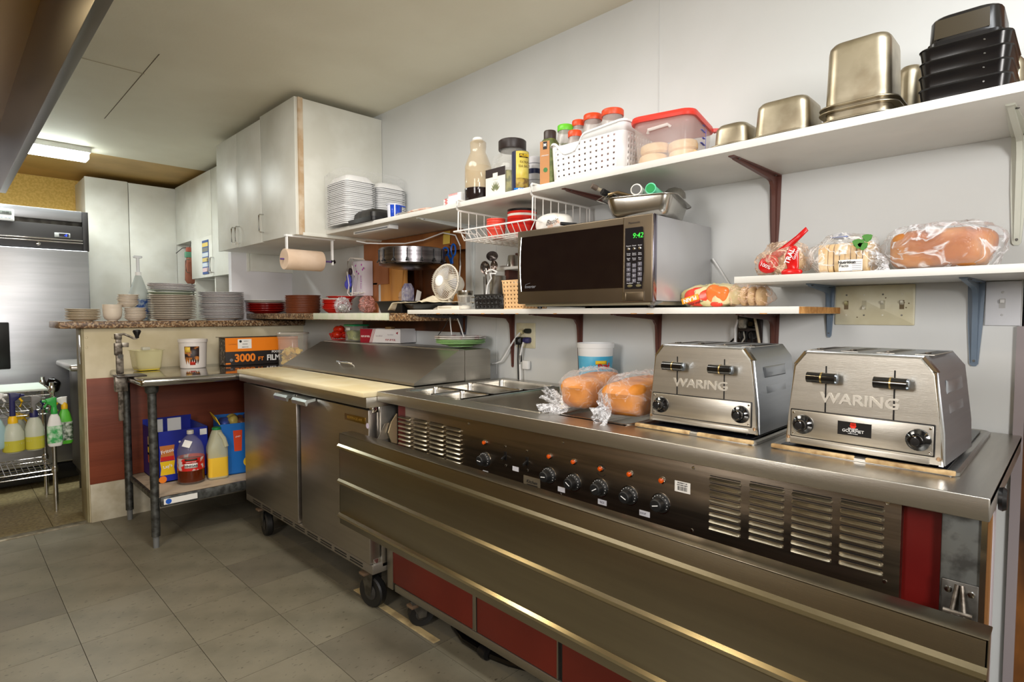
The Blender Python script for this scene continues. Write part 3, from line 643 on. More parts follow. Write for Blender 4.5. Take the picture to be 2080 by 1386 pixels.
left = [col(810, 834, 849, 911), col(841, 867, 856, 919), col(873, 901, 863, 928), col(907, 936, 872, 937)]
louvers(left, 8, .100)
right = [col(1441, 1506, 978, 1080), col(1522, 1594, 991, 1101), col(1608, 1692, 1010, 1128), col(1706, 1798, 1028, 1154)]
louvers(right, 8, .103)
for (u, v) in ((799, 819), (804, 918), (951, 861), (950, 953), (1143, 899), (1138, 1004), (1408, 951), (1405, 1078), (1803, 1022), (1797, 1182), (1026, 907), (1027, 946), (1070, 916), (1071, 956)):
    y, z = onp(u, v); obj('screw', G().lathe([(.0042, 0), (.0034, .0018), (.0006, .0022)], (XC, y, z), 10, (-1, 0, 0)), CHROME, sx)
KN = M('knob_black', (20, 20, 20), .5)
for i, (u, v) in enumerate(((985, 934), (1115, 966), (1165, 980), (1219, 991), (1278, 1007), (1342, 1023))):
    y, z = onp(u, v)
    k = obj('knob', G().lathe([(.0235, 0), (.0235, .004), (.0195, .009), (.0165, .010), (.0155, .026), (.013, .028), (.001, .0285)], (0, 0, 0), 22, (-1, 0, 0)), KN, sx, loc=(XC, y, z))
    gt = G()
    for q in range(9):
        a = R(-60 + q * 22); gt.box(-.0068, -.001 + .0205 * math.sin(a) * -1, -.001 + .0205 * math.cos(a), -.0078, .001 + .0205 * math.sin(a) * -1, .0012 + .0205 * math.cos(a))
    obj('dial_marks', gt, INKW, k, kind='stuff')
    obj('pointer', G().box(-.0289, -.008, -.001, -.0283, .008, .001), INKW, k, rot=(random.uniform(-.6, .6), 0, 0))
    obj('dial_ring', G().lathe([(.026, 0), (.026, .0012)], (0, 0, 0), 22, (-1, 0, 0)), CHROME, k)
ORG = M('amber_lamp', (214, 84, 14), .25)
for (u, v) in ((985, 899), (1117, 927), (1166, 938), (1221, 952), (1280, 963), (1345, 976)):
    y, z = onp(u, v); k = obj('indicator_lamp', G().lathe([(.0085, 0), (.0085, .004), (.0062, .0045)], (XC, y, z), 16, (-1, 0, 0)), CHROME, sx)
    obj('lens', G().lathe([(.006, .004), (.006, .009), (.003, .0105), (.0005, .011)], (XC, y, z), 14, (-1, 0, 0)), ORG, k)
for (u, v) in ((1026, 927), (1070, 938)):
    y, z = onp(u, v); k = obj('toggle_switch', G().box(XC - .001, y - .006, z - .012, XC + .001, y + .006, z + .014, .0005), BLACK, sx)
    obj('lever', G().cyl((XC, y, z + .002), (XC - .016, y, z - .008), .003, .0045, 10), BLACK, k)
LBL = M('grey_white_label', (196, 196, 204), .5)
for (u, v, w_) in ((986, 961, .024), (1047, 953, .026), (1140, 995, .026), (1223, 1021, .028), (1309, 1044, .030)):
    y, z = onp(u, v); k = obj('switch_label', G().box(XC - .0008, y - w_ / 2, z - .007, XC, y + w_ / 2, z + .007), LBL, sx)
    if u == 1223: text('RICE', .007, M('grey_ink', (120, 116, 124), .6), k, (XC - .001, y, z), (R(90), 0, R(-90)))
    if u == 1309: text('SOUP', .007, MC['grey_ink'], k, (XC - .001, y + .004, z), (R(90), 0, R(-90)))
y, z = onp(1080, 982); pl = obj('name_plate', G().box(XC - .0012, y - .034, z - .018, XC, y + .034, z + .018), M('dim_plate', (158, 146, 124), .35, .7), sx)
text('Kitchen', .014, INK, pl, (XC - .0016, y, z + .003), (R(90), 0, R(-90)), shear=.3); obj('plate_bar', G().box(XC - .0016, y - .024, z - .008, XC - .001, y + .020, z - .005), INK, pl)
y, z = onp(1386, 991); pl = obj('barcode_sticker', G().box(XC - .001, y - .020, z - .012, XC, y + .020, z + .014), PAPER, sx)
gb = G()
for k in range(13): gb.box(XC - .0014, y - .012 + k * .0019, z - .008, XC - .0009, y - .012 + k * .0019 + random.choice((.0007, .0012)), z + .002)
obj('bars', gb, INK, pl, kind='stuff'); text('PROPERTY OF', .004, INK, pl, (XC - .0014, y, z + .010), (R(90), 0, R(-90))); text('KITCHEN DEPT', .004, INK, pl, (XC - .0014, y, z + .005), (R(90), 0, R(-90)))
for r_, (u, v) in enumerate(((1221, 945), (1221, 968))):
    y, z = onp(u, v); s = 1 if r_ == 0 else -1
    obj('marker_arc', G().tube([(XC - .001, y + .014 * a, z - s * .006 * a * a * 1.2) for a in (-1, -.5, 0, .5, 1)], .0007, 5), INK, sx)
# right end: galvanised bracket plate with hinge, far post
obj('end_plate', G().box(XB - .02, .105, .15, 1.30, .163, .878, .002), GAL, sx)
obj('end_edge', G().box(XB - .024, .100, .15, XB - .016, .108, .878), CHROME, sx)
obj('wood_strip', G().box(1.30, .100, .15, 1.325, .106, .878), M('brown_strip', (140, 96, 54), .5), sx)
obj('rear_leg', G().box(1.325, .100, .13, 1.385, .11, .878, .002), M('mauve_grey_panel', (172, 162, 166), .5), sx)
def hinge(yc, side):
    h = obj('hinge_bracket', G().box(XB - .026, yc - .026, .60, XB - .020, yc + .026, .755, .002), DSTEEL, sx)
    for dy in (-.016, .016): obj('bolt', G().lathe([(.006, 0), (.005, .003), (.001, .004)], (XB - .026, yc + dy, .738), 10, (-1, 0, 0)), CHROME, h)
    for dy in (-.008, .008):
        obj('hinge_arm', G().tube([(XB - .028, yc + dy * .4, .75), (XB - .04, yc + dy, .71), (XB - .06, yc + dy * 2, .60), (1.10, yc + dy * 2, .56)], .0035, 8), OS, h)
    obj('hinge_pin', G().cyl((XB - .042, yc - .02, .706), (XB - .042, yc + .02, .706), .004), OS, h)
    obj('stay', G().box(XB - .05, yc - .003, .50, XB - .044, yc + .003, .70, .001), CHROME, h)
hinge(.134, 1)
obj('hinge_casting', G().prism([(XB - .005, .83), (XB - .03, .80), (XB - .045, .76), (XB - .03, .72), (XB - .005, .71)], 1.888, 1.894, 'y'), M('tan_casting', (170, 152, 120), .45, .5), sx)
obj('side_bracket', G().prism([(1.255, .80), (1.21, .795), (1.19, .76), (1.175, .735), (1.255, .735)], 1.90, 1.905, 'y'), STEEL, sx)
for x, y in ((1.30, 1.80), (1.33, .40), (1.78, 1.70), (1.78, .40)): caster(sx, x, y, .052, .124, R(70))
obj('overflow_knob', G().lathe([(.02, 0), (.022, .006), (.018, .012)], (1.35, Y0s, .885), 16, (0, -1, 0)), BLACK, sx)
# folded tray slide
TR = M('tray_slide_steel', (146, 138, 120), .29, 1, (141, 133, 116), 2, .06, 40, stretch=(1, 1, 20))
def tray():
    y0, y1 = .078, 1.955
    e = obj('tray_slide', G().box(0, y0, -.345, .004, y1, 0, .001), TR, sx, loc=(1.045, 0, .752), rot=(R(.7), 0, 0), label='folded-down stainless tray slide with three ribs')
    obj('top_flange', G().box(0, y0, -.003, .052, y1, .0005, .001), TR, e)
    obj('end_flange', G().box(0, y0, -.345, .03, y0 + .003, 0), TR, e)
    obj('end_flange', G().box(0, y1 - .003, -.345, .03, y1, 0), TR, e)
    for z in (-.052, -.185, -.315):
        obj('rib', G().prism([(0, z + .011), (-.007, z + .004), (-.007, z - .004), (0, z - .011)], y0 - .0, y1 + .006, 'y'), M('rib_steel', (186, 176, 150), .2, 1), e)
    return e
TRAY = tray()
def plate_wall(t): pass
# hose under the table
hs = thing('black_hose', 'thick black drain hose lying on the floor under the steam table', 'hose', (0, 0, 0))
obj('hose', G().tube([(*PZ(u, v, .018), .018) for u, v in ((950, 1225), (926, 1252), (924, 1272), (945, 1300), (985, 1325), (1035, 1345), (1085, 1358), (1140, 1362), (1190, 1350))], .016, 10), BLACKG, hs)
obj('hose_coupling', G().lathe([(.021, -.02), (.023, 0), (.021, .02)], (*PZ(985, 1325, .0235), .0235), 14, (.1, 1, 0)), BLACK, hs)

# ---------------------------------------------------------------- hotel pans
def pan(w_, d_, h_, r=.03, rim=.009, taper=.86, t=.0012, n=5, inv=False):
    """steam pan: rim at z=0, bowl down to -h (or up when inverted)"""
    s = 1 if inv else -1
    w0, d0 = w_ - 2 * rim, d_ - 2 * rim
    L = [rr(w_, d_, r + rim, s * .002, n), rr(w_, d_, r + rim, 0, n), rr(w0 + .002, d0 + .002, r, 0, n), rr(w0, d0, r, s * .004, n)]
    L += [rr(w0 - (1 - taper) * .06 * 0, d0, r, s * h_ * .12, n)]
    w1, d1 = w0 * taper, d0 * (1 - (1 - taper) * w0 / d0) if d0 > w0 else d0 * taper
    L += [rr(w1 + (w0 - w1) * .15, d1 + (d0 - d1) * .15, r * .95, s * (h_ - min(.022, h_ * .3)), n), rr(w1 - .002, d1 - .002, r * .9, s * (h_ - min(.012, h_ * .2)), n), rr(w1 - .014, d1 - .014, r * .85, s * (h_ - min(.004, h_ * .1)), n), rr(w1 - .040, d1 - .040, r * .7, s * h_, n)]
    return G().loft(L, False, True)
def put_pan(name, label, x0, x1, y0, y1, h_, mat, z=.9195, cat='pan', rim=.008):
    o = obj(name, pan(x1 - x0, y1 - y0, h_, .02, rim), mat, None, loc=((x0 + x1) / 2, (y0 + y1) / 2, z), solid=.0014)
    return tag(o, label, cat)
PANI = M('pan_steel_bright', (196, 192, 184), .24, 1, (178, 174, 166), 10)
put_pan('steam_pan', 'small steam table pan at front left of the first well', 1.285, 1.45, 1.722, 1.885, .10, PANI, rim=.006)
put_pan('steam_pan', 'small steam table pan at front right of the first well', 1.285, 1.45, 1.552, 1.715, .10, PANI, rim=.006)
put_pan('steam_pan', 'half-size steam table pan in the middle of the first well', 1.457, 1.635, 1.552, 1.885, .10, PANI, .9205)
put_pan('steam_pan', 'half-size steam table pan at the back of the first well, by the wall', 1.642, 1.825, 1.552, 1.885, .10, PANI, .9195)
put_pan('steam_pan', 'large deep empty steam table pan between the small pans and the bread', 1.288, 1.825, 1.150, 1.532, .14, PANI)
bp = put_pan('steam_pan', 'steam table pan lying under the two bagged loaves', 1.305, 1.825, .858, 1.112, .05, PANI)
# well liners, covers beneath the toasters
def cover(label, x0, x1, y0, y1):
    t = thing('well_cover', label, 'cover', ((x0 + x1) / 2, (y0 + y1) / 2, TZ1 + .0005))
    w_, d_ = x1 - x0, y1 - y0
    obj('rim', G().loft([rr(w_, d_, .02, 0), rr(w_, d_, .02, .006), rr(w_ - .01, d_ - .01, .016, .009), rr(w_ - .03, d_ - .03, .012, .004)], True, True), STEEL, t)
    obj('cap_strip', G().box(-w_ / 2 - .002, -d_ / 2 + .005, .001, -w_ / 2 + .008, -.02, .010, .002), M('tan_tape', (206, 178, 132), .5, 0, (150, 120, 80), 30), t)
    obj('cap_strip', G().box(-w_ / 2 - .002, .0, .001, -w_ / 2 + .008, d_ / 2 - .005, .010, .002), MC['tan_tape'], t)
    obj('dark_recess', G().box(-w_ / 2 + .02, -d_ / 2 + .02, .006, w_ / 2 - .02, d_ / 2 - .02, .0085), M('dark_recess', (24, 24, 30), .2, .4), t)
    return t
cover('flat well cover under the left toaster', 1.312, 1.84, .520, .845)
cover('flat well cover under the right toaster', 1.318, 1.86, .150, .492)
# ================================================================ TOASTERS
TOS = M('toaster_steel', (200, 196, 188), .38, 1, (192, 188, 180), 3, .1, 40, stretch=(1, 30, 30))
TOS2 = M('toaster_side_steel', (196, 200, 206), .36, 1, (188, 192, 198), 2, .08, 40, stretch=(1, 1, 20))
BAK = M('black_knob_gloss', (14, 14, 16), .12, coat=.5)
def toaster(label, xf, y1, y0, rzd, h0, sticker=False):
    w_ = y1 - y0; H = 1.140 - .934; D = .255
    t = thing('toaster', label, 'toaster', (xf, (y0 + y1) / 2, .934), RW + R(rzd)); w = w_
    h = w / 2; ch = .030; s_ = .012   # front face trapezoid, chamfered upper corners
    prof = [(-h, 0), (-h + .002, .06), (-h + s_ + .004, H - ch), (-h + s_ + ch * .9, H), (h - s_ - ch * .9, H), (h - s_ - .004, H - ch), (h - .002, .06), (h, 0)]
    prof_in = [(x * .985, z * .985 + .001) for x, z in prof]
    b = G().loft([[Vector((x, .010, z)) for x, z in prof_in], [Vector((x, .012, z)) for x, z in prof], [Vector((x, D, z)) for x, z in prof]])
    body = obj('body', b, TOS2, t)
    fp = G().loft([[Vector((x * .965, -.0, max(z * .965, .0) + .002)) for x, z in prof], [Vector((x * .985, .006, z * .985 + .001)) for x, z in prof], [Vector((x * .985, .012, z * .985 + .001)) for x, z in prof]])
    front = obj('front_plate', fp, TOS, t)
    for sd in (-1, 1):
        obj('corner_trim', G().loft([[Vector((sd * (h - s_ - ch * .92), yy, H - .004)), Vector((sd * (h - s_ - .010), yy, H - ch + .002)), Vector((sd * (h - s_ - .002), yy, H - ch)), Vector((sd * (h - s_ - ch * .8), yy, H))] for yy in (.004, .020)]), CHROME, t)
        obj('edge_trim', G().loft([[Vector((sd * (h - .001), yy, .0)), Vector((sd * (h - s_ - .005), yy, H - ch)), Vector((sd * (h - s_ - .010), yy, H - ch)), Vector((sd * (h - .008), yy, 0))] for yy in (.002, .020)]), CHROME, t)
        # embossed ribs on the side
        for k in range(3):
            z = .04 + k * .045; xx = sd * (h - .004 - z * .055)
            obj('side_louvre', G().prism([(.06, z), (.19, z), (.20, z + .018), (.07, z + .018)], xx, xx + sd * .003, 'x') if False else G().loft([[Vector((xx, .06, z)), Vector((xx, .20, z)), Vector((xx - sd * .0015, .20, z + .028)), Vector((xx - sd * .0015, .06, z + .028))], [Vector((xx + sd * .003, .066, z + .004)), Vector((xx + sd * .003, .194, z + .004)), Vector((xx + sd * .0015, .19, z + .024)), Vector((xx + sd * .0015, .07, z + .024))]]), TOS2, t)
        x = sd * w * .215
        obj('lever_slot', G().box(x - .0013, -.0012, .072, x + .0013, .002, H - .030), BLACK, t)
        lv = obj('lever', G().cyl((x - .030, -.020, .152), (x + .026, -.020, .152), .0115, n=22), BAK, t)
        obj('lever_ring', G().cyl((x - .0025, -.020, .152), (x + .0005, -.020, .152), .0122, n=22), M('brass_ring', (200, 176, 120), .25, 1), lv)
        obj('lever_end', G().lathe([(.0112, 0), (.010, .003), (.006, .004), (.002, .0045)], (x + .026, -.020, .152), 20, (1, 0, 0)), M('chrome_end', (150, 160, 172), .15, 1), lv)
        obj('lever_stem', G().box(x - .003, -.012, .147, x + .003, .0, .157), BLACK, lv)
        kx = sd * (h - .040)
        k = obj('browning_knob', G().lathe([(.0215, 0), (.0205, .005), (.016, .008), (.0135, .010), (.0125, .024), (.009, .026), (.001, .0262)], (kx, -.004, .046), 24, (0, -1, 0)), BAK, t)
        obj('knob_cap', G().lathe([(.008, .0255), (.007, .0275), (.0005, .0278)], (kx, -.004, .046), 16, (0, -1, 0)), BLACK, k)
    cp = obj('control_plate', G().box(-h + .014, -.004, .018, h - .016, .002, .076, .003), TOS, t)
    obj('plate_gasket', G().box(-h + .012, -.0022, .016, h - .014, .002, .078, .002), BLACK, t)
    for sd in (-1, 1):
        for z in (.024, .070): obj('rivet', G().lathe([(.0026, 0), (.002, .0012), (.0005, .0014)], (sd * (h - .0205) - .001, -.004, z), 10, (0, -1, 0)), CHROME, cp)
        obj('screw', G().lathe([(.0042, 0), (.0034, .002), (.0005, .0024)], (sd * (h - .008), -.0005, .014), 12, (0, -1, 0)), M('warm_screw', (190, 160, 130), .3, .9), t)
    obj('lower_lip', G().box(-h + .012, -.002, .001, h - .022, .002, .013, .0012), TOS, t)
    for k in range(4):
        x = (-.345 + .23 * k) * w
        sl = obj('bread_slot', G().box(x - .016, .045, H - .0006, x + .016, D - .05, H + .0008), TOS, t)
        obj('slot_opening', G().box(x - .011, .052, H + .0003, x + .011, D - .057, H + .0012), BLACK, sl)
        obj('bread_rack', G().box(x - .003, .06, H + .0008, x + .003, .085, H + .004, .001), OS, sl)
    tx_ = text('WARING', .030, M('letter_steel', (226, 222, 214), .42, .8), t, (.0, -.0008, .108), sx=1.18, ext=.0014, bold=.0006, name='embossed_lettering')
    for x in (-h + .04, h - .04):
        for y in (.04, D - .04): obj('foot', G().cyl((x, y, -.0145), (x, y, .001), .010, .012), BLACK, t)
    obj('base_plate', G().box(-h + .02, .02, -.004, h - .02, D - .01, .0), BLACK, t)
    if sticker:
        s = obj('sticker', G().box(-.036, -.0048, .036, .026, -.0038, .064), BLACK, t, label='black sticker with red crest')
        obj('crest', G().lathe([(.0062, 0), (.0062, .0004)], (-.007, -.0049, .0565), 6, (0, -1, 0)).box(-.012, -.0053, .0560, -.002, -.0049, .0625), M('crest_red', (226, 50, 30), .4), s)
        text('GOURMET', .0085, INKW, s, (-.007, -.0053, .0455)); text('BELGIAN', .0045, INKW, s, (-.007, -.0053, .0502)); text('waffles & more', .003, INKW, s, (-.007, -.0053, .0405))
    return t
toaster('steel four-slot toaster standing beside the bagged loaves, no sticker', 1.352, .823, .530, 0, 0)
toaster('steel four-slot toaster at the right end with black and red sticker', 1.322, .462, .172, -3, 0, True)
# ================================================================ MICROWAVE
mx = 1.505
MWB = M('microwave_bronze_steel', (112, 100, 84), .34, .85, (104, 92, 77), 3)
yl, yr = onX(1051, mx), onX(1324, mx); yR = yr
zb0, zt0_ = zX(618, 1057, mx), zX(431, 1324, mx) - .002
mw = thing('microwave', 'large stainless microwave oven on the middle wall shelf', 'microwave', (mx, yr, 1.2405), RW)
wM = yl - yr; z0 = zb0 - 1.2405; z1 = zt0_ - 1.2405
def mX(u): return yr - onX(u, mx)          # local x of picture column (negative to the left)
def mZ(v, u): return zX(v, u, mx) - 1.2405
obj('casing', G().box(-wM + .004, .022, z0 + .004, -.003, W - mx - .012, z1 - .002, .003), M('casing_grey_steel', (198, 198, 200), .33, .55, (190, 190, 192), 2), mw)
obj('front_frame', G().box(-wM, 0, z0, 0, .022, z1, .004, 3), MWB, mw)
obj('side_bezel', G().box(-.002, .003, z0 + .001, .001, .024, z1 - .001, .001), M('bezel_steel', (150, 146, 160), .15, 1), mw)
xs_, xe_ = mX(1059), mX(1266)
gl = G(); pts = []
zwt, zwb = mZ(470, 1160), mZ(590, 1160)
pts = [(xs_ + .004, zwb + .002), (xs_ - .001, zwb + .05), (xs_ - .003, (zwb + zwt) / 2), (xs_ - .001, zwt - .05), (xs_ + .004, zwt), (xe_, zwt), (xe_, zwb + .002)]
obj('door_window', G().prism(pts, -.0015, .002, 'y'), M('dark_glass', (20, 12, 12), .06, coat=.3), mw)
obj('window_trim', G().tube([(p[0] - .002, -.0015, p[1]) for p in pts[:5]], .0018, 6), CHROME, mw)
obj('door_gap_trim', G().box(xe_ - .001, -.002, z0 + .006, xe_ + .0015, .002, z1 - .004), CHROME, mw)
lab = text('inverter', .016, M('silver_print', (150, 152, 160), .4, .5), mw, (xs_ + .045, -.0018, zwb + .018), shear=.3)
lp = obj('logo_arc', G().tube([(xs_ + .020, -.002, zwb + .017), (xs_ + .024, -.002, zwb + .027), (xs_ + .045, -.002, zwb + .031)], .0006, 5), MC['silver_print'], mw)
xp0, xp1 = mX(1269), mX(1307)
pz1, pz0 = mZ(462, 1290), mZ(587, 1290)
cpp = obj('control_panel', G().prism([(xp0, pz0), (xp1 - .004, pz0), (xp1 + .001, pz0 + .05), (xp1 + .001, pz1 - .08), (xp1 - .003, pz1 - .006), (xp1 - .006, pz1), (xp0, pz1)], -.0015, .002, 'y'), M('panel_black', (24, 22, 26), .25), mw)
obj('panel_trim', G().tube([(xp1 - .003, -.002, pz0), (xp1 + .002, -.002, pz0 + .05), (xp1 + .002, -.002, pz1 - .08), (xp1 - .002, -.002, pz1)], .0009, 5), CHROME, mw)
text('Panasonic', .010, M('dark_print', (60, 52, 46), .5), mw, ((xp0 + xp1) / 2 - .002, -.0006, z1 - .022), sx=1.05)
pw = xp1 - xp0; cx3 = [xp0 + pw * f for f in (.20, .50, .80)]
text('9:42', .022, M('green_led', (60, 220, 70), .5, emit=.5), cpp, (cx3[1] + .012, -.002, pz1 - .026), shear=.15)
KEY = M('key_grey', (92, 90, 100), .4); PR = M('panel_print', (190, 188, 192), .5)
Hh = pz1 - pz0; row = lambda k: pz1 - Hh * k
for x in cx3:
    obj('round_button', G().lathe([(.0052, 0), (.0042, .0035), (.0008, .0045)], (x, -.0015, row(.345)), 14, (0, -1, 0)), CHROME, cpp)
for i, s in enumerate(('Popcorn', 'Sensor', 'Sensor')): text(s, .0052, PR, cpp, (cx3[i], -.002, row(.295)))
for r_, ws in ((.42, ('Frozen', 'Sensor', 'Keep')), (.445, ('Foods', 'Reheat', 'Warm')), (.50, ('Quick', 'Power', 'More')), (.525, ('Min', 'Level', 'Less'))):
    for i, s in enumerate(ws): text(s, .005, PR, cpp, (cx3[i], -.002, row(r_)))
for r_ in range(4):
    for c_ in range(3):
        s = (('1', '2', '3'), ('4', '5', '6'), ('7', '8', '9'), ('Timer', '0', 'Clock'))[r_][c_]
        z = row(.60 + r_ * .082) - (.004 if c_ == 1 else 0)
        k = obj('key', G().box(cx3[c_] - .007, -.0028, z - .0062, cx3[c_] + .007, -.001, z + .0062, .0012), KEY, cpp)
        text(s, .0085 if len(s) == 1 else .0045, PR, k, (cx3[c_], -.0032, z), ext=.0002)
for x, s in ((xp0 + pw * .28, 'Stop/Reset'), (xp0 + pw * .74, 'Start')):
    text(s, .0052, PR, cpp, (x, -.002, row(.905)))
    obj('oval_button', G().lathe([(.0095, 0), (.008, .003), (.001, .0035)], (0, 0, 0), 20, (0, -1, 0)), M('button_bronze', (150, 144, 112), .3, .7), cpp, loc=(x, -.0012, row(.95)), rot=None).scale = (1, 1, .5)
xq0, xq1 = mX(1271), mX(1308); zq1, zq0 = mZ(593, 1290), mZ(611, 1290)
ob = obj('open_button', G().box(xq0, -.004, zq0, xq1, .001, zq1, .002), MWB, mw)
for x in (xq0, xq1): obj('button_trim', G().box(x - .0008, -.005, zq0, x + .0008, .0, zq1), CHROME, ob)
obj('under_tray', G().box(-wM + .02, .02, .008, -.02, .34, z0 + .004, .002), M('underside_grey', (170, 164, 140), .4, .6), mw)
for x in (-wM + .075, -.025):
    obj('foot', G().loft([rr(.05, .05, .01, z0 + .002, cx=x, cy=.05), rr(.02, .02, .006, .006, cx=x, cy=.04)]), M('foot_grey', (150, 152, 150), .4, .5), mw)
    obj('rubber_pad', G().cyl((x, .04, .0), (x, .04, .008), .009), BLACK, mw)
    obj('foot', G().cyl((x, .33, .0), (x, .33, z0 + .004), .014), BLACK, mw)
obj('power_cord', G().tube([(.004, W - mx - .012, .17), (.03, W - mx - .008, .13), (.075, W - mx - .006, .06), (.12, W - mx - .006, .01)], .003, 6), WHITE, mw)

# ================================================================ BREAD
CRUST = M('bread_crust', (204, 128, 40), .6, 0, (156, 82, 16), 7, .3, 60)
CRUSTL = M('bread_pale', (232, 204, 158), .7, 0, (220, 180, 120), 14, .4, 50)
def film(name, a=.22, col=(235, 236, 240), rough=.12, bs=26, strg=1.0, dist_=.012):
    """thin plastic bag film: mostly see-through, crinkles that glint"""
    if name in MC: return MC[name]
    m = bpy.data.materials.new(name); m.use_nodes = True; MC[name] = m; n = m.node_tree; nd = n.nodes
    b = nd['Principled BSDF']; out = nd['Material Output']; L = n.links
    b.inputs['Base Color'].default_value = (*lin(col), 1); b.inputs['Roughness'].default_value = rough; b.inputs['Specular IOR Level'].default_value = .9
    tc = nd.new('ShaderNodeTexCoord'); no = nd.new('ShaderNodeTexNoise'); no.inputs['Scale'].default_value = bs; no.inputs['Detail'].default_value = 3; no.inputs['Distortion'].default_value = 1.2
    L.new(tc.outputs['Object'], no.inputs['Vector'])
    bp = nd.new('ShaderNodeBump'); bp.inputs['Strength'].default_value = strg; bp.inputs['Distance'].default_value = dist_; L.new(no.outputs['Fac'], bp.inputs['Height']); L.new(bp.outputs[0], b.inputs['Normal'])
    r = nd.new('ShaderNodeValToRGB'); e = r.color_ramp.elements; e[0].position = .46; e[1].position = .54
    for x in (e[0], e[1]): x.color = (a * .3, a * .3, a * .3, 1)
    k = e.new(.5); k.color = (min(1, a * 2.4),) * 3 + (1,)
    L.new(no.outputs['Fac'], r.inputs[0])
    lw = nd.new('ShaderNodeLayerWeight'); lw.inputs[0].default_value = .25
    ad = nd.new('ShaderNodeMath'); ad.operation = 'MULTIPLY_ADD'; ad.inputs[1].default_value = .4; ad.use_clamp = True
    L.new(lw.outputs['Facing'], ad.inputs[0]); L.new(r.outputs[0], ad.inputs[2]); L.new(ad.outputs[0], b.inputs['Alpha'])
    return m
FILM = film('clear_bag_film', .08, bs=22)
FILM2 = film('clear_bag_tail_film', .42, (240, 240, 244), .14, 40)
def tail(parent, p0, p1, r0, r1, n=40, folds=9, amp=.35, seed=1, mat=None):
    """gathered neck that flares to a ruffled open end"""
    p0, p1 = Vector(p0), Vector(p1); ax = (p1 - p0); L = ax.length; q = Vector((0, 0, 1)).rotation_difference(ax.normalized())
    loops = []
    for j in range(9):
        t = j / 8; r = r0 + (r1 - r0) * t ** .8; lp = []
        for i in range(n):
            a = 2 * math.pi * i / n
            k = 1 + amp * math.sin(a * folds + seed) * (.35 + .65 * t) + .25 * noise.noise(Vector((math.cos(a) * 1.5, math.sin(a) * 1.5, t * 2 + seed)))
            lp.append(p0 + q @ Vector((r * k * math.cos(a), r * k * .6 * math.sin(a), L * t * (1 + .10 * math.sin(a * 3 + seed)))))
        loops.append(lp)
    return obj('bag_tail', G().loft(loops, False, False), mat or FILM2, parent)
def loaf_bag(name, label, c, dims, rz, seed, tl=None, mat=CRUST, filmm=None, slices=False, cat='bread', group=None, sq=4.2, tr=(.006, .045), dome=True, bag=1.09):
    t = thing(name, label, cat, c, rz, group)
    if slices:
        n_ = int(2 * dims[1] * .86 / .013)
        for k in range(n_):
            y = -dims[1] * .86 + (k + .5) * .013
            obj('slice', G().loft([rr(dims[0] * 1.72, dims[2] * 1.66, .02, -.0055, 4), rr(dims[0] * 1.74, dims[2] * 1.68, .02, 0, 4), rr(dims[0] * 1.72, dims[2] * 1.66, .02, .0055, 4)]), mat, t, loc=(0, y, dims[2] * .9), rot=(R(90) + random.uniform(-.05, .05), 0, random.uniform(-.03, .03)))
    else:
        g = G().blob((0, 0, dims[2]), (dims[0] * .93, dims[1] * .93, dims[2] * .93), .006, 12, seed, sq)
        if dome:
            for v in g.b.verts:
                if v.co.z > dims[2] * 1.2: v.co.x *= 1.06
        obj('loaf', g, mat, t)
    g = G().blob((0, 0, dims[2] * bag), (dims[0] * bag, dims[1] * bag, dims[2] * bag), .014, 16, seed + 3, 2.6, 56, 34, ridge=1)
    for v in g.b.verts: v.co.z = max(v.co.z, .0008)
    obj('bag', g, filmm or FILM, t)
    if tl:
        q = Matrix.Rotation(-rz, 3, 'Z')
        for k, (a, b_) in enumerate(tl):
            a = q @ (Vector(a) - Vector(c)); b_ = q @ (Vector(b_) - Vector(c))
            tail(t, a, b_, tr[0], tr[1], seed=seed + k)
    return t
# two loaves on the pan; knots face the room
ZB = .921
def P3(u, v, X): y, z = PX(u, v, X); return (X, y, z)
yA = onX(1200, 1.50); yB = onX(1275, 1.44)
k1 = P3(1153, 828, 1.36); e1 = P3(1098, 822, 1.33)
loaf_bag('bagged_loaf', 'golden bread loaf in a clear bag on the steam table, next to the empty well', (1.50, 1.125, ZB), (.155, .062, .054), R(14), 2, [(k1, P3(1112, 800, 1.36)), (k1, P3(1105, 848, 1.28))], tr=(.006, .034))
k2 = P3(1240, 832, 1.31)
loaf_bag('bagged_loaf', 'golden bread loaf in a clear bag on the steam table, touching the left toaster', (1.485, .935, ZB), (.165, .070, .055), R(8), 9, [(k2, P3(1212, 852, 1.26)), (k2, P3(1225, 826, 1.27))], tr=(.006, .03))
# loaves on the bread shelf
zs = 1.3235
def yX(u, X=1.70): return onX(u, X)
t_ = lfb = loaf_bag('bagged_loaf', 'brown whole loaf in clear wrinkled bag, rightmost on the bread shelf', (1.715, yX(1905, 1.70), zs), (.090, .105, .050), R(4), 21, [(P3(1800, 525, 1.66), P3(1775, 535, 1.64))], M('brown_loaf', (164, 92, 32), .6, 0, (204, 140, 66), 7, .3, 40), film('milky_film', .30, (222, 220, 222), .2, 12, 1.2, .02))
obj('loaf', G().blob((.03, -.02, .062), (.05, .085, .040), .006, 12, 33, 3.0), MC['bread_crust'], lfb)
sb = loaf_bag('sliced_bread', 'white sliced bread bag with nutrition label and green leaves', (1.69, yX(1712, 1.68), zs), (.056, .074, .046), R(0), 31, None, CRUSTL, film('white_film', .34, (240, 236, 232), .2, 20), True, bag=1.06)
lb = obj('nutrition_label', G().box(-.058, -.035, .006, -.0575, .018, .034), PAPER, sb, loc=(-.0065, -.02, 0), label='white nutrition facts label')
text('Nutrition', .0105, INK, lb, (-.059, .0, .0275), (R(90), 0, R(-90)), bold=.0002); text('Facts', .0105, INK, lb, (-.059, .006, .019), (R(90), 0, R(-90)))
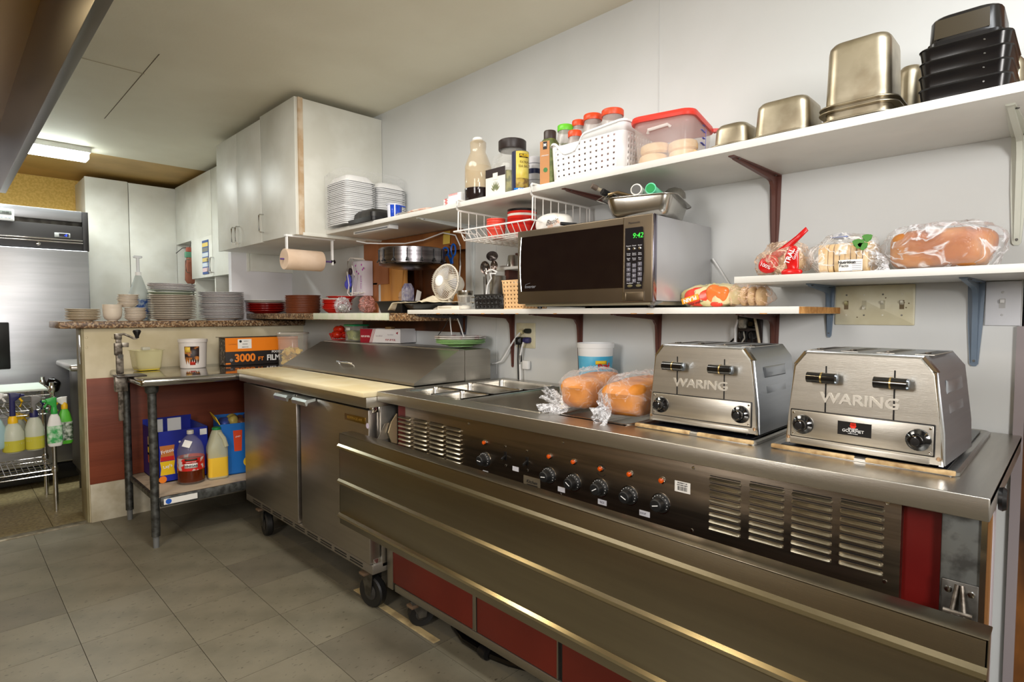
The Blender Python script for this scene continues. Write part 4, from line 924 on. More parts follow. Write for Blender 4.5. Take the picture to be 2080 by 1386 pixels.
for k in range(5): obj('print_line', G().box(-.0588, -.033, .008 + k * .0048, -.0583, -.012, .0092 + k * .0048), M('grey_print', (140, 140, 150), .6), lb)
for (y, z, s) in ((-.045, .073, .012), (-.055, .066, .010), (-.064, .085, .010)):
    obj('leaf_print', G().loft([[Vector((-.066, y + s * math.cos(a) * (1 + .3 * math.sin(3 * a)), z + s * .9 * math.sin(a) * (1 + .3 * math.sin(3 * a)))) for a in [2 * math.pi * i / 14 for i in range(14)]], [Vector((-.064, y + s * math.cos(a), z + s * .9 * math.sin(a))) for a in [2 * math.pi * i / 14 for i in range(14)]]]), M('leaf_green', (70, 130, 50), .5), sb)
obj('blue_print', G().box(-.03, -.01, .096, .02, .03, .0985, .001), M('print_blue', (60, 90, 170), .5), sb)
# red bag (crumpled)
rb = thing('bread_bag', 'crumpled red and clear bread bag leaning up on the bread shelf', 'bread', (1.68, yX(1590, 1.66), zs), 0)
REDF = M('red_bag_film', (200, 22, 22), .2, bump=.8, bs=20, alpha=.95)
g = G().blob((0, .01, .045), (.05, .062, .044), .018, 20, 5, 2.2, 44, 26, ridge=1); obj('bag', g, film('peach_film', .55, (226, 196, 170), .18, 26), rb)
obj('red_band', G().loft([[Vector((-.045 + .012 * math.sin(i), y, z)) for i, (y, z) in enumerate(pp)] for pp in ([(.030, .062), (.0, .082), (-.035, .108), (-.062, .128)], [(.018, .045), (-.005, .062), (-.038, .092), (-.068, .118)])], False, False, False), REDF, rb, solid=.003)
obj('red_patch', G().blob((-.046, .035, .035), (.010, .026, .026), .008, 30, 8, 2.2, 24, 14, False), REDF, rb)
obj('red_patch', G().blob((-.048, -.034, .044), (.008, .018, .036), .008, 30, 11, 2.4, 24, 14, False), REDF, rb)
obj('red_patch', G().blob((-.044, -.030, .010), (.012, .026, .010), .004, 30, 12, 2.4, 24, 14, False), REDF, rb)
text('TRAL', .018, INKW, rb, (-.0585, -.028, .052), (R(90), R(-68), R(-90)), bold=.0004)
text('Golden', .011, INKW, rb, (-.0585, -.044, .058), (R(90), R(-68), R(-90)))
text('100%', .014, INKW, rb, (-.0585, .036, .030), (R(90), R(25), R(-90)))
obj('loaf', G().blob((.0, 0, .04), (.035, .045, .032), .004, 10, 3, 2.8), CRUSTL, rb)
# bag of muffins on middle shelf end
zm = 1.2405
pb = thing('bread_bag', 'red and orange bag of english muffins on the middle shelf beside the microwave', 'bread', (1.70, yX(1455, 1.68), zm), 0)
g = G().blob((0, .02, .034), (.05, .095, .034), .010, 20, 15, 2.3, 48, 26, ridge=1)
obj('bag', g, M('muffin_bag', (222, 206, 160), .3, 0, (196, 186, 130), 14, .6, 24), pb)
for k in range(3): obj('muffin', G().blob((.01, -.075 - k * .024, .032), (.030, .011, .030), .003, 20, k, 2.4), CRUSTL, pb)
REDG = M('tomato_red_film', (236, 70, 48), .25, bump=.5, bs=20)
obj('red_panel', G().blob((-.030, .050, .036), (.024, .050, .030), .006, 22, 2, 2.3, 30, 18, False), REDG, pb)
pn = obj('orange_band', G().box(-.0575, .030, .018, -.055, .088, .036, .002), M('orange_yellow', (246, 160, 30), .4), pb, rot=(R(-16), 0, 0), loc=(0, .004, .016))
text('PLAIN', .0165, INKW, pn, (-.0582, .059, .027), (R(90), R(180), R(-90)), bold=.0005)
text('english muffins', .010, INK, pb, (-.0575, .052, .012), (R(90), R(165), R(-90)), shear=.3)
obj('orange_patch', G().blob((-.034, -.01, .036), (.020, .034, .030), .010, 30, 6, 2.2, 28, 16, False), M('orange_film', (244, 130, 60), .2, bump=.8, bs=24, alpha=.9), pb)
obj('clear_end', G().blob((0, -.095, .034), (.045, .060, .033), .014, 24, 19, 2.3, 44, 22, ridge=1), film('clear_orange_film', .35, (240, 200, 170), .15, 24), pb)
obj('red_patch', G().blob((-.040, -.012, .010), (.012, .020, .009), .004, 30, 16, 2.2, 24, 14, False), REDG, pb)
# ================================================================ DISHES ON THE COUNTER
def plate_prof(r, h=.022, foot=.55, t=.003):
    return [(r * foot * .9, .0), (r * foot, .0), (r * foot, .003), (r * .70, h * .45), (r, h), (r, h + t), (r * .97, h + t * .9), (r * .68, h * .45 + t + .001), (r * .6, .006), (.0005, .006)]
def lip_prof(r, h): return [(r * .55, 0), (r * .57, .001), (r * .80, h * .5), (r * .92, h - .0035), (r, h - .0025), (r, h), (r * .93, h), (r * .78, h * .55), (r * .5, .004), (.0005, .004)]
def cup_prof(r, h): return [(r * .46, 0), (r * .5, 0), (r * .52, .004), (r * .80, h * .22), (r * .95, h * .5), (r * .985, h * .8), (r, h - .002), (r, h), (r * .95, h), (r * .9, h * .5), (r * .5, .008), (.0005, .008)]
def bowl_prof(r, h, t=.003): return [(r * .45, 0), (r * .48, 0), (r * .5, .004), (r * .82, h * .45), (r * .98, h * .85), (r, h), (r - t, h), (r * .96 - t, h * .85), (r * .78, h * .45), (r * .4, .008), (.0005, .007)]
ZC, ZL = 1.1785, 1.2255
NUM = 'first second third fourth fifth sixth seventh eighth ninth tenth eleventh twelfth thirteenth'.split()
def ordn(k, n):
    if n == 1: return ''
    if k == 0: return 'bottom '
    if k == n - 1: return 'topmost '
    return NUM[k] + ' from bottom, ' if k < n / 2 else NUM[n - 1 - k] + ' from top, '
def stack(name, cat, labels, group, X, Y, z, n, pitch, prof, mats, jit=.002, tilt=0, rim=None, rimr=None):
    if isinstance(labels, str): labels = [labels]
    first = {}
    for k in range(n):
        m = mats(k) if callable(mats) else mats
        key = m.name
        if key not in first:
            o = obj(name, G().lathe(prof, n=36), m); first[key] = o
        else:
            o = first[key].copy(); COL.objects.link(o)
        o.location = (X + random.uniform(-jit, jit), Y + random.uniform(-jit, jit), z + k * pitch); o.rotation_euler = (random.uniform(-tilt, tilt), random.uniform(-tilt, tilt), random.uniform(0, 6))
        tag(o, ordn(k, n) + labels[0], cat, group)
def ctr(u0, u1, Y): u = (u0 + u1) / 2; X = onY(u, Y); return X, rad(u0, u1, X, Y)
Yc = 4.17
SAU = M('cream_saucer', (222, 208, 184), .25)
X, r = ctr(132, 205, 4.15); stack('saucer', 'plate', 'cream saucer in the short stack at the counter end', 'cream saucers at the counter end', X, 4.15, ZC, 7, .0092, plate_prof(r, .014, .55), SAU, .004, .012)
X, r = ctr(208, 249, 4.14); stack('bowl', 'bowl', 'cream cup-like bowl in the stack beside the saucers', 'small cream bowls beside the saucers', X, 4.14, ZC, 4, .0125, cup_prof(r, .062), CHINA, .001, .01)
X, r = ctr(249, 298, 4.16); stack('fruit_bowl', 'bowl', 'shallow cream bowl in the stack between cup bowls and plates', 'shallow cream bowls', X + .004, 4.16, ZC, 7, .0095, lip_prof(r * .98, .024), CHINA, .002, .012)
X2, r2 = ctr(238, 283, 4.20); stack('fruit_bowl', 'bowl', 'shallow cream bowl in the upper part of the shallow bowl stack', 'shallow cream bowls on top', X2 - .004, 4.17, ZC + .085, 7, .0092, lip_prof(r2, .022), CHINA, .003, .02)
X, r = ctr(301, 401, 4.20)
PLW = M('cream_plate', (220, 210, 196), .25); PLG = M('sage_plate', (186, 200, 180), .3)
stack('dinner_plate', 'plate', 'cream dinner plate in the tall left plate stack', 'cream dinner plates', X, 4.20, ZC, 14, .0112, plate_prof(r, .016, .62), PLW, .001, .004)
stack('dinner_plate', 'plate', 'pale green dinner plate lying on the cream plates', None, X, 4.20, ZC + 14 * .0112, 1, .01, plate_prof(r * 1.01, .022, .62), PLG)
# striped plates: dark rim lines
def striped(seed, n):
    m = M('dark_rim_plate_%d' % seed, (214, 210, 216), .3); return m
PLS = M('white_rim_plate', (240, 238, 238), .3)
RIMC = [M('rim_slate', (70, 78, 92), .4), M('rim_maroon', (120, 70, 78), .4)]
def rim_plates(label, group, X, Y, z, n, pitch, r, tilt, label_top=None, sag=0):
    pm = G().lathe(plate_prof(r, .016, .62), n=40).mesh('dinner_plate'); pm.materials.append(PLS)
    rm = []
    for c in RIMC:
        q = G().lathe([(r * 1.001, .0176), (r * 1.004, .0181), (r * 1.001, .0187), (r * .985, .0191)], n=40, cap0=False, cap1=False).mesh('rim_band'); q.materials.append(c); rm.append(q)
    for k in range(n):
        o = bpy.data.objects.new('dinner_plate', pm); COL.objects.link(o)
        o.location = (X + random.uniform(-.003, .003), Y + random.uniform(-.003, .003), z + k * pitch); o.rotation_euler = (random.uniform(-tilt, tilt), random.uniform(-tilt, tilt) + sag, 0)
        tag(o, ordn(k, n) + label, 'plate', group)
        b_ = bpy.data.objects.new('rim_band', rm[(k * 5 // 2) % 2]); COL.objects.link(b_); b_.parent = o
rim_plates('white dinner plate with dark rim on top of the cream plate stack', 'dark-rimmed plates on the cream stack', X, 4.20, ZC + 15 * .0112 + .012, 5, .0095, r * .99, .012, sag=.03)
X, r = ctr(404, 497, 4.20)
rim_plates('white dinner plate with dark rim in the right-hand plate stack', 'dark-rimmed plates in the right-hand stack', X, 4.20, ZC, 18, .0102, r, .012)
# ledge dishes
REDD = M('red_dish', (176, 26, 20), .25); WHD = M('off_white_dish', (226, 222, 212), .3); BRD = M('brown_plastic_dish', (122, 62, 34), .45)
Xl = 1.70
Y = onX(541, Xl - .02); r = rad(500, 583, 1.68, Y)
stack('shallow_bowl', 'bowl', 'red shallow bowl in the stack on the laminate ledge', 'red shallow bowls', 1.68, Y, ZL, 5, .0115, lip_prof(r, .024), REDD, .001, .01)
stack('shallow_bowl', 'bowl', ['off-white shallow bowl on top of the red bowls'], None, 1.68, Y, ZL + .062, 1, .013, lip_prof(r * 1.03, .022), WHD)
stack('shallow_bowl', 'bowl', ['upper off-white shallow bowl tilted on the red bowl stack'], None, 1.675, Y + .01, ZL + .074, 1, .013, lip_prof(r * .98, .020), WHD)
Y = onX(610, 1.70); r = rad(571, 650, 1.70, Y) * .93
stack('baking_dish', 'dish', 'brown plastic plate in the stack between red bowls and red cups', 'brown plastic plates', 1.72, Y, ZL, 12, .0095, [(r * .9, 0), (r * .92, .001), (r * .95, .010), (r, .011), (r, .0145), (r * .94, .0145), (r * .9, .003), (.0005, .003)], BRD, .0015, .01)
Y = onX(682, 1.72); r = rad(650, 714, 1.72, Y)
TOM = M('tomato_red_dish', (206, 40, 30), .25)
stack('oval_dish', 'dish', 'bright red oval dish in the stack next to the bagged jar', 'bright red oval dishes', 1.73, Y, ZL, 7, .0085, lip_prof(r * .98, .030), TOM, .002, .02)
stack('oval_dish', 'dish', ['cream-lined red dish nested on top of the red oval dishes'], None, 1.725, Y, ZL + .062, 1, 1, lip_prof(r * .95, .028), WHD)
stack('oval_dish', 'dish', ['red dish leaning behind the cream-lined dish'], None, 1.76, Y, ZL + .076, 1, 1, lip_prof(r * .98, .028), TOM)
bpy.data.objects[-1]
# bags beside them
Y = onX(716, 1.72); fb = thing('foil_bag', 'crinkled clear bag of foil pieces on the ledge below the wire rack', 'bag', (1.66, Y, ZL))
obj('bag', G().blob((0, .0, .042), (.04, .040, .042), .012, 30, 44, 2.2, 40, 24, ridge=1), film('crinkle_film', .55, (226, 226, 232), .12, 30), fb)
obj('contents', G().blob((0, -.0, .026), (.03, .03, .024), .010, 40, 45, 2.2), M('dark_green_bits', (80, 84, 66), .5, 0, (200, 196, 190), 40), fb)
Y = onX(735, 1.80); fb = thing('reddish_bag', 'clear bag with reddish contents on the ledge by the niche', 'bag', (1.83, Y - .01, ZL))
obj('bag', G().blob((0, 0, .05), (.045, .045, .05), .010, 30, 48, 2.2, 36, 22, ridge=1), film('rosy_film', .5, (226, 160, 150), .14, 30), fb)
# pump jug behind the bowls
Yj = 4.36; X, r = ctr(263, 303, Yj)
pj = thing('pump_jug', 'translucent jug with white hand pump behind the bowls', 'jug', (X, Yj, ZC))
zt = zAt(520, X, Yj) - ZC; zn = zAt(560, X, Yj) - ZC; zsh = zAt(590, X, Yj) - ZC
obj('jug', G().loft([rr(2 * r, 2 * r, .03, 0), rr(2 * r, 2 * r, .03, zsh - .03), rr(1.7 * r, 1.7 * r, .03, zsh), rr(r * .8, r * .8, .02, zn - .012), rr(r * .62, r * .62, .018, zn)]), M('frosted_jug', (196, 206, 204), .3, alpha=.8), pj)
obj('cap', G().cyl((0, 0, zn), (0, 0, zn + .022), .019, .017), WHITE, pj)
obj('pump_stem', G().cyl((0, 0, zn + .02), (0, 0, zt - .012), .010), M('white_pump', (226, 230, 234), .35, alpha=.85), pj)
obj('pump_head', G().loft([rr(.044, .03, .008, zt - .014), rr(.05, .03, .008, zt - .006), rr(.044, .026, .008, zt)]), MC['white_pump'], pj)
obj('blue_label', G().box(-r * .6, -r - .001, .01, r, -r + .001, .14), M('blue_white_label', (30, 80, 160), .45, 0, (210, 226, 222), 30), pj)
obj('blue_band', G().box(-r * .9, -r * 1.01, .125, r * 1.02, -r + .004, .136), M('royal_blue', (40, 50, 150), .4), pj)

# ================================================================ ITEMS ON THE WORK TABLE
ZT = .8935
def ontab(u, v): return PZ(u, v, ZT)
x0, y0 = ontab(297, 750); 
yb = 3.86; u0, u1 = 262, 328; X = onY(295, yb)
tb = thing('yellow_tub', 'translucent yellow-stained food pan with oil on the work table', 'food pan', (X, yb, ZT), R(6))
zt = zAt(711, X, yb) - ZT; wv = rad(262, 327, X, yb) * 2
YPL = M('stained_clear_plastic', (220, 214, 170), .25, alpha=.42)
obj('pan', pan(wv, .15, zt, .018, .009, .86, n=5), YPL, tb, loc=(0, 0, zt), solid=.002)
obj('oil', G().loft([rr(wv * .70, .105, .014, .003), rr(wv * .72, .108, .014, .020)]), M('yellow_oil', (222, 196, 20), .15), tb)
obj('lid_tab', G().box(-.02, -.005, zt - .002, .02, .03, zt + .016, .004), M('tab_clear', (220, 220, 210), .2, alpha=.6), tb)
X = onY(390, 3.84); rr_ = rad(360, 420, X, 3.84); zt = zAt(689, X, 3.84) - ZT
ic = thing('plastic_bucket', 'round white translucent bucket with picture label on the work table', 'bucket', (X, 3.84, ZT))
obj('bucket', G().lathe([(rr_ * .86, 0), (rr_ * .9, .004), (rr_ * .98, zt * .9), (rr_ * 1.03, zt * .9), (rr_ * 1.03, zt), (rr_ * .96, zt), (rr_ * .93, zt * .88), (rr_ * .84, .006), (.001, .006)], n=36), M('translucent_white', (222, 216, 212), .35, alpha=.93), ic)
gl = G(); nA = 10
arc = [R(-90 - 52 + 62 * i / nA) for i in range(nA + 1)]
gl.loft([[Vector((rr_ * k * math.cos(a), rr_ * k * math.sin(a), z)) for a in arc] for z, k in ((zt * .10, .898), (zt * .76, .972))], False, False, False)
obj('picture_label', gl, M('dark_label_print', (40, 24, 22), .4, 0, (196, 120, 50), 26, lo=.5, hi=.62), ic, solid=.0008)
for (a0, c, z) in ((-128, M('label_gold', (222, 184, 70), .4), .66), (-108, M('label_red', (190, 50, 36), .4), .22)):
    a = R(a0); obj('label_patch', G().loft([[Vector(((rr_ * .965 + .0015 - (.66 - z) * .012) * math.cos(t), (rr_ * .965 + .0015 - (.66 - z) * .012) * math.sin(t), zz_)) for t in (a - .2, a, a + .2)] for zz_ in (zt * (z - .1), zt * (z + .08))], False, False, False), c, ic, solid=.0006)
# film box
yb = 3.80; X0b = onY(456, yb); X1b = X0b + .47
fbx = thing('film_box', 'orange and black cling film box reading 3000 FT FILM', 'box', (X0b, yb, ZT), R(0))
H = zY(685, 520, yb) - ZT
obj('box', G().box(0, 0, 0, X1b - X0b, .115, H, .0015), M('black_card', (36, 32, 32), .45), fbx)
obj('orange_panel', G().box(.0, -.0012, H * .50, X1b - X0b, .0005, H - .002), M('orange_card', (240, 132, 26), .4), fbx)
obj('side_print', G().box(-.0008, .01, .005, .0005, .10, H - .01), M('side_card', (70, 62, 56), .5, 0, (150, 140, 128), 60, lo=.55, hi=.6), fbx)
obj('open_flap', G().box(-.045, .0, H - .004, .0, .11, H - .001), M('cardboard_dark', (84, 66, 46), .6), fbx, rot=(0, R(8), 0))
obj('open_flap', G().box(0, .11, H - .002, X1b - X0b, .135, H + .001), MC['cardboard_dark'], fbx)
text('3000', .068, INKO, fbx, (.118, -.0014, H * .25), bold=.0024, sx=.95); text('FT', .034, INKO, fbx, (.218, -.0014, H * .20), bold=.001)
text('FILM', .052, INKW, fbx, (.300, -.0014, H * .22), bold=.0014, sx=.85); text('FOOD', .020, INKW, fbx, (.318, -.0014, H * .44), bold=.0006)
dk = obj('sticker', G().box(.075, -.002, H * .60, .160, -.0012, H * .94), PAPER, fbx)
obj('sticker_dot', G().lathe([(.008, 0), (.008, .0004)], (.092, -.002, H * .86), 14, (0, -1, 0)), INK, dk)
for k, s in enumerate(('SUPPLY', 'FOOD', 'SERVICE')): text(s, .011 if k else .009, INK, dk, (.122 - (.002 if k else -.004), -.0023, H * (.86 - .105 * k)))
text('CATERING', .010, M('dark_orange', (150, 70, 20), .5), fbx, (.045, -.0014, H * .76))
obj('orange_band', G().box(.0, -.0012, H * .05, .030, .0003, H * .10), INKO, fbx)
obj('round_mark', G().lathe([(.010, 0), (.010, .0005)], (.035, -.0006, H * .2), 14, (0, -1, 0)), M('grey_dot', (120, 120, 126), .5), fbx)
# clear tub of chips
yq = 3.55; X = onY(594, yq); rr_ = rad(561, 626, X, yq); 
tbx = thing('clear_tub', 'clear round container of yellow potato chips beside the film box', 'container', (X, yq, ZT))
zt = zAt(677, X, yq) - ZT
CLR = M('clear_rigid_plastic', (225, 222, 216), .08, alpha=.13, spec=.9)
obj('tub', G().lathe([(rr_ * .86, 0), (rr_ * .9, .01), (rr_ * .93, zt * .84), (rr_ * .97, zt * .85), (rr_ * .98, zt)], n=40, cap0=True, cap1=False), CLR, tbx, solid=.002)
obj('lid', G().lathe([(rr_ * 1.03, -.006), (rr_ * 1.05, 0), (rr_ * 1.0, .006), (rr_ * .3, .004), (.001, .004)], (0, 0, zt), 40), M('lid_clear', (190, 182, 172), .15, alpha=.6), tbx)
CHP = M('potato_chip', (232, 200, 110), .55, 0, (220, 178, 78), 20)
cm = G().loft([[Vector((x * .024, y * .018, .004 * math.sin(x * 2.4) + z)) for x, y in [(math.cos(2 * math.pi * i / 10), math.sin(2 * math.pi * i / 10)) for i in range(10)]] for z in (0, .0015)]).mesh('chip'); cm.materials.append(CHP)
for k in range(90):
    a = random.uniform(0, 6.28); q = (rr_ * .62) * math.sqrt(random.random()); z = .012 + k / 90 * zt * .45
    o = bpy.data.objects.new('chip', cm); COL.objects.link(o); o.parent = tbx; o.location = (q * math.cos(a), q * math.sin(a), z); o.rotation_euler = (random.uniform(-1, 1), random.uniform(-1, 1), a)
# lower shelf things
ZS = .2672
def PS(u, v): return PZ(u, v, ZS)
xa, ya = PS(325, 985) if False else (0, 0)
bb = thing('snack_box', 'open blue cardboard box of corn and potato chips on the lower shelf', 'box', (.83, 3.50, ZS), R(8))
BLU = M('blue_card', (28, 44, 160), .45, 0, (24, 36, 140), 4); wB, dB, hB = .40, .30, zAt(875, .95, 3.5) - ZS
xL = onY(272, 3.62); 
bb.location = (.845, 3.648, ZS); wB = 0.262; dB = .33; hB = zY(879, 319, 3.648) - ZS; bb.rotation_euler = (0, 0, R(0))
for nm, bx_ in (('front_wall', (0, 0, 0, wB, .004, hB)), ('left_wall', (0, 0, 0, .004, dB, hB)), ('right_wall', (wB - .004, 0, 0, wB, dB, hB)), ('back_wall', (0, dB - .004, 0, wB, dB, hB + .03)), ('bottom', (0, 0, 0, wB, dB, .004))):
    obj(nm, G().box(*bx_), BLU if nm != 'left_wall' else M('purple_card', (52, 34, 110), .5), bb)
for k, (sx_, yy) in enumerate(((.03, 0), (.13, 0))): obj('inner_label', G().box(sx_, dB - .0055, hB * .72, sx_ + .075, dB - .004, hB + .02), PAPER, bb)
def bagprint(x, z, w_, h_, c1, c2, s, par=None, y=-.0006, ts=None):
    e = obj('printed_bag', G().prism([(x, z), (x + w_, z), (x + w_ * .93, z + h_ * .5), (x + w_, z + h_), (x, z + h_), (x + w_ * .07, z + h_ * .5)], y, y - .0006, 'y'), c1, par)
    if c2: obj('bag_band', G().box(x + w_ * .05, y - .0010, z, x + w_ * .95, y - .0004, z + h_ * .28), c2, e)
    text(s, ts or w_ * .3, INKW, e, (x + w_ / 2, y - .0013, z + h_ * .62), rot=(R(90), R(-10), 0), bold=.0004); return e
bagprint(.008, hB * .42, .075, hB * .30, M('corn_bag', (196, 120, 60), .4), INKR, 'Fritos', bb, ts=.028)
bagprint(.008, hB * .14, .075, hB * .27, M('yellow_bag_print', (236, 196, 30), .4), None, "Lay's", bb, ts=.024)
obj('sun_logo', G().lathe([(.02, 0), (.02, .0005)], (.02, -.0003, hB * .06), 16, (0, -1, 0)), INKO, bb)
for z in (hB * .76, hB * .11, ): obj('count_dot', G().lathe([(.006, 0), (.006, .0005)], (.11, -.0008, z), 12, (0, -1, 0)), INKW, bb)
obj('barcode', G().box(wB - .045, -.0008, hB * .84, wB - .008, 0, hB * .96), PAPER, bb)
for z, c in ((hB * .74, M('tan_print', (176, 150, 110), .5)), (hB * .58, INKY), (hB * .42, M('corn_print', (190, 90, 40), .5))):
    obj('side_picture', G().box(-.0008, .10, z - .04, 0, .22, z + .02), c, bb)
obj('side_emblem', G().lathe([(.022, 0), (.022, .0005)], (-.0003, .05, hB * .14), 16, (-1, 0, 0)), INKW, bb)
for k in range(4): obj('snack_bag', G().blob((.06 + .045 * k, .12 + .05 * (k % 2), .06), (.03, .05, .06), .01, 20, k + 60, 2.3), M('snack_%d' % (k % 2), ((190, 150, 70), (60, 50, 90))[k % 2], .4), bb)
# vinegar jug
xv, yv = onY(380, 3.562), 3.562; rv = rad(351, 408, xv, yv)
vj = thing('vinegar_jug', 'clear plastic jug of amber vinegar with red label on the lower shelf', 'jug', (xv, yv, ZS))
hz = zAt(875, xv, yv) - ZS
JUG = M('clear_jug_plastic', (205, 200, 196), .08, alpha=.14, spec=.9)
obj('jug', G().lathe([(rv * .9, 0), (rv, .01), (rv * .98, hz * .1), (rv, hz * .12), (rv * .98, hz * .22), (rv, hz * .24), (rv, hz * .58), (rv * .96, hz * .66), (rv * .8, hz * .78), (rv * .45, hz * .88), (rv * .22, hz * .92), (rv * .21, hz * .95)], n=36), JUG, vj)
obj('vinegar', G().lathe([(rv * .86, .003), (rv * 1.003, .012), (rv * 1.003, hz * .44)], n=36), M('amber_vinegar', (88, 34, 10), .12, alpha=.95), vj)
obj('cap', G().lathe([(rv * .26, hz * .94), (rv * .26, hz), (rv * .24, hz + .003)], n=20), M('grey_white_cap', (196, 190, 180), .4), vj)
VL = obj('label', G().lathe([(rv * 1.008, hz * .26), (rv * 1.008, hz * .50)], n=36, cap0=False, cap1=False), M('vinegar_label', (206, 40, 34), .4, 0, (214, 206, 204), 24, lo=.52, hi=.58), vj)
av = math.atan2(-yv, -xv)
tmpE = (R(90), 0, av + R(90))
def onround(par, r_, z, w_, h_, mat, ang=av, nm='label_band', off=.0012):
    hh = w_ / r_ / 2; return obj(nm, G().loft([[Vector(((r_ + off) * math.cos(a), (r_ + off) * math.sin(a), zz_)) for a in [ang - hh + 2 * hh * i / 6 for i in range(7)]] for zz_ in (z - h_ / 2, z + h_ / 2)], False, False, False), mat, par, solid=.0004)
onround(VL, rv, hz * .36, rv * .95, hz * .085, PAPER, nm='white_band', off=.0022); onround(VL, rv, hz * .43, rv * 1.1, hz * .045, INKR, nm='red_ribbon', off=.002); onround(VL, rv, hz * .475, rv * .9, hz * .035, M('dark_green_band', (50, 60, 50), .5), nm='dark_band', off=.002)
text('VINEGAR', .016, INK, VL, ((rv + .0035) * math.cos(av), (rv + .0035) * math.sin(av), hz * .36), tmpE, bold=.0003)
text('APPLE CIDER', .009, INKW, VL, ((rv + .0035) * math.cos(av), (rv + .0035) * math.sin(av), hz * .43), tmpE)
obj('price_tag', G().box(-.02, -.001, -.02, .02, .001, .02), PAPER, vj, loc=((rv * .82) * math.cos(av - .3), (rv * .82) * math.sin(av - .3), hz * .78), rot=(R(-35), .3, av + R(90) - .3))
# juice jug with green cap
xv, yv = onY(434, 3.560), 3.560; wv = 1.62 * rad(408, 460, xv, yv)
jj = thing('juice_jug', 'square plastic jug of yellow liquid with green cap on the lower shelf', 'jug', (xv, yv, ZS), av + R(96))
hz = zAt(868, xv, yv) - ZS
HJ = M('hazy_jug_plastic', (206, 204, 172), .3, alpha=.62)
obj('jug', G().loft([rr(wv * .96, wv * .96, .02, 0), rr(wv, wv, .022, .01), rr(wv, wv, .022, hz * .60), rr(wv * .85, wv * .85, .03, hz * .72), rr(wv * .5, wv * .5, .03, hz * .93), rr(wv * .30, wv * .30, .018, hz * .97)]), HJ, jj)
obj('liquid', G().loft([rr(wv * .9, wv * .9, .02, .004), rr(wv * 1.004, wv * 1.004, .022, .012), rr(wv * 1.004, wv * 1.004, .022, hz * .42)]), M('yellow_egg_liquid', (240, 196, 60), .3), jj)
obj('jug_handle', G().tube([(wv * .10, -wv * .22, hz * .90), (wv * .30, -wv * .36, hz * .78), (wv * .40, -wv * .46, hz * .62)], .013, 10), HJ, jj)
obj('cap', G().lathe([(.024, hz * .955), (.024, hz * .995), (.022, hz)], n=20), M('cap_green', (30, 130, 70), .4), jj)
obj('brown_label', G().box(-wv / 2 - .001, -wv * .35, hz * .08, -wv / 2, wv * .3, hz * .5), M('brown_label', (110, 56, 24), .5, 0, (190, 130, 70), 30), jj)
# blue box 50
x5, y5 = PS(484, 972)
b5 = thing('snack_box', 'bright blue snack box with yellow circle reading 50, beside the prep refrigerator', 'box', (1.182, 3.55, ZS), R(-10))
hB = zAt(862, 1.2, 3.53) - ZS
obj('box', G().box(-.04, 0, 0, .16, .004, hB).box(-.04, 0, 0, -.036, .26, hB).box(.156, 0, 0, .16, .26, hB).box(-.04, .256, 0, .16, .26, hB + .02).box(-.04, 0, 0, .16, .26, .005), M('bright_blue_card', (20, 104, 186), .4), b5)
obj('yellow_flap', G().box(-.003, 0, 0, .001, .24, .05), INKY, b5, loc=(-.038, 0, hB), rot=(0, R(-25), 0))
e = obj('yellow_circle', G().lathe([(.032, 0), (.032, .0006)], (.115, 0, hB * .22), 24, (0, -1, 0)), INKY, b5); text('50', .036, INK, e, (.115, -.0010, hB * .24), bold=.0012)
e = obj('orange_bag_print', G().prism([(.035, hB * .45), (.075, hB * .45), (.08, hB * .86), (.03, hB * .86)], -.0002, -.0008, 'y'), M('orange_red', (214, 70, 30), .4), b5); text('chips', .014, INKW, e, (.056, -.0012, hB * .74), rot=(R(90), R(-12), 0))
obj('barcode', G().box(.10, -.0008, hB * .80, .135, 0, hB * .93), PAPER, b5)
for k, c in enumerate(((70, 90, 170), (190, 170, 90), (120, 80, 60), (40, 60, 120))): obj('snack_bag', G().blob((.0 + .045 * k, .12, hB - .01 + .012 * (k % 2)), (.03, .08, .03), .012, 24, k + 80, 2.2), M('crinkled_snack_%d' % k, c, .35), b5)
# ================================================================ THINGS ON THE PREP REFRIGERATOR
ZP = 1.0625
def Ptop(u, v): return PZ(u, v, ZP)
tx_, ty_ = 1.735, onX(690, 1.735)
ts_ = thing('tomato_basket', 'small red mesh basket of tomatoes on the prep refrigerator', 'basket', (1.735, onX(688, 1.735), ZP)); rt = rad(668, 708, 1.735, ty_)
g = G()
for z, q in ((.001, .72), (.018, .86), (.036, 1.0), (.039, 1.0)): g.tube([(rt * q * math.cos(a), rt * q * math.sin(a), z) for a in [2 * math.pi * i / 20 for i in range(20)]], .0016, 5, True)
for i in range(20): a = 2 * math.pi * i / 20; g.tube([(rt * .72 * math.cos(a), rt * .72 * math.sin(a), .001), (rt * math.cos(a + .1), rt * math.sin(a + .1), .038)], .0014, 5)
obj('mesh_basket', g, M('red_plastic', (206, 32, 26), .35), ts_); obj('base', G().lathe([(rt * .72, 0), (rt * .72, .002)], n=20), MC['red_plastic'], ts_)
TOMA = M('tomato_skin', (206, 56, 24), .2, 0, (190, 36, 18), 9)
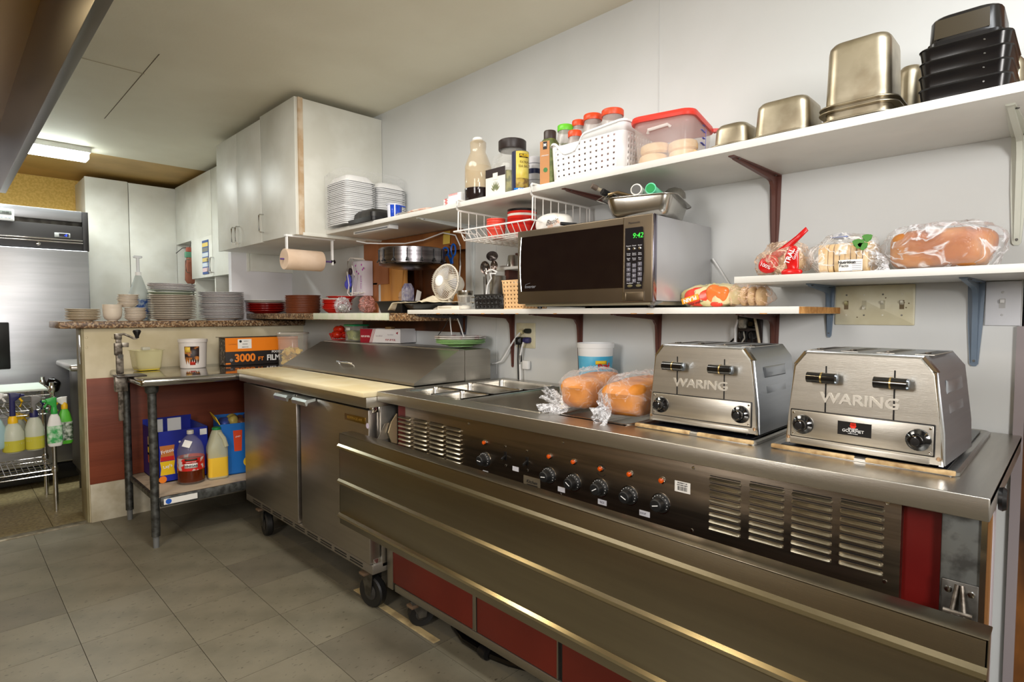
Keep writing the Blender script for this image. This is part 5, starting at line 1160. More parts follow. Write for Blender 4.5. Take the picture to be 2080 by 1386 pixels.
for k, (x, y, z) in enumerate(((-.02, .02, .028), (.02, -.02, .028), (.02, .025, .030), (-.025, -.018, .028), (.0, -.01, .062), (.0, .028, .058))):
    o = obj('tomato', G().blob((0, 0, 0), (.026, .026, .023), .002, 20, k, 2, 20, 12, False), TOMA, None, loc=(1.735 + x, ty_ + y, ZP + z + .004))
    tag(o, ('ripe red tomato on top of the red mesh basket, nearer the green-lidded jar' if k == 4 else 'orange-red tomato at the upper left of the red mesh basket' if k == 5 else ('left', 'near', 'right-hand', 'far')[k % 4] + ' red tomato low inside the red mesh basket'), 'tomato', 'tomatoes in the red basket')
    obj('stem_scar', G().lathe([(.004, .022), (.002, .0235)], n=8), M('stem_green', (70, 96, 40), .6), o)
jy = onX(722, 1.74); jr = rad(700, 742, 1.74, jy)
jg = thing('green_lid_jar', 'clear jar of green pickles with teal green lid on the prep refrigerator', 'jar', (1.745, jy, ZP)); hz = zAt(659, 1.74, jy) - ZP
obj('jar', G().loft([rr(jr * 1.7, jr * 1.7, .015, 0), rr(jr * 1.75, jr * 1.75, .015, hz - .01)], True, False), CLR, jg, solid=.002)
obj('lid', G().loft([rr(jr * 2, jr * 2, .02, hz - .010), rr(jr * 2.04, jr * 2.04, .02, hz - .004), rr(jr * 1.9, jr * 1.9, .02, hz)]), M('teal_green_lid', (36, 150, 96), .35), jg)
obj('pickles', G().blob((0, 0, hz * .32), (jr * .78, jr * .78, hz * .30), .012, 40, 3, 4), M('pickle_green', (170, 178, 100), .4, 0, (120, 136, 60), 30), jg)
obj('clasp', G().box(-jr * .87 - .006, -.02, hz - .035, -jr * .87, .02, hz - .018, .002), M('clasp_clear', (220, 222, 214), .2), jg)
# pop-up foil box
fy0, fy1 = onX(733, 1.66), onX(832, 1.66)
xf = 1.655; fw = onX(785, xf) ; 
pb_ = thing('foil_box', 'white and maroon pop-up foil sheet box on the prep refrigerator', 'box', (1.655, onX(733, 1.66) , ZP), R(-90) + R(22))
Hf = zAt(668, 1.65, 2.2) - ZP - .012
w1 = .165; d1 = .24
obj('box', G().box(0, 0, 0, .265, .002, Hf).box(0, .15, 0, .265, .152, Hf).box(0, 0, 0, .002, .15, Hf).box(.263, 0, 0, .265, .15, Hf).box(0, 0, 0, .265, .15, .002), M('box_white_card', (228, 226, 228), .5), pb_)
obj('lid_flap', G().box(.02, .152, Hf, .245, .155, Hf + .03), M('maroon_card', (150, 24, 44), .45), pb_, rot=(R(-20), 0, 0), loc=(0, .02, -.01))
obj('maroon_panel', G().prism([(0, 0), (.060, 0), (.085, Hf), (0, Hf)], -.0008, .0005, 'y'), MC['maroon_card'], pb_)
for k in range(3): obj('stripe', G().prism([(.064 + k * .006, 0), (.066 + k * .006, 0), (.091 + k * .006, Hf), (.089 + k * .006, Hf)], -.0008, .0005, 'y'), MC['maroon_card'], pb_)
text('POP UP FOIL', .013, INKW, pb_, (.036, -.0012, Hf * .45), sx=.8, bold=.0003); text('POP UP FOIL', .013, MC['maroon_card'], pb_, (.200, -.0004, Hf * .22), sx=.9, bold=.0003)
text('handifoil', .013, M('pale_print', (176, 168, 172), .5), pb_, (.125, -.0004, Hf * .5)); text('handifoil', .011, MC['pale_print'], pb_, (.20, -.0004, Hf * .60))
obj('arrow_mark', G().prism([(.235, Hf * .72), (.25, Hf * .82), (.246, Hf * .62)], -.0006, .0004, 'y'), MC['maroon_card'], pb_)
obj('foil_tongue', G().box(.15, .02, Hf - .01, .19, .06, Hf + .012, .004), M('torn_card', (150, 120, 80), .6), pb_)
# plates on the prep fridge
py = onX(934, 1.755); pr_ = rad(878, 990, 1.755, py) * .93
GRP = M('pale_green_plate', (150, 196, 128), .3)
for k in range(3):
    o = obj('plate', G().lathe(plate_prof(pr_ * .97, .018, .5), n=40), GRP, None, loc=(1.76, py, ZP + .004 + k * .0065)); tag(o, ordn(k, 3) + 'pale green plate under the floral plates on the prep refrigerator', 'plate', 'pale green plates on the prep refrigerator')
def scallop(r_, n_=64): return [[Vector((q * (1 + (.025 * math.cos(14 * a) if q > r_ * .8 else 0)) * math.cos(a), q * (1 + (.025 * math.cos(14 * a) if q > r_ * .8 else 0)) * math.sin(a), z)) for a in [2 * math.pi * i / n_ for i in range(n_)]] for q, z in ((r_ * .5, 0), (r_ * .72, .008), (r_, .020), (r_, .023), (r_ * .7, .011), (r_ * .5, .003))]
for k in range(2):
    o = obj('floral_plate', G().loft(scallop(pr_)), M('floral_china', (226, 222, 220), .25, 0, (200, 150, 150), 30, lo=.62, hi=.68), None, loc=(1.757, py, ZP + .024 + k * .008)); tag(o, ('white scalloped plate lying on the pale green plates', 'top white scalloped plate with flower pattern')[k], 'plate')
# tub of mop cloths (white bucket with blue label)
cx_, cy_ = 1.80, onX(1210, 1.80); cr_ = rad(1172, 1248, 1.80, cy_)
cb_ = thing('yogurt_tub', 'white plastic tub with sky-blue printed label behind the loaves', 'tub', (1.80, cy_, TZ1 + .0005)); hz = zAt(697, 1.80, cy_) - TZ1
obj('tub', G().lathe([(cr_ * .80, 0), (cr_ * .82, .003), (cr_ * .95, hz * .90), (cr_ * 1.0, hz * .905), (cr_ * 1.02, hz), (cr_ * .98, hz), (cr_ * .93, hz * .9), (.001, hz * .5)], n=40), M('white_tub', (236, 238, 240), .35), cb_)
def cone_r(z): return cr_ * (.82 + .13 * z / (hz * .9))
LB2 = obj('label', G().lathe([(cone_r(hz * .12) + .0006, hz * .12), (cone_r(hz * .74) + .0006, hz * .74)], n=40, cap0=False, cap1=False), M('sky_label', (70, 176, 220), .35, 0, (120, 200, 232), 10), cb_)
av2 = math.atan2(-cy_, -1.80)
def band(z, w_, h_, m_, da=0, off=.0016, nm='label_patch'): return onround(LB2, cone_r(z), z, w_, h_, m_, av2 + da, nm, off)
obj('green_hills', G().lathe([(cone_r(hz * .12) + .001, hz * .12), (cone_r(hz * .2) + .001, hz * .2)], n=40, cap0=False, cap1=False), M('hill_green', (120, 190, 80), .4), LB2)
band(hz * .24, .018, .030, PAPER, -.75, nm='barcode'); band(hz * .62, .045, .014, INKY, .35, nm='yellow_patch')
for s, z, sz in (('Prai', .54, .032), ('Farms', .40, .022)):
    a = av2 + .45; text(s, sz, INKR, LB2, ((cone_r(hz * z) + .003) * math.cos(a), (cone_r(hz * z) + .003) * math.sin(a), hz * z), (R(90), R(-8), a + R(90)), bold=.0008, shear=.2)
a = av2 - .15; text('42', .016, INK, LB2, ((cone_r(hz * .3) + .002) * math.cos(a), (cone_r(hz * .3) + .002) * math.sin(a), hz * .30), (R(90), 0, a + R(90)), bold=.0006)
# ================================================================ UPPER SHELF
ZU = 1.6825
def up(u0, u1, X=1.66):
    """Y centre and width of something spanning two picture columns at depth X on the right wall"""
    a, b_ = onX(u0, X), onX(u1, X); return (a + b_) / 2, abs(a - b_)
# foam clamshells: nested, standing open, two domes side by side along X
FO = FOAM
fx = 1.50
fY0, fY1 = 2.70, 2.945
def foam_tray(w_, d_, h_):
    return G().loft([rr(w_, d_, .03, 0, 3), rr(w_, d_, .03, .003, 3), rr(w_ - .012, d_ - .012, .028, .004, 3), rr(w_ - .04, d_ - .04, .03, h_ * .8, 3), rr(w_ - .06, d_ - .06, .03, h_, 3)], False, True)
fm = foam_tray(.185, .225, .038).mesh('tray'); fm.materials.append(FO)
fm2 = foam_tray(.185, .225, .034).mesh('lid'); fm2.materials.append(FO)
zt1 = PX(690, 352, 1.52)[1]; n_ = 24; pit = (zt1 - ZU - .05) / n_
for k in range(n_):
    t = thing('foam_clamshell', ordn(k, 24) + 'white foam clamshell box in the tall nested stack', 'food box', (1.60 + random.uniform(-.002, .002), 2.825 + random.uniform(-.002, .002), ZU + .012 + k * pit), random.uniform(-.01, .01), 'nested white foam clamshell boxes')
    for nm, me, x in (('tray', fm, 0), ('lid', fm2, .195)):
        o = bpy.data.objects.new(nm, me); COL.objects.link(o); o.parent = t; o.location = (x, 0, 0 if nm == 'tray' else -.008)
bgf = thing('clear_bag', 'thin clear plastic bag wrapped round the foam box stack', 'bag', (1.69, 2.825, ZU))
obj('bag', G().loft([rr(.395, .25, .05, z, 6) for z in (.0, .1, .2, zt1 - ZU + .0)] + [rr(.36, .2, .05, zt1 - ZU + .022, 6)], False, False), film('thin_film', .035, bs=14), bgf)
# black takeaway trays
y, w_ = up(735, 787, 1.60)
kt_ = thing('takeaway_tray', 'black plastic takeaway trays, one upside down, on the upper shelf', 'tray', (1.62, y, ZU), RW)
obj('lower_tray', pan(w_ * 1.02, .20, .012, .02, .006, .95, inv=True), BLACK, kt_, loc=(0, 0, .001), solid=.001)
obj('tray_rim', G().loft([rr(w_ * 1.02, .20, .02, .002), rr(w_ * 1.02, .20, .02, .022)]), BLACK, kt_)
obj('upper_tray', G().loft([rr(w_ * .84, .17, .03, .022, 5), rr(w_ * .80, .165, .03, .05, 5), rr(w_ * .66, .14, .03, .066, 5)]), M('black_tray_ribbed', (30, 28, 27), .4, 0, (52, 50, 48), 60, stretch=(1, .1, .1)), kt_)
# yogurt tub with peeled foil
y, w_ = up(786, 822, 1.62); r = rad(787, 820, 1.62, y); hz = zAt(416, 1.62, y) - ZU
yt = thing('yogurt_cup', 'blue and white striped yogurt tub with peeled foil lid', 'tub', (1.62, y, ZU))
obj('cup', G().lathe([(r * .80, 0), (r * .84, .003), (r * .95, hz - .004), (r * 1.04, hz - .004), (r * 1.04, hz), (r * .92, hz), (r * .8, .01), (.001, .01)], n=32), M('cup_white', (226, 228, 240), .3), yt)
for a0, wd, m_ in ((-1.9, .26, M('cup_blue', (26, 70, 190), .3)), (-1.35, .12, MC['cup_blue']), (-.9, .5, MC['cup_blue'])):
    onr = [(r * (.84 + .11 * z / hz) + .0012) for z in (.006, hz * .92)]
    obj('blue_stripe', G().loft([[Vector((q * math.cos(a), q * math.sin(a), z)) for a in (a0 - wd + math.atan2(-y, -1.62) + 1.57, a0 + math.atan2(-y, -1.62) + 1.57, a0 + wd + math.atan2(-y, -1.62) + 1.57)] for q, z in zip(onr, (.006, hz * .92))], False, False, False), m_, yt, solid=.0006)
obj('foil_lid', G().loft([[Vector((r * 1.05 * math.cos(a), r * 1.05 * math.sin(a), hz + .001 + .006 * max(0, math.sin(a - 5.6)))) for a in [2 * math.pi * i / 24 for i in range(24)]], [Vector((r * .6 * math.cos(a), r * .6 * math.sin(a), hz + .002)) for a in [2 * math.pi * i / 24 for i in range(24)]]]), CHROME, yt)
obj('foil_tab', G().box(.0, -.03, hz - .002, .01, -.06, hz + .002, .001), MC['cup_blue'], yt, rot=(.3, 0, 0), loc=(0, 0, .0))
# flat packets
y, w_ = up(830, 880, 1.66)
fp_ = thing('flat_packet', 'crumpled grey-brown packet lying flat on the upper shelf', 'packet', (1.62, y, ZU)); obj('packet', G().blob((0, 0, .010), (.07, w_ * .42, .011), .006, 24, 70, 2.6), film('greyish_film', .7, (196, 190, 176), .3), fp_)
obj('contents', G().blob((0, 0, .008), (.05, w_ * .34, .007), .003, 30, 71, 2.6), M('tan_contents', (190, 172, 140), .6), fp_)
y, w_ = up(866, 905, 1.64)
fp_ = thing('flat_packet', 'small reddish flat packet beside the red-patterned white carton', 'packet', (1.60, y + .02, ZU)); obj('packet', G().blob((0, 0, .009), (.06, w_ * .7, .008), .003, 30, 72, 2.6), M('pinkish_packet', (206, 150, 130), .5, 0, (226, 210, 196), 40), fp_)
# white carton with red pattern
y, w_ = up(905, 942, 1.60); hz = zX(393, 930, 1.60) - ZU
wc = thing('white_carton', 'small white carton with red diagonal pattern on its upper edge', 'box', (1.585, y, ZU), RW)
obj('carton', G().box(-.022, 0, 0, w_ / 2, .075, hz, .004), WHITE, wc)
for k in range(7):
    for q in range(2): obj('red_dash', G().prism([(-.016 + k * .0085, hz - .005 - q * .0045), (-.013 + k * .0085, hz - .005 - q * .0045), (-.010 + k * .0085, hz - .001 - q * .0045), (-.013 + k * .0085, hz - .001 - q * .0045)], -.0008, .0004, 'y'), INKR, wc)
pp = obj('side_flap', G().box(-.060, .006, .010, -.026, .009, hz * .72, .001), PAPER, wc)
for k in range(5): obj('red_dash', G().box(-.052 + .004 * (k % 2), .0045, .016 + k * .006, -.036 + .004 * (k % 2), .0062, .019 + k * .006), INKR, pp)
# glass carafe
y, w_ = up(942, 1000, 1.60); r = rad(942, 998, 1.60, y) * .97; hz = zAtr(277, 1.60, y, r * .4) - ZU
gc = thing('carafe', 'clear plastic carafe with white cap and dark liquid at its base', 'carafe', (1.605, y, ZU)); 
obj('carafe', G().lathe([(r * .90, 0), (r * .97, .006), (r, hz * .40), (r * .98, hz * .56), (r * .74, hz * .70), (r * .56, hz * .78), (r * .60, hz * .86), (r * .60, hz * .93), (r * .42, hz * .965)], n=32, cap1=False), M('tan_clear_plastic', (206, 184, 146), .1, alpha=.40, spec=.9), gc)
obj('dark_liquid', G().lathe([(r * .92, .001), (r * .985, .006), (r * 1.006, hz * .21)], n=32), M('soy_liquid', (34, 26, 26), .1), gc)
obj('residue', G().lathe([(r * .95, hz * .22), (r * .965, hz * .55)], n=32, cap0=False, cap1=False), M('tan_residue', (200, 172, 120), .5, alpha=.30), gc)
obj('cap', G().lathe([(r * .40, hz * .95), (r * .40, hz * .985), (r * .34, hz), (.001, hz)], n=20), WHITE, gc)
# labelled herb bag jar (with black label)
y, w_ = up(986, 1040, 1.63)
XJ = 1.63; yj, _ = up(1000, 1077, 1.68); rj = rad(1004, 1074, 1.68, yj); hz = zAtr(277, 1.68, yj, rj * .8) - ZU
bj = thing('herb_jar', 'large clear handled jar of dried bay leaves with black screw lid', 'jar', (1.69, yj, ZU))
obj('jar', G().lathe([(rj * .95, 0), (rj, .008), (rj, hz * .45), (rj * .92, hz * .62), (rj * .70, hz * .78), (rj * .66, hz * .86)], n=36, cap1=False), CLR, bj, solid=.002)
obj('lid', G().lathe([(rj * .78, hz * .84), (rj * .80, hz * .85), (rj * .80, hz * .985), (rj * .74, hz), (.001, hz)], n=36), M('black_brown_lid', (44, 34, 32), .4), bj)
obj('grip', G().tube([(-rj * .3, rj * .60, hz * .80), (-rj * .4, rj * 1.0, hz * .76), (-rj * .45, rj * 1.15, hz * .6), (-rj * .4, rj * 1.05, hz * .42)], .009, 8), CLR, bj)
obj('bay_leaves', G().blob((0, 0, hz * .24), (rj * .88, rj * .88, hz * .23), .014, 40, 12, 4), M('bay_leaf', (150, 146, 84), .6, 0, (92, 96, 50), 40), bj)
avj = math.atan2(-yj, -1.69)
yh, wh_ = up(986, 1040, 1.585); hh_ = zX(340, 1012, 1.585) - ZU
hj = thing('herb_container', 'square clear herb container with black, white and green leaf label', 'container', (1.587, yh, ZU), RW)
obj('container', G().loft([rr(wh_, .06, .008, 0, 3, 0, .03), rr(wh_, .06, .008, hh_ * 1.06, 3, 0, .03), rr(wh_ * .7, .04, .008, hh_ * 1.18, 3, 0, .03)]), CLR, hj)
obj('leaves', G().blob((0, .03, hh_ * .45), (wh_ * .44, .026, hh_ * .44), .006, 40, 14, 5), MC['bay_leaf'], hj)
JL = obj('front_label', G().box(-wh_ * .48, -.0014, .003, wh_ * .25, -.0002, hh_), M('herb_label_cream', (226, 222, 212), .5), hj)
obj('label_top', G().box(-wh_ * .48, -.0022, hh_ * .72, wh_ * .25, -.0012, hh_), M('label_black_brown', (40, 28, 28), .5), JL)
obj('label_window', G().box(-wh_ * .20, -.0028, hh_ * .62, -wh_ * .02, -.0018, hh_ * .84), MC['herb_label_cream'], JL)
obj('label_band', G().box(-wh_ * .48, -.0022, .003, wh_ * .25, -.0012, hh_ * .13), M('label_green', (30, 130, 74), .5), JL)
text('rosemary', .008, INKW, JL, (-wh_ * .11, -.0026, hh_ * .065))
for k in range(7):
    a = R(20 + 24 * k); c0 = Vector((-wh_ * .11, -.0018, hh_ * .20)); d = Vector((math.cos(a) * .8, 0, abs(math.sin(a)) + .35)) * hh_ * .28
    n_v = Vector((-d.z, 0, d.x)).normalized() * .0035
    obj('leaf_drawing', G().loft([[c0 + d * .2, c0 + d * .6 + n_v, c0 + d, c0 + d * .6 - n_v], [p + Vector((0, -.0005, 0)) for p in (c0 + d * .2, c0 + d * .6 + n_v, c0 + d, c0 + d * .6 - n_v)]]), M('olive_drawing', (110, 116, 80), .6), JL)
# salt tin
ys_, ws = up(1040, 1077, 1.60); rs_ = rad(1040, 1076, 1.60, ys_) * .95; hz = zAtr(306, 1.60, ys_, rs_) - ZU
tn = thing('salt_tin', 'yellow and dark blue sea salt tin reading COARSE on the upper shelf', 'tin', (1.595, ys_, ZU)); as_ = math.atan2(-ys_, -1.595)
obj('tin', G().lathe([(rs_, 0), (rs_, hz), (rs_ * .9, hz + .002), (.001, hz)], n=32), M('navy_tin', (34, 40, 70), .35), tn)
TL = onround(tn, rs_, hz * .52, rs_ * 1.9, hz * .94, M('tin_yellow', (226, 208, 110), .35, 0, (214, 190, 84), 30), as_ + .45, 'yellow_label', .001)
onround(TL, rs_, hz * .22, rs_ * 1.9, hz * .24, M('tin_brown_hill', (120, 92, 50), .5, 0, (176, 150, 70), 60), as_ + .45, 'hill_print', .0016)
onround(TL, rs_, hz * .05, rs_ * 2.2, hz * .11, M('tin_blue', (20, 116, 200), .4), as_ + .35, 'blue_band', .0018)
def rtext(par, s_, r_, z, sz, m_, a, off=.0026, **k): return text(s_, sz, m_, par, ((r_ + off) * math.cos(a), (r_ + off) * math.sin(a), z), (R(90), 0, a + R(90)), **k)
onround(TL, rs_, hz * .88, rs_ * 1.1, hz * .09, M('oval_dark', (60, 36, 24), .5), as_ + .45, 'oval_mark', .0018)
rtext(TL, 'ALESSI', rs_, hz * .88, .013, INKY, as_ + .45, .0032, bold=.0004)
for s, z in (('EXTRA', .72), ('SEA SALT', .62)): rtext(TL, s, rs_, hz * z, .012, M('tin_print', (120, 100, 50), .5), as_ + .45)
rtext(TL, 'COARSE', rs_, hz * .05, .013, INKW, as_ + .40, .003, bold=.0006)
# white-blue shaker
y, w_ = up(1074, 1096, 1.70); r = rad(1070, 1098, 1.70, y); hz = zAtr(316, 1.70, y, r) - ZU
sh = thing('salt_canister', 'white canister with dark blue band between the tin and spice jar', 'canister', (1.70, y, ZU))
obj('canister', G().lathe([(r, 0), (r, hz * .92), (r * .8, hz), (.001, hz)], n=28), M('canister_white', (216, 214, 220), .4), sh)
obj('blue_band', G().lathe([(r + .0008, hz * .58), (r + .0008, hz * .70)], n=28, cap0=False, cap1=False), M('navy_band', (34, 40, 80), .4), sh)
for z in (.3, .42, .82): obj('print_line', G().lathe([(r + .0008, hz * z), (r + .0008, hz * (z + .015))], n=28, cap0=False, cap1=False), MC['grey_print'], sh)
# spice jar
y, w_ = up(1092, 1126, 1.585); hz = zX(268, 1110, 1.60) - ZU
sj = thing('spice_jar', 'square herb shaker with brown label and black cap beside the white basket', 'jar', (1.605, y, ZU), R(-75))
obj('jar', G().loft([rr(.052, .052, .01, 0), rr(.054, .054, .01, .006), rr(.054, .054, .01, hz * .80), rr(.044, .044, .015, hz * .85)]), M('green_herb_fill', (110, 116, 60), .5, 0, (80, 90, 40), 60), sj)
obj('cap', G().lathe([(.021, hz * .84), (.023, hz * .85), (.023, hz * .98), (.021, hz), (.001, hz)], n=24), M('dark_cap', (60, 48, 44), .4), sj)
l_ = obj('brown_label', G().box(-.0265, -.0280, .004, .012, -.0268, hz * .80), M('kraft_label', (184, 128, 78), .5), sj)
obj('logo_square', G().box(-.014, -.0288, hz * .66, .002, -.0278, hz * .79), INK, l_); text('M', .014, INKW, l_, (-.006, -.029, hz * .73), bold=.0006)
obj('leaf_print', G().lathe([(.009, 0), (.009, .0006)], (-.004, -.0282, hz * .30), 7, (0, -1, 0)), M('herb_green_print', (60, 116, 60), .5), l_)
text('OREGANO', .006, INKW, l_, (-.006, -.0288, hz * .55))
# white perforated basket
ya, yb_ = onX(1122, 1.575), onX(1262, 1.575); wB = ya - yb_; hB2 = (zX(244, 1240, 1.57) - ZU) * 1.06; dB = .17
bk = thing('plastic_basket', 'white perforated plastic basket of orange-lidded spice jars', 'basket', (1.572, (ya + yb_) / 2, ZU), RW)
tb_ = .012
def bpt(x, y, z): k = 1 + .07 * z / hB2; return Vector((x * k, (y - dB / 2) * k + dB / 2, z))
g = G(); hw_ = wB / 2; e_ = .022
g.perf(bpt(-hw_ + e_, 0, .016), bpt(hw_ - e_, 0, .016), bpt(hw_ - e_, 0, hB2 * .72), bpt(-hw_ + e_, 0, hB2 * .72), 11, 6, .32)
g.perf(bpt(hw_, e_, .016), bpt(hw_, dB - e_, .016), bpt(hw_, dB - e_, hB2 * .72), bpt(hw_, e_, hB2 * .72), 8, 6, .32)
g.perf(bpt(-hw_, dB - e_, .016), bpt(-hw_, e_, .016), bpt(-hw_, e_, hB2 * .72), bpt(-hw_, dB - e_, hB2 * .72), 8, 6, .32)
g.perf(bpt(-hw_ + e_, dB, .016), bpt(hw_ - e_, dB, .016), bpt(hw_ - e_, dB, hB2 * .72), bpt(-hw_ + e_, dB, hB2 * .72), 11, 6, .32)
for sx_, sy_, a0 in ((1, 0, -90), (-1, 0, 180), (1, 1, 0), (-1, 1, 90)):
    loops = []
    for z in (.016, hB2 * .72):
        lp = []
        for i in range(5):
            a = R(a0 + 90 * i / 4); cx_ = sx_ * (hw_ - e_); cy_ = e_ if sy_ == 0 else dB - e_
            lp.append(bpt(cx_ + e_ * math.cos(a), cy_ + e_ * math.sin(a), z))
        loops.append(lp)
    g.loft(loops, False, False, False)
obj('perforated_walls', g, WHITE, bk, solid=.002)
def ztop(x, front): 
    if not front: return hB2 * .86
    u = x / hw_; return hB2 * (.84 + .06 * u) - hB2 * .26 * math.exp(-((u + .42) / .30) ** 4)
N_ = 40; ring = []
for i in range(N_):
    t_ = i / N_; P_ = rr(wB, dB, e_, 0, 9, 0, dB / 2)
    pass
P_ = rr(wB, dB, e_, 0, 6, 0, dB / 2)
# resample long sides so that the hand notch shows
ring = []
for i in range(len(P_)):
    a, b_ = P_[i], P_[(i + 1) % len(P_)]; n2 = max(1, int((b_ - a).length / .008))
    ring += [a.lerp(b_, q / n2) for q in range(n2)]
lo = [bpt(p.x, p.y, hB2 * .72) for p in ring]
hi = [bpt(p.x, p.y, ztop(p.x, p.y < dB * .3) + (hB2 * .16 if p.x > hw_ * .9 and False else 0)) for p in ring]
ou = [Vector((v.x * 1.02, (v.y - dB / 2) * 1.03 + dB / 2, v.z + .002)) for v in hi]; od = [Vector((v.x * 1.035, (v.y - dB / 2) * 1.05 + dB / 2, v.z - .005)) for v in hi]
obj('upper_band', G().loft([lo, hi, ou, od], False, False), WHITE, bk, solid=.0018)
obj('base', G().loft([rr(wB - .01, dB - .01, e_, .0, 6, 0, dB / 2), [bpt(p.x, p.y, .017) for p in rr(wB, dB, e_, 0, 6, 0, dB / 2)]], True, False), WHITE, bk, solid=.002)
ORL = M('orange_lid', (232, 78, 34), .35); GRL = M('lime_lid', (110, 206, 50), .35)
def spice(u0, u1, vtop, X, lid, fill, label, lidh=.022):
    y, w_ = up(u0, u1, X); r = rad(u0, u1, X, y); z1 = zAtr(vtop, X, y, r); H = z1 - ZU - .004
    t = thing('spice_bottle', label, 'spice jar', (X, y, ZU + .003))
    obj('bottle', G().lathe([(r * .98, 0), (r * 1.05, .006), (r * 1.05, H - lidh - .026), (r * .92, H - lidh - .006), (r * .9, H - lidh)], n=24), M('spice_clear', (214, 206, 200), .15, alpha=.45), t)
    obj('spice', G().lathe([(r * .92, .003), (r * .98, .008), (r * .98, H - lidh - .05)], n=24), fill, t)
    obj('lid', G().lathe([(r * .98, H - lidh), (r, H - lidh + .002), (r, H - .003), (r * .94, H), (.001, H)], n=28), lid, t)
    return t
REDS = M('paprika', (190, 50, 26), .6); BRS = M('brown_spice', (140, 90, 60), .6)
spice(1219, 1264, 216, 1.70, ORL, REDS, 'spice jar with orange lid, tallest and rightmost in the white basket')
spice(1183, 1221, 227, 1.72, ORL, BRS, 'spice jar with orange lid, second from the right in the white basket')
spice(1160, 1187, 241, 1.73, ORL, BRS, 'spice jar with small orange lid next to the green-lidded one')
spice(1131, 1163, 250, 1.70, GRL, M('green_spice', (110, 150, 50), .6), 'spice jar with lime green lid in the white basket')
x_ = spice(1152, 1180, 262, 1.635, ORL, REDS, 'low orange-lidded spice jar showing in the hand notch of the basket')
# food storage container with red lid
ya, yb_ = onX(1286, 1.585), onX(1448, 1.585)
yl_, yr_ = onX(1282, 1.60), onX(1395, 1.56)
hC = zX(225, 1380, 1.56) - ZU
cb2 = thing('storage_container', 'square frosted food container with red lid holding english muffins', 'container', (1.555, (onX(1290, 1.57) + onX(1400, 1.57)) / 2, ZU), RW + R(12))
wC = onX(1290, 1.57) - onX(1400, 1.57); dC = .24
FRO = M('frosted_container', (226, 214, 208), .25, alpha=.2)
obj('container', G().loft([rr(wC * .88, dC * .9, .03, 0, 5, 0, dC / 2), rr(wC * .90, dC * .92, .03, .01, 5, 0, dC / 2), rr(wC, dC, .035, hC - .03, 5, 0, dC / 2), rr(wC * 1.0, dC, .035, hC - .006, 5, 0, dC / 2)], True, False), FRO, cb2, solid=.002)
obj('lid', G().loft([rr(wC * 1.07, dC * 1.07, .035, hC - .012, 5, 0, dC / 2), rr(wC * 1.09, dC * 1.09, .036, hC - .004, 5, 0, dC / 2), rr(wC * 1.06, dC * 1.06, .035, hC + .006, 5, 0, dC / 2), rr(wC * .96, dC * .96, .03, hC + .004, 5, 0, dC / 2), rr(wC * .92, dC * .92, .03, hC - .004, 5, 0, dC / 2)]), M('red_lid', (226, 62, 48), .35, alpha=.92), cb2)
obj('lid_corner', G().prism([(0, -.0), (.022, .012), (.0, .024)], hC - .008, hC + .003, 'z'), MC['red_lid'], cb2, loc=(wC * .52, dC - .02, 0))
obj('moulded_handle', G().tube([(-wC * .22, .002, hC * .66), (-wC * .2, -.006, hC * .71), (wC * .12, -.006, hC * .76), (wC * .15, .002, hC * .72)], .005, 8), M('clear_handle', (240, 230, 226), .15, alpha=.6), cb2)
MUF = M('muffin', (236, 208, 160), .7, 0, (222, 176, 110), 16, .4, 60)
for k, (x, y, z) in enumerate(((-.045, .07, 0), (.05, .07, 0), (-.04, .17, 0), (.05, .165, 0), (-.042, .075, .036), (.045, .08, .033), (-.045, .165, .036))):
    o = obj('english_muffin', G().lathe([(.038, 0), (.044, .006), (.045, .017), (.043, .028), (.036, .032), (.001, .0325)], n=24), MUF, None, loc=cb2.matrix_basis @ Vector((x, y, .004 + z)), rot=(random.uniform(-.06, .06), random.uniform(-.08, .08), 0))
    tag(o, ('lower front left', 'lower front right', 'lower rear left', 'lower rear right', 'upper front left', 'upper front right', 'upper rear')[k] + ' english muffin inside the red-lidded container', 'bread', 'english muffins in the red-lidded container')
BLUP = M('measure_blue', (90, 96, 200), .5)
obj('scale_line', G().box(wC / 2 + .0012, .14, .02, wC / 2 + .0022, .1415, hC * .86), BLUP, cb2, rot=(0, R(1.2), 0))
for k in range(6): obj('scale_mark', G().box(wC / 2 + .001 - .004, .12 if k % 2 else .10, .025 + k * hC * .145, wC / 2 + .003, .14, .0265 + k * hC * .145), BLUP, cb2)
# inverted steel pans
def ipan(u0, u1, vt, X0, label, dp=.16, mat=PAN, ub=None, taper=.94, r_=.028):
    y, w_ = up(u0, u1, X0); H = zX(vt, (u0 + u1) / 2, X0 + .02) - ZU - .001
    o = obj('steel_pan', pan(w_, dp, H, r_, .016, taper, inv=True, n=6), mat, None, loc=(X0 + dp / 2, y, ZU + .0015), rot=(0, 0, RW), solid=.0014); return tag(o, label, 'pan')
ipan(1424, 1514, 251, 1.531, 'small low steel pan upside down beside the red-lidded container', .16)
ipan(1504, 1640, 201, 1.531, 'medium steel pan upside down, in the middle of the right half of the shelf', .17)
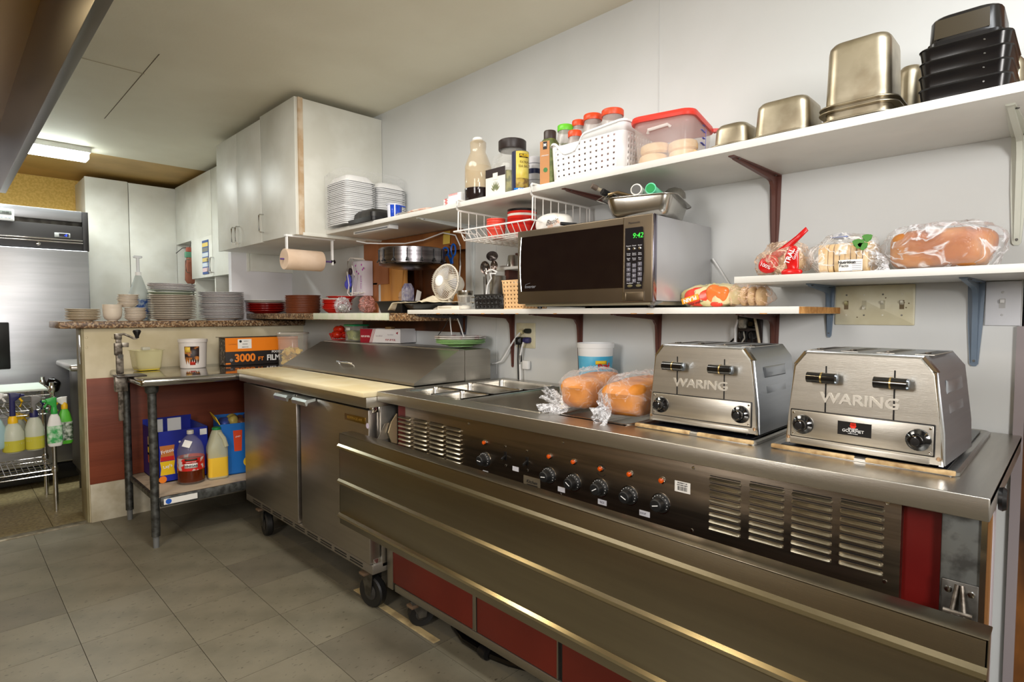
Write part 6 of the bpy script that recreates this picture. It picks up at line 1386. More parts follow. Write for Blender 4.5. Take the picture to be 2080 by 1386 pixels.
# deep pan stack
y, w_ = up(1645, 1806, 1.535); dp = .17
ZS_ = ZU + .0015
zt_top = zX(80, 1750, 1.58)
lab3 = ['lowest steel pan of the deep pan stack on the upper shelf', 'second steel pan of the deep pan stack', 'third steel pan of the deep pan stack', 'deep steel pan upside down on top of its stack, next to the black pans']
zs_r = [ZS_, zX(214, 1740, 1.56), zX(203, 1740, 1.56)]
z_rims = [ZS_ + .002, zX(208, 1740, 1.555) - .005, zX(199, 1740, 1.555) + .003]
z_rims = [ZS_ + .001, ZS_ + .024, ZS_ + .036]
topH = zt_top - z_rims[2]
for k, zr_ in enumerate(z_rims):
    o = obj('steel_pan', pan(w_, dp, min(.10, topH * .9),   .028, .015, .93, inv=True, n=6) if k < 2 else pan(w_, dp, topH, .030, .015, .94, inv=True, n=6), PAN, None, loc=(1.531 + dp / 2, y, zr_), rot=(0, 0, RW), solid=.0012)
    tag(o, [lab3[0], lab3[1], lab3[3]][k], 'pan')
# black pans
BPM = M('black_pan', (16, 15, 17), .25, 0, (24, 22, 22), 8)
y, w_ = up(1848, 2034, 1.545); dp = .20
zt_top = zX(30, 1940, 1.58)
pitb = .0285; nb = 4
def bpan(h_, w2, d2, tp=.86): return pan(w2, d2, h_, .02, .004, tp, inv=False, n=5)
for k in range(nb):
    # nested upright-flared trays turned rim up
    z = ZS_ + .030 + k * pitb
    g = G().loft([rr(w_ * .955, dp * .95, .02, -.028, 4), rr(w_, dp, .022, -.002, 4), rr(w_ + .004, dp + .004, .022, 0, 4), rr(w_ + .002, dp + .002, .022, .002, 4), rr(w_ - .01, dp - .01, .02, .001, 4), rr(w_ * .93, dp * .92, .018, -.022, 4)])
    o = obj('black_pan', g, BPM, None, loc=(1.548 + dp / 2, y, z), rot=(0, 0, RW + random.uniform(-.008, .008)))
    obj('drip_mark', G().lathe([(.002, 0), (.0015, .0006)], (w_ * .22, -dp / 2 + .001, -.010), 8, (0, -1, 0)), CHROME, o)
    tag(o, ('lowest', 'second lowest', 'third from bottom', 'uppermost flared')[k] + ' black plastic pan in the tall stack of black pans', 'pan')
zb_ = ZS_ + .030 + (nb - 1) * pitb + .003
yt2, wt2 = up(1862, 2016, 1.56); Ht = zt_top - zb_
bt = obj('black_pan', G().loft([rr(wt2, dp * .88, .022, 0, 5), rr(wt2, dp * .88, .022, Ht * .16, 5), rr(wt2 * .97, dp * .86, .03, Ht * .17, 5), rr(wt2 * .95, dp * .83, .035, Ht * .92, 5), rr(wt2 * .92, dp * .80, .035, Ht * .98, 5), rr(wt2 * .87, dp * .74, .03, Ht, 5)]), BPM, None, loc=(1.548 + dp / 2, yt2, zb_), rot=(0, 0, RW)); tag(bt, 'black pan upside down on top of the black pan stack', 'pan')
obj('worn_panel', G().loft([rr(wt2 * .72, .0008, .0003, Ht * .26), rr(wt2 * .70, .0008, .0003, Ht * .86)]), M('worn_black', (60, 52, 38), .3), bt, loc=(-.004, -dp * .432, 0), rot=(R(-1.9), 0, 0))
# steel pans glimpsed behind
for (u0, u1, vt, X0, lb_) in ((1800, 1856, 130, 1.74, 'steel pan peeping out between the deep pan stack and the black pans'), (2010, 2062, 113, 1.72, 'steel pan peeping out behind the right side of the black pans')):
    y, w2 = up(u0, u1, X0); H = zX(vt, (u0 + u1) / 2, X0) - ZU
    o = obj('steel_pan', pan(w2 + .02, .13, H, .03, .009, .86, inv=True, n=6), PAN, None, loc=(X0 + .065, y, ZS_), rot=(0, 0, RW), solid=.0012); tag(o, lb_, 'pan')
# ================================================================ HANGING WIRE BASKET UNDER THE UPPER SHELF
ya, yb_ = onX(930, 1.50), onX(1075, 1.50)
zlow = zX(487, 975, 1.53); 
wb = thing('wire_basket', 'white wire basket hanging under the upper shelf with red dishes', 'basket', (0, 0, 0))
WIRE = M('white_wire', (236, 232, 226), .4)
Ya, Yb = onX(934, 1.53), onX(1078, 1.515); xF, xK = 1.525, 1.86; zT = 1.688; zU_ = 1.655
zR = PX(1050, 450, 1.52)[1]; zR = PX(945, 470, 1.53)[1]; zB_ = zR - .035
g = G()
for Y in (Ya, Yb):   # arms
    g = G()   #  that hook over the shelf, and hanging end wires
    g.tube([(xF + .09, Y, zT), (xF - .004, Y, zT), (xF - .008, Y, zT - .006), (xF - .008, Y, zU_ - .004), (xF, Y, zU_ - .010), (xK, Y, zU_ - .010)], .0045, 8)
    obj('hook_arm', g, WIRE, wb)
for Y in (Ya, Yb):
    g = G(); n_ = 8
    for k in range(n_):
        x = xF + .012 + (xK - xF - .03) * (k / (n_ - 1)) ** 1.0
        g.tube([(x, Y, zU_ - .010), (x, Y, zR)] + ([(x, Y - .022 if Y == Ya else Y + .022, zB_)]), .0018, 5)
    g.tube([(xF, Y, zU_ - .01), (xF - .002, Y, zR)], .003, 6); g.tube([(xK, Y, zU_ - .01), (xK, Y, zR)], .003, 6)
    obj('end_wires', g, WIRE, wb, kind='stuff')
g = G(); Yi, Yj = Ya - .022, Yb + .022
g.tube([(xF - .02, Ya + .006, zR), (xF - .02, Yb - .006, zR), (xK, Yb - .006, zR), (xK, Ya + .006, zR)], .0032, 6, True)
g.tube([(xF + .012, Yi, zB_), (xF + .012, Yj, zB_), (xK, Yj, zB_), (xK, Yi, zB_)], .0032, 6, True)
g.tube([(xF - .02, (Ya + Yb) / 2 - .02, zR), (xF - .02, (Ya + Yb) / 2 - .02, zR)], .0032, 6) if False else None
obj('rim', g, WIRE, wb)
g = G(); nn = 12
for k in range(nn):
    Y = Yi + (Yj - Yi) * (k + .5) / nn; g.tube([(xF - .02, Y + (.01 if k < nn / 2 else -.01), zR), (xF + .012, Y, zB_), (xK, Y, zB_), (xK, Y, zR)], .0018, 5)
obj('floor_wires', g, WIRE, wb, kind='stuff')
g = G()
for k in range(1, 9): x = xF + .012 + (xK - xF - .012) * k / 9; g.tube([(x, Yi, zB_ - .002), (x, Yj, zB_ - .002)], .0018, 5)
obj('cross_wires', g, WIRE, wb, kind='stuff')
zI = zB_ + .0025
# red cups stack and red plates stack in it
CUPR = M('coral_red_cup', (224, 78, 62), .4)
yc_ = onX(1008, 1.60); rc = rad(988, 1027, 1.60, yc_)
zc_top = zAt(446, 1.60, yc_); nc_ = 5; 
for k in range(nc_):
    o = obj('red_cup', G().lathe([(rc * .78, 0), (rc * .80, .002), (rc * .96, .030), (rc, .032), (rc, .036), (rc * .93, .036), (rc * .74, .004), (.001, .004)], n=28), CUPR, None, loc=(1.60, yc_, zI + k * (zc_top - zI - .036) / (nc_ - 1))); tag(o, ordn(k, nc_) + 'coral red cup in the hanging wire basket', 'cup', 'red cups in the hanging wire basket')
yc_ = onX(1060, 1.64); rc = rad(1030, 1094, 1.64, yc_) * .93; zc_top = zAt(425, 1.64, yc_); pit = (zc_top - zI - .045) / 7
for k in range(8):
    m_ = WHD if k == 5 else BLACK if k == 7 else (TOM, REDD)[k % 2]
    o = obj('red_bowl', G().lathe(bowl_prof(rc, .040), n=36), m_, None, loc=(1.64, yc_, zI + k * pit)); tag(o, 'black bowl topping the red bowl stack in the hanging basket' if k == 7 else 'white bowl within the red bowl stack in the hanging basket' if k == 5 else ordn(k, 8) + 'red bowl in the hanging wire basket stack', 'bowl', None if k in (5, 7) else 'red bowls in the hanging basket')
yc_ = onX(1095, 1.75); o = obj('maroon_bowl', G().lathe(bowl_prof(.05, .05), n=28), M('maroon_bowl', (120, 30, 40), .35), None, loc=(1.79, yc_ + .02, zI)); tag(o, 'small maroon bowl behind the red bowls in the hanging basket', 'bowl')
o = obj('black_tray', pan(.13, .26, .012, .02, .006, .95), BLACK, None, loc=(1.74, onX(990, 1.74), zR + .052), rot=(0, R(-4), RW), solid=.002)
bpy.data.objects.remove(o)
# napkin bag behind basket, on the microwave
ZM = 1.2405 + z1 + .0005
yb1 = onX(1125, 1.66)
nb_ = thing('printed_bag', 'white patterned paper bag lying on the microwave at its left end', 'bag', (1.60, onX(1118, 1.60), ZM), R(-90))
Hn = zAt(430, 1.60, onX(1118, 1.6)) - ZM
obj('bag', G().blob((.0, .02, Hn * .45), (.075, .05, Hn * .48), .010, 18, 90, 2.2), M('napkin_pattern', (236, 232, 224), .5, 0, (226, 150, 96), 16, lo=.56, hi=.66), nb_)
text('Basic', .028, M('grey_script', (90, 86, 84), .5), nb_, (.035, -.036, Hn * .40), (R(80), R(-8), 0), shear=.4)
o = thing('steel_disc', 'thin steel disc lying on the microwave beside the patterned bag', 'lid', (1.62, onX(1190, 1.60), ZM)); obj('disc', G().lathe([(.045, 0), (.05, .006), (.03, .010), (.001, .010)], n=28), STEEL, o); obj('grip', G().cyl((-.05, .02, .008), (-.10, .05, .010), .006), BLACK, o)
# utensil pan on microwave
yu, wu = up(1240, 1400, 1.62)
ycn = onX(1300, 1.535)
up_ = thing('utensil_pan', 'steel pan of utensils standing on top of the microwave', 'pan', (1.655, onX(1316, 1.66) , ZM), R(-90) + R(18))
Hu = zAt(412, 1.6, ycn) - ZM + .01
obj('pan', pan(.235, .31, Hu, .03, .016, .88, n=6), PANI, up_, loc=(0, 0, Hu), solid=.0014)
def ustick(name, p0, p1, r, m_, **k): return obj(name, G().cyl(p0, p1, r, **k), m_, up_)
WT = M('white_tube', (226, 222, 214), .45)
obj('white_tube', G().lathe([(.018, 0), (.018, .13)], (0, 0, 0), 20, (0.05, 1, -.12)), WT, up_, loc=(-.005, -.135, Hu + .022)); obj('tube_bore', G().lathe([(.014, -.001), (.014, .002)], (0, 0, 0), 18, (.05, 1, -.12)), M('bore_grey', (90, 88, 86), .6), up_, loc=(-.005, -.137, Hu + .022))
MINT = M('mint_green_plastic', (110, 214, 170), .35)
obj('green_tube', G().lathe([(.017, 0), (.017, .004), (.0145, .006), (.0145, .12)], (0, 0, 0), 20, (.12, 1, -.10)), MINT, up_, loc=(.040, -.140, Hu + .020)); obj('tube_bore', G().lathe([(.0135, -.001), (.0135, .002)], (0, 0, 0), 18, (.12, 1, -.10)), M('deep_green', (10, 140, 70), .5), up_, loc=(.040, -.142, Hu + .020))
obj('ladle_bowl', G().lathe([(.001, .036), (.02, .032), (.034, .018), (.038, 0), (.036, 0), (.018, .029), (.001, .032)], (0, 0, 0), 28, (.1, -.2, 1)), STEEL, up_, loc=(.075, .04, Hu + .018))
obj('ladle_handle', G().tube([(.075, .04, Hu + .01), (.02, .09, Hu + .004)], .004, 6), STEEL, up_)
for (x, y, z, dx, dy, dz, r) in ((.082, .085, .008, .5, .6, .35, .009), (.06, .11, .004, .6, .5, .2, .010)): obj('spoon_end', G().lathe([(r, 0), (r * 1.2, .006), (r * .6, .012)], (0, 0, 0), 14, (dx, dy, dz)), STEEL, up_, loc=(x, y, Hu + z))
for k, (x, y) in enumerate(((-.09, -.10), (-.07, -.11), (-.05, -.12))):
    obj('whisk_wire', G().tube([(x, y + .03, Hu + .004), (x - .03, y - .0, Hu + .018), (x - .06, y + .02, Hu + .010), (x - .04, y + .05, Hu + .004)], .0016, 5), CHROME, up_)
obj('peeler', G().tube([(-.02, -.10, Hu + .006), (-.07, -.115, Hu + .022), (-.10, -.11, Hu + .018)], .006, 8), M('steel_bronze', (150, 130, 100), .3, 1), up_)
obj('black_handle', G().tube([(-.075, -.03, Hu + .008), (-.105, -.075, Hu + .022), (-.125, -.10, Hu + .034)], .011, 8), BLACK, up_)
obj('clear_handle', G().tube([(-.10, -.02, Hu + .016), (-.135, -.07, Hu + .042), (-.15, -.09, Hu + .05)], .006, 8), M('clear_amber', (200, 186, 160), .2, alpha=.6), up_); obj('handle_tip', G().cyl((-.147, -.087, Hu + .048), (-.160, -.10, Hu + .056), .0085), M('brown_tip', (90, 76, 66), .4), up_)

# ================================================================ MIDDLE SHELF, LEFT PART
Z4 = 1.2405
yk, wk = up(768, 820, 1.60)
o = obj('black_bin', G().loft([rr(wk * .82, .16, .012, 0), rr(wk * .97, .19, .014, zX(612, 790, 1.60) - ZL - .004), rr(wk * 1.05, .20, .014, zX(612, 790, 1.60) - ZL - .004), rr(wk * 1.05, .20, .014, zX(612, 790, 1.60) - ZL), rr(wk * .93, .18, .012, zX(612, 790, 1.60) - ZL), rr(wk * .8, .15, .01, .004)]), BLACK, None, loc=(1.68, yk, ZL), rot=(0, 0, RW)); tag(o, 'black open plastic bin in front of the wooden niche', 'bin')
yk, wk = up(812, 905, 1.60); hk = zX(617, 850, 1.58) - Z4
sk = thing('oval_platter', 'dark oval platter with a crumpled cream cloth on top', 'platter', (1.68, yk, Z4), RW)
obj('platter', G().loft([[Vector((wk * .5 * q * math.cos(a), .12 * q * math.sin(a), z)) for a in [2 * math.pi * i / 36 for i in range(36)]] for q, z in ((.80, 0), (.92, hk * .3), (1.02, hk * .85), (1.02, hk), (.97, hk), (.8, .006))]), BLACK, sk)
CLOTH = M('cream_cloth', (222, 212, 190), .8, 0, (206, 194, 168), 20)
g = G(); nx_, ny_ = 36, 18; L_ = []
for j in range(ny_ + 1):
    lp = []
    for i in range(nx_ + 1):
        x = -wk * .60 + wk * 1.12 * i / nx_; y = -.125 + .22 * j / ny_
        z = hk + .004 + .012 * abs(noise.noise(Vector((x * 22, y * 22, 3)))) + (.028 * math.exp(-((x - .03) / .045) ** 2 - ((y + .02) / .05) ** 2)) * (1 + noise.noise(Vector((x * 60, y * 60, 1))))
        if x < -wk * .5: z -= (-wk * .5 - x) * 1.0
        lp.append(Vector((x, y, z)))
    L_.append(lp)
g.loft(L_, False, False, False); cl = obj('cloth', g, CLOTH, sk, solid=.002)
# glass jars behind the platter
for (u0, u1, vt, X, nm, lb_, m_) in ((810, 836, 592, 1.80, 'glass_jar', 'small clear glass jar behind the dark platter', CLR), (818, 840, 576, 1.84, 'tea_box', 'whitish floral box standing in the niche behind the platter', M('floral_box', (190, 184, 196), .5, 0, (120, 116, 150), 40))):
    y, w_ = up(u0, u1, X); r = rad(u0, u1, X, y); H = zAt(vt, X, y) - Z4
    if nm == 'glass_jar': o = obj(nm, G().lathe([(r * .9, 0), (r, .004), (r, H * .85), (r * .8, H)], n=24), m_, None, loc=(X, y, Z4)); o.location.z = Z4
    else: o = obj(nm, G().loft([rr(r * 1.8, .05, .004, 0), rr(r * 1.8, .05, .004, H * .8), rr(r * .9, .03, .003, H)]), m_, None, loc=(X, y, Z4), rot=(0, 0, RW))
    tag(o, lb_, 'jar' if nm == 'glass_jar' else 'box')
y = onX(842, 1.85); o = obj('white_card', G().box(-.02, 0, 0, .02, .002, .10), PAPER, None, loc=(1.86, y, Z4 + .012), rot=(0, R(18), RW)); tag(o, 'white card leaning in the niche behind the platter', 'card')
# round ticket wheel hanging under the upper shelf
yw = onX(838, 1.68); rw_ = rad(773, 905, 1.68, yw); zw1, zw0 = zAt(508, 1.68, yw), zAt(538, 1.68, yw)
tw = thing('ticket_wheel', 'round stainless order ticket wheel with clips before the wooden niche', 'ticket wheel', (1.68, yw, 0))
TWS = M('ticket_wheel_steel', (150, 146, 150), .26, 1, (120, 116, 120), 3, stretch=(1, 1, 20))
obj('band', G().lathe([(rw_ * .96, zw0), (rw_, zw0 + .002), (rw_, zw1), (rw_ * .98, zw1 + .002), (rw_ * .96, zw1)], n=48, cap0=False, cap1=False), TWS, tw, solid=.002)
obj('lower_dish', G().lathe([(rw_ * 1.0, zw0), (rw_ * 1.02, zw0 - .004), (rw_ * .96, zw0 - .008), (rw_ * .62, zw0 - .020), (rw_ * .50, zw0 - .022), (.001, zw0 - .023)], n=48), M('dish_steel_dark', (112, 102, 100), .25, 1), tw)
obj('top_plate', G().lathe([(rw_ * .96, zw1 - .004), (rw_ * .96, zw1 - .002), (.001, zw1 - .001)], n=40), TWS, tw)
obj('wall_arm', G().tube([(0, 0, zw1 - .004), (.10, 0, zw1 + .004), (W - 1.68 + .0, .0, zw1 + .004)], .007, 8), DSTEEL, tw)
for k in range(9):
    a = math.atan2(-yw, -1.68) + R(-80 + 24 * k)
    c = obj('ticket_clip', G().lathe([(.006, 0), (.006, .004)], ((rw_ + .001) * math.cos(a), (rw_ + .001) * math.sin(a), zw0 + .018), 10, (math.cos(a), math.sin(a), 0)), BLACK, tw)
    for s in (-1, 1):
        b_ = a + s * .035; obj('clip_ear', G().cyl(((rw_ + .003) * math.cos(a), (rw_ + .003) * math.sin(a), zw0 + .018), ((rw_ + .010) * math.cos(b_), (rw_ + .010) * math.sin(b_), zw0 + .006), .003), BLACK, c)
    obj('clip_stem', G().cyl(((rw_ + .002) * math.cos(a), (rw_ + .002) * math.sin(a), zw0 + .018), ((rw_ + .004) * math.cos(a), (rw_ + .004) * math.sin(a), zw1 - .006), .0022), BLACK, c)
# desk fan
yf = onX(905, 1.66); FANP = M('fan_cream', (222, 214, 200), .4)
zc = zAt(573, 1.66, yf); rf = .098
fan = thing('desk_fan', 'small white round desk fan tilted towards the left', 'fan', (1.66, yf, 0))
ax = Vector((-.88, -.10, .10)).normalized(); q_ = Vector((0, 0, 1)).rotation_difference(ax)
rf = (zAt(537, 1.66, yf) - zAt(610, 1.66, yf)) / 2 * .99
cpt = Vector((0, 0, zc))
g = G(); n_ = 48
for i in range(n_):
    a = 2 * math.pi * i / n_
    pts = [cpt + q_ @ Vector((r_ * math.cos(a + tw_), r_ * math.sin(a + tw_), h_)) for r_, h_, tw_ in ((rf * .30, .038, .15), (rf * .6, .034, .08), (rf * .85, .022, .02), (rf, 0, 0))]
    g.tube(pts, .0011, 4)
obj('front_grille_wires', g, FANP, fan, kind='stuff')
g = G()
for i in range(n_):
    a = 2 * math.pi * i / n_
    pts = [cpt + q_ @ Vector((r_ * math.cos(a), r_ * math.sin(a), h_)) for r_, h_ in ((rf, 0), (rf * .9, -.022), (rf * .55, -.04), (rf * .35, -.045))]
    g.tube(pts, .0011, 4)
obj('rear_grille_wires', g, FANP, fan, kind='stuff')
obj('grille_ring', G().tube([cpt + q_ @ Vector((rf * math.cos(a), rf * math.sin(a), 0)) for a in [2 * math.pi * i / 40 for i in range(40)]], .0035, 6, True), FANP, fan)
obj('hub_badge', G().lathe([(rf * .30, .036), (rf * .30, .041), (rf * .22, .044), (.001, .045)], cpt, 24, ax), WHITE, fan)
obj('motor', G().lathe([(.001, -.10), (.030, -.098), (.042, -.08), (.046, -.05), (.040, -.02)], cpt, 24, ax), FANP, fan)
for k in range(3):
    a = 2 * math.pi * k / 3
    obj('blade', G().loft([[cpt + q_ @ Vector((r_ * math.cos(a + t2), r_ * math.sin(a + t2), -.006 + .012 * (t2 - .4))) for r_ in (rf * .18, rf * .5, rf * .86)] for t2 in (0, .3, .6, .9)], False, False, False), M('fan_blade_clear', (200, 200, 206), .2, alpha=.55), fan, solid=.001)
obj('stand', G().tube([cpt + q_ @ Vector((0, 0, -.06)), (0.02, -.01, zc - .08), (.02, -.01, Z4 + .01)], .014, 10), FANP, fan)
obj('base', G().loft([rr(.15, .13, .05, Z4, 6, .01, -.02), rr(.145, .125, .05, Z4 + .010, 6, .01, -.02), rr(.10, .08, .03, Z4 + .022, 6, .01, -.02)]), FANP, fan)
# spatula / white handle thing
y0, y1 = onX(890, 1.585), onX(935, 1.585)
wh = thing('white_scraper', 'white plastic scraper lying on the shelf in front of the fan', 'scraper', (1.59, (y0 + y1) / 2, Z4), RW); L_ = (y0 - y1)
obj('handle', G().loft([rr(L_ * 1.0, .03, .012, 0, 5), rr(L_ * 1.02, .032, .012, .008, 5), rr(L_ * .98, .028, .011, .016, 5)]), FANP, wh)
obj('thumb_groove', G().box(-L_ * .38, -.0165, .005, L_ * .2, -.014, .011, .002), M('groove', (190, 180, 160), .5), wh)
# measuring cup in plastic cup
ym, wm = up(928, 962, 1.60); rm = rad(929, 962, 1.60, ym); Hm = zAt(601, 1.60, ym) - Z4
mc = thing('plastic_cup', 'clear plastic cup of salt holding a steel cup, left of the black basket', 'cup', (1.60, ym, Z4))
obj('cup', G().lathe([(rm * .70, 0), (rm * .75, .003), (rm * .98, Hm - .003), (rm * 1.06, Hm - .002), (rm * 1.06, Hm)], n=32, cap1=False), CLR, mc, solid=.0015)
obj('salt', G().lathe([(rm * .66, .002), (rm * .75, .012), (rm * .3, .018), (.001, .018)], n=24), M('salt_white', (236, 230, 218), .8, bump=.6, bs=200), mc)
Ht_ = zAt(591, 1.60, ym) - Z4
obj('steel_cup', G().lathe([(rm * .62, .03), (rm * .70, Hm * .9), (rm * .96, Hm + .001), (rm * 1.0, Hm + .003), (rm * 1.0, Ht_), (rm * .95, Ht_), (rm * .9, Hm)], n=32), PANI, mc)
obj('cup_handle', G().box(rm, -.006, Hm - .01, rm + .03, .006, Hm - .006, .001), PANI, mc, rot=(0, 0, R(-75)), loc=(0, 0, 0))
# black perforated basket
def pbasket(name, label, u0, u1, vt, X, m_, dp, nx, nz, kk=1.06, fill=.45):
    y, w_ = up(u0, u1, X); H = zX(vt, (u0 + u1) / 2, X) - Z4
    t = thing(name, label, 'basket', (X, y, Z4), RW); hw_ = w_ / 2
    P = lambda x, yy, z: Vector((x * (1 if z else 1 / kk), dp / 2 + (yy - dp / 2) * (1 if z else 1 / kk), z))
    for nm, a, b_, n in (('front_wall', (-hw_, 0), (hw_, 0), nx), ('side_wall', (hw_, 0), (hw_, dp), max(3, int(nx * dp / w_))), ('back_wall', (hw_, dp), (-hw_, dp), nx), ('side_wall', (-hw_, dp), (-hw_, 0), max(3, int(nx * dp / w_)))):
        obj(nm, G().perf(P(*a, .0), P(*b_, .0), P(*b_, H), P(*a, H), n, nz, fill), m_, t, solid=.0022)
    obj('rim', G().tube([P(-hw_, 0, H), P(hw_, 0, H), P(hw_, dp, H), P(-hw_, dp, H)], .003, 6, True), m_, t)
    obj('base', G().box(-hw_ / kk, .004, 0, hw_ / kk, dp - .004, .003), m_, t); return t, y, w_, H
pbasket('plastic_basket', 'black perforated plastic basket beside the tan one on the middle shelf', 964, 1020, 599, 1.585, BLACK, .16, 7, 3, 1.03, .3)
TANB = M('tan_plastic', (226, 184, 134), .5)
tbk, yt_, wt_, Ht2 = pbasket('plastic_basket', 'tan perforated plastic basket touching the left side of the microwave', 1020, 1062, 570, 1.59, TANB, .15, 6, 7, 1.10, .34)
obj('white_insert', G().box(-wt_ * .05, .01, Ht2 * .62, wt_ * .42, .10, Ht2 * 1.02, .003), PAPER, tbk)
# utensil crock
yu_ = onX(1006, 1.72); ru = rad(990, 1023, 1.72, yu_); Hu2 = zAt(562, 1.72, yu_) - Z4
cr_k = thing('utensil_holder', 'steel utensil canister with serving spoons behind the black basket', 'utensil holder', (1.735, yu_, Z4))
obj('canister', G().lathe([(ru * .95, 0), (ru, .004), (ru, Hu2), (ru * 1.04, Hu2 + .003), (ru * .96, Hu2 + .003), (ru * .94, .01), (.001, .01)], n=32), STEEL, cr_k)
def pt(u, v, X=1.72): y, z = PX(u, v, X); return Vector((X - 1.735, y - yu_, z - Z4))
def spoon(nm, p_head, p_base, rx, ry, m_, slots=False, hm=None):
    d = (p_head - p_base).normalized(); fw = Vector((-.75, -.65, .1)).normalized(); sd = d.cross(fw).normalized(); nrm = sd.cross(d).normalized()
    lps = []
    for q, dz in ((.001, .010), (.5, .006), (.85, -.002), (1, -.008), (.97, -.010), (.8, -.004), (.5, .003), (.001, .007)):
        lps.append([p_head + sd * (rx * q * math.cos(a)) + d * (ry * q * math.sin(a)) - nrm * dz for a in [2 * math.pi * i / 22 for i in range(22)]])
    e = obj(nm, G().loft(lps), m_, cr_k); obj('spoon_handle', G().tube([p_head - d * ry * .9, p_base], .0035, 6), hm or m_, e)
    if slots:
        for k in range(3):
            c = p_head + sd * (rx * .42 * (k - 1)); obj('slot', G().loft([[c - d * ry * .45 + sd * .002 + nrm * .009, c + d * ry * .35 + sd * .002 + nrm * .009, c + d * ry * .35 - sd * .002 + nrm * .009, c - d * ry * .45 - sd * .002 + nrm * .009], [c - d * ry * .45 + sd * .002 + nrm * .0105, c + d * ry * .35 + sd * .002 + nrm * .0105, c + d * ry * .35 - sd * .002 + nrm * .0105, c - d * ry * .45 - sd * .002 + nrm * .0105]]), BLACK, e)
SPN = M('spoon_steel', (176, 166, 160), .2, 1)
spoon('slotted_spoon', pt(986, 543, 1.66), pt(990, 610, 1.70), .021, .030, SPN, True)
spoon('serving_spoon', pt(1000, 521), pt(1003, 600), .026, .022, M('spoon_dark', (110, 104, 102), .3, 1))
spoon('serving_spoon', pt(1004, 540), pt(1004, 600), .016, .022, SPN)
obj('white_tongs', G().tube([pt(988, 552, 1.66), pt(1000, 548, 1.66), pt(1010, 553, 1.66), pt(1006, 556, 1.66), pt(996, 556, 1.66), pt(998, 566, 1.66), pt(990, 580, 1.66), pt(988, 604, 1.66)], .0035, 7), WHITE, cr_k)
obj('steel_rod', G().tube([pt(983, 562, 1.68), pt(984, 604, 1.68)], .004, 7), DSTEEL, cr_k)
yy_, ww_ = up(994, 1020, 1.655); o = obj('white_tub', G().lathe([(ww_ * .40, 0), (ww_ * .5, zX(583, 1007, 1.655) - Z4 - .004), (ww_ * .53, zX(583, 1007, 1.655) - Z4), (ww_ * .45, zX(583, 1007, 1.655) - Z4 - .002), (.001, .004)], n=24), M('lavender_white', (206, 206, 220), .45), None, loc=(1.81, yy_ + .09, Z4)); bpy.data.objects.remove(o)
o = obj('white_tub', G().lathe([(.030, 0), (.038, .048), (.040, .052), (.034, .050), (.001, .004)], n=24), M('lavender_white', (206, 206, 220), .45), None, loc=(1.675, onX(1008, 1.66) , Z4)); o.scale = (.7, .7, 1); bpy.data.objects.remove(o)
# little wall shelf with steel cup
ysa, ysb = onX(1002, 1.80), onX(1052, 1.80) - .05; zsm = zX(546, 1030, 1.80)
sms = thing('small_shelf', 'small white wall shelf left of the microwave holding a steel cup', 'shelf', (W - .001, 0, 0))
obj('board', G().box(-.12, ysb, zsm - .006, 0, ysa, zsm + .006, .001), WHITEP, sms)
obj('brown_support', G().box(-.10, ysa - .10, zsm - .05, 0, ysa - .075, zsm - .006, .002), BROWNB, sms)
obj('brown_post', G().box(-.02, onX(1049, 1.88) - .01, Z4, 0, onX(1049, 1.88) + .008, 1.50, .002), BROWNB, sms)
yq = onX(1040, 1.83); o = obj('steel_cup', G().lathe([(.026, 0), (.028, .002), (.022, .052), (.020, .055), (.001, .055)], n=28), PANI, None, loc=(1.835, yq, zsm + .0065)); tag(o, 'small upturned steel cup on the small wall shelf', 'cup')
yq = onX(1014, 1.80); o = obj('grey_dish', G().lathe([(.030, 0), (.036, .008), (.034, .009), (.001, .004)], n=28), M('grey_dish', (196, 190, 186), .4), None, loc=(1.832, yq - .02, zsm + .0065)); tag(o, 'flat pale grey dish on the small wall shelf beside the steel cup', 'dish')
# blue scissors hanging on the niche edge
ysx = onX(909, 1.87); BLS = M('scissor_blue', (24, 96, 196), .35)
sx2 = thing('scissors', 'blue-handled scissors hanging on the wall above the fan', 'scissors', (1.87, 0, 0))
def sp(u, v): y, z = PX(u, v, 1.87); return Vector((0, y, z))
def loop3(cu, cv, ru_, rv_, n=18): return [sp(cu + ru_ * math.cos(2 * math.pi * i / n), cv + rv_ * math.sin(2 * math.pi * i / n)) for i in range(n)]
obj('finger_loop', G().tube(loop3(905, 511, 6, 8), .0045, 7, True), BLS, sx2); obj('finger_loop', G().tube(loop3(921, 508, 4.5, 12), .0045, 7, True), BLS, sx2)
obj('handle_shank', G().tube([sp(910, 518), sp(914, 526), sp(917, 536)], .006, 7), BLS, sx2); obj('handle_shank', G().tube([sp(920, 520), sp(918, 528), sp(919, 536)], .006, 7), BLS, sx2)
obj('blade', G().tube([sp(917, 534), sp(921, 560)], .0035, 6), STEEL, sx2)
obj('nail', G().cyl(sp(913, 499) + Vector((-.004, 0, 0)), sp(913, 499) + Vector((.029, 0, 0)), .0025), DSTEEL, sx2)
y_, z_ = PX(907, 483, 1.885)
nt = obj('sticky_note', G().box(-.0004, -.028, -.033, .0008, .028, .033), M('note_yellow', (214, 184, 84), .7), None, loc=(1.885, y_, z_), rot=(0, R(3), 0)); tag(nt, 'yellow paper note stuck at the top corner of the wooden niche', 'note')
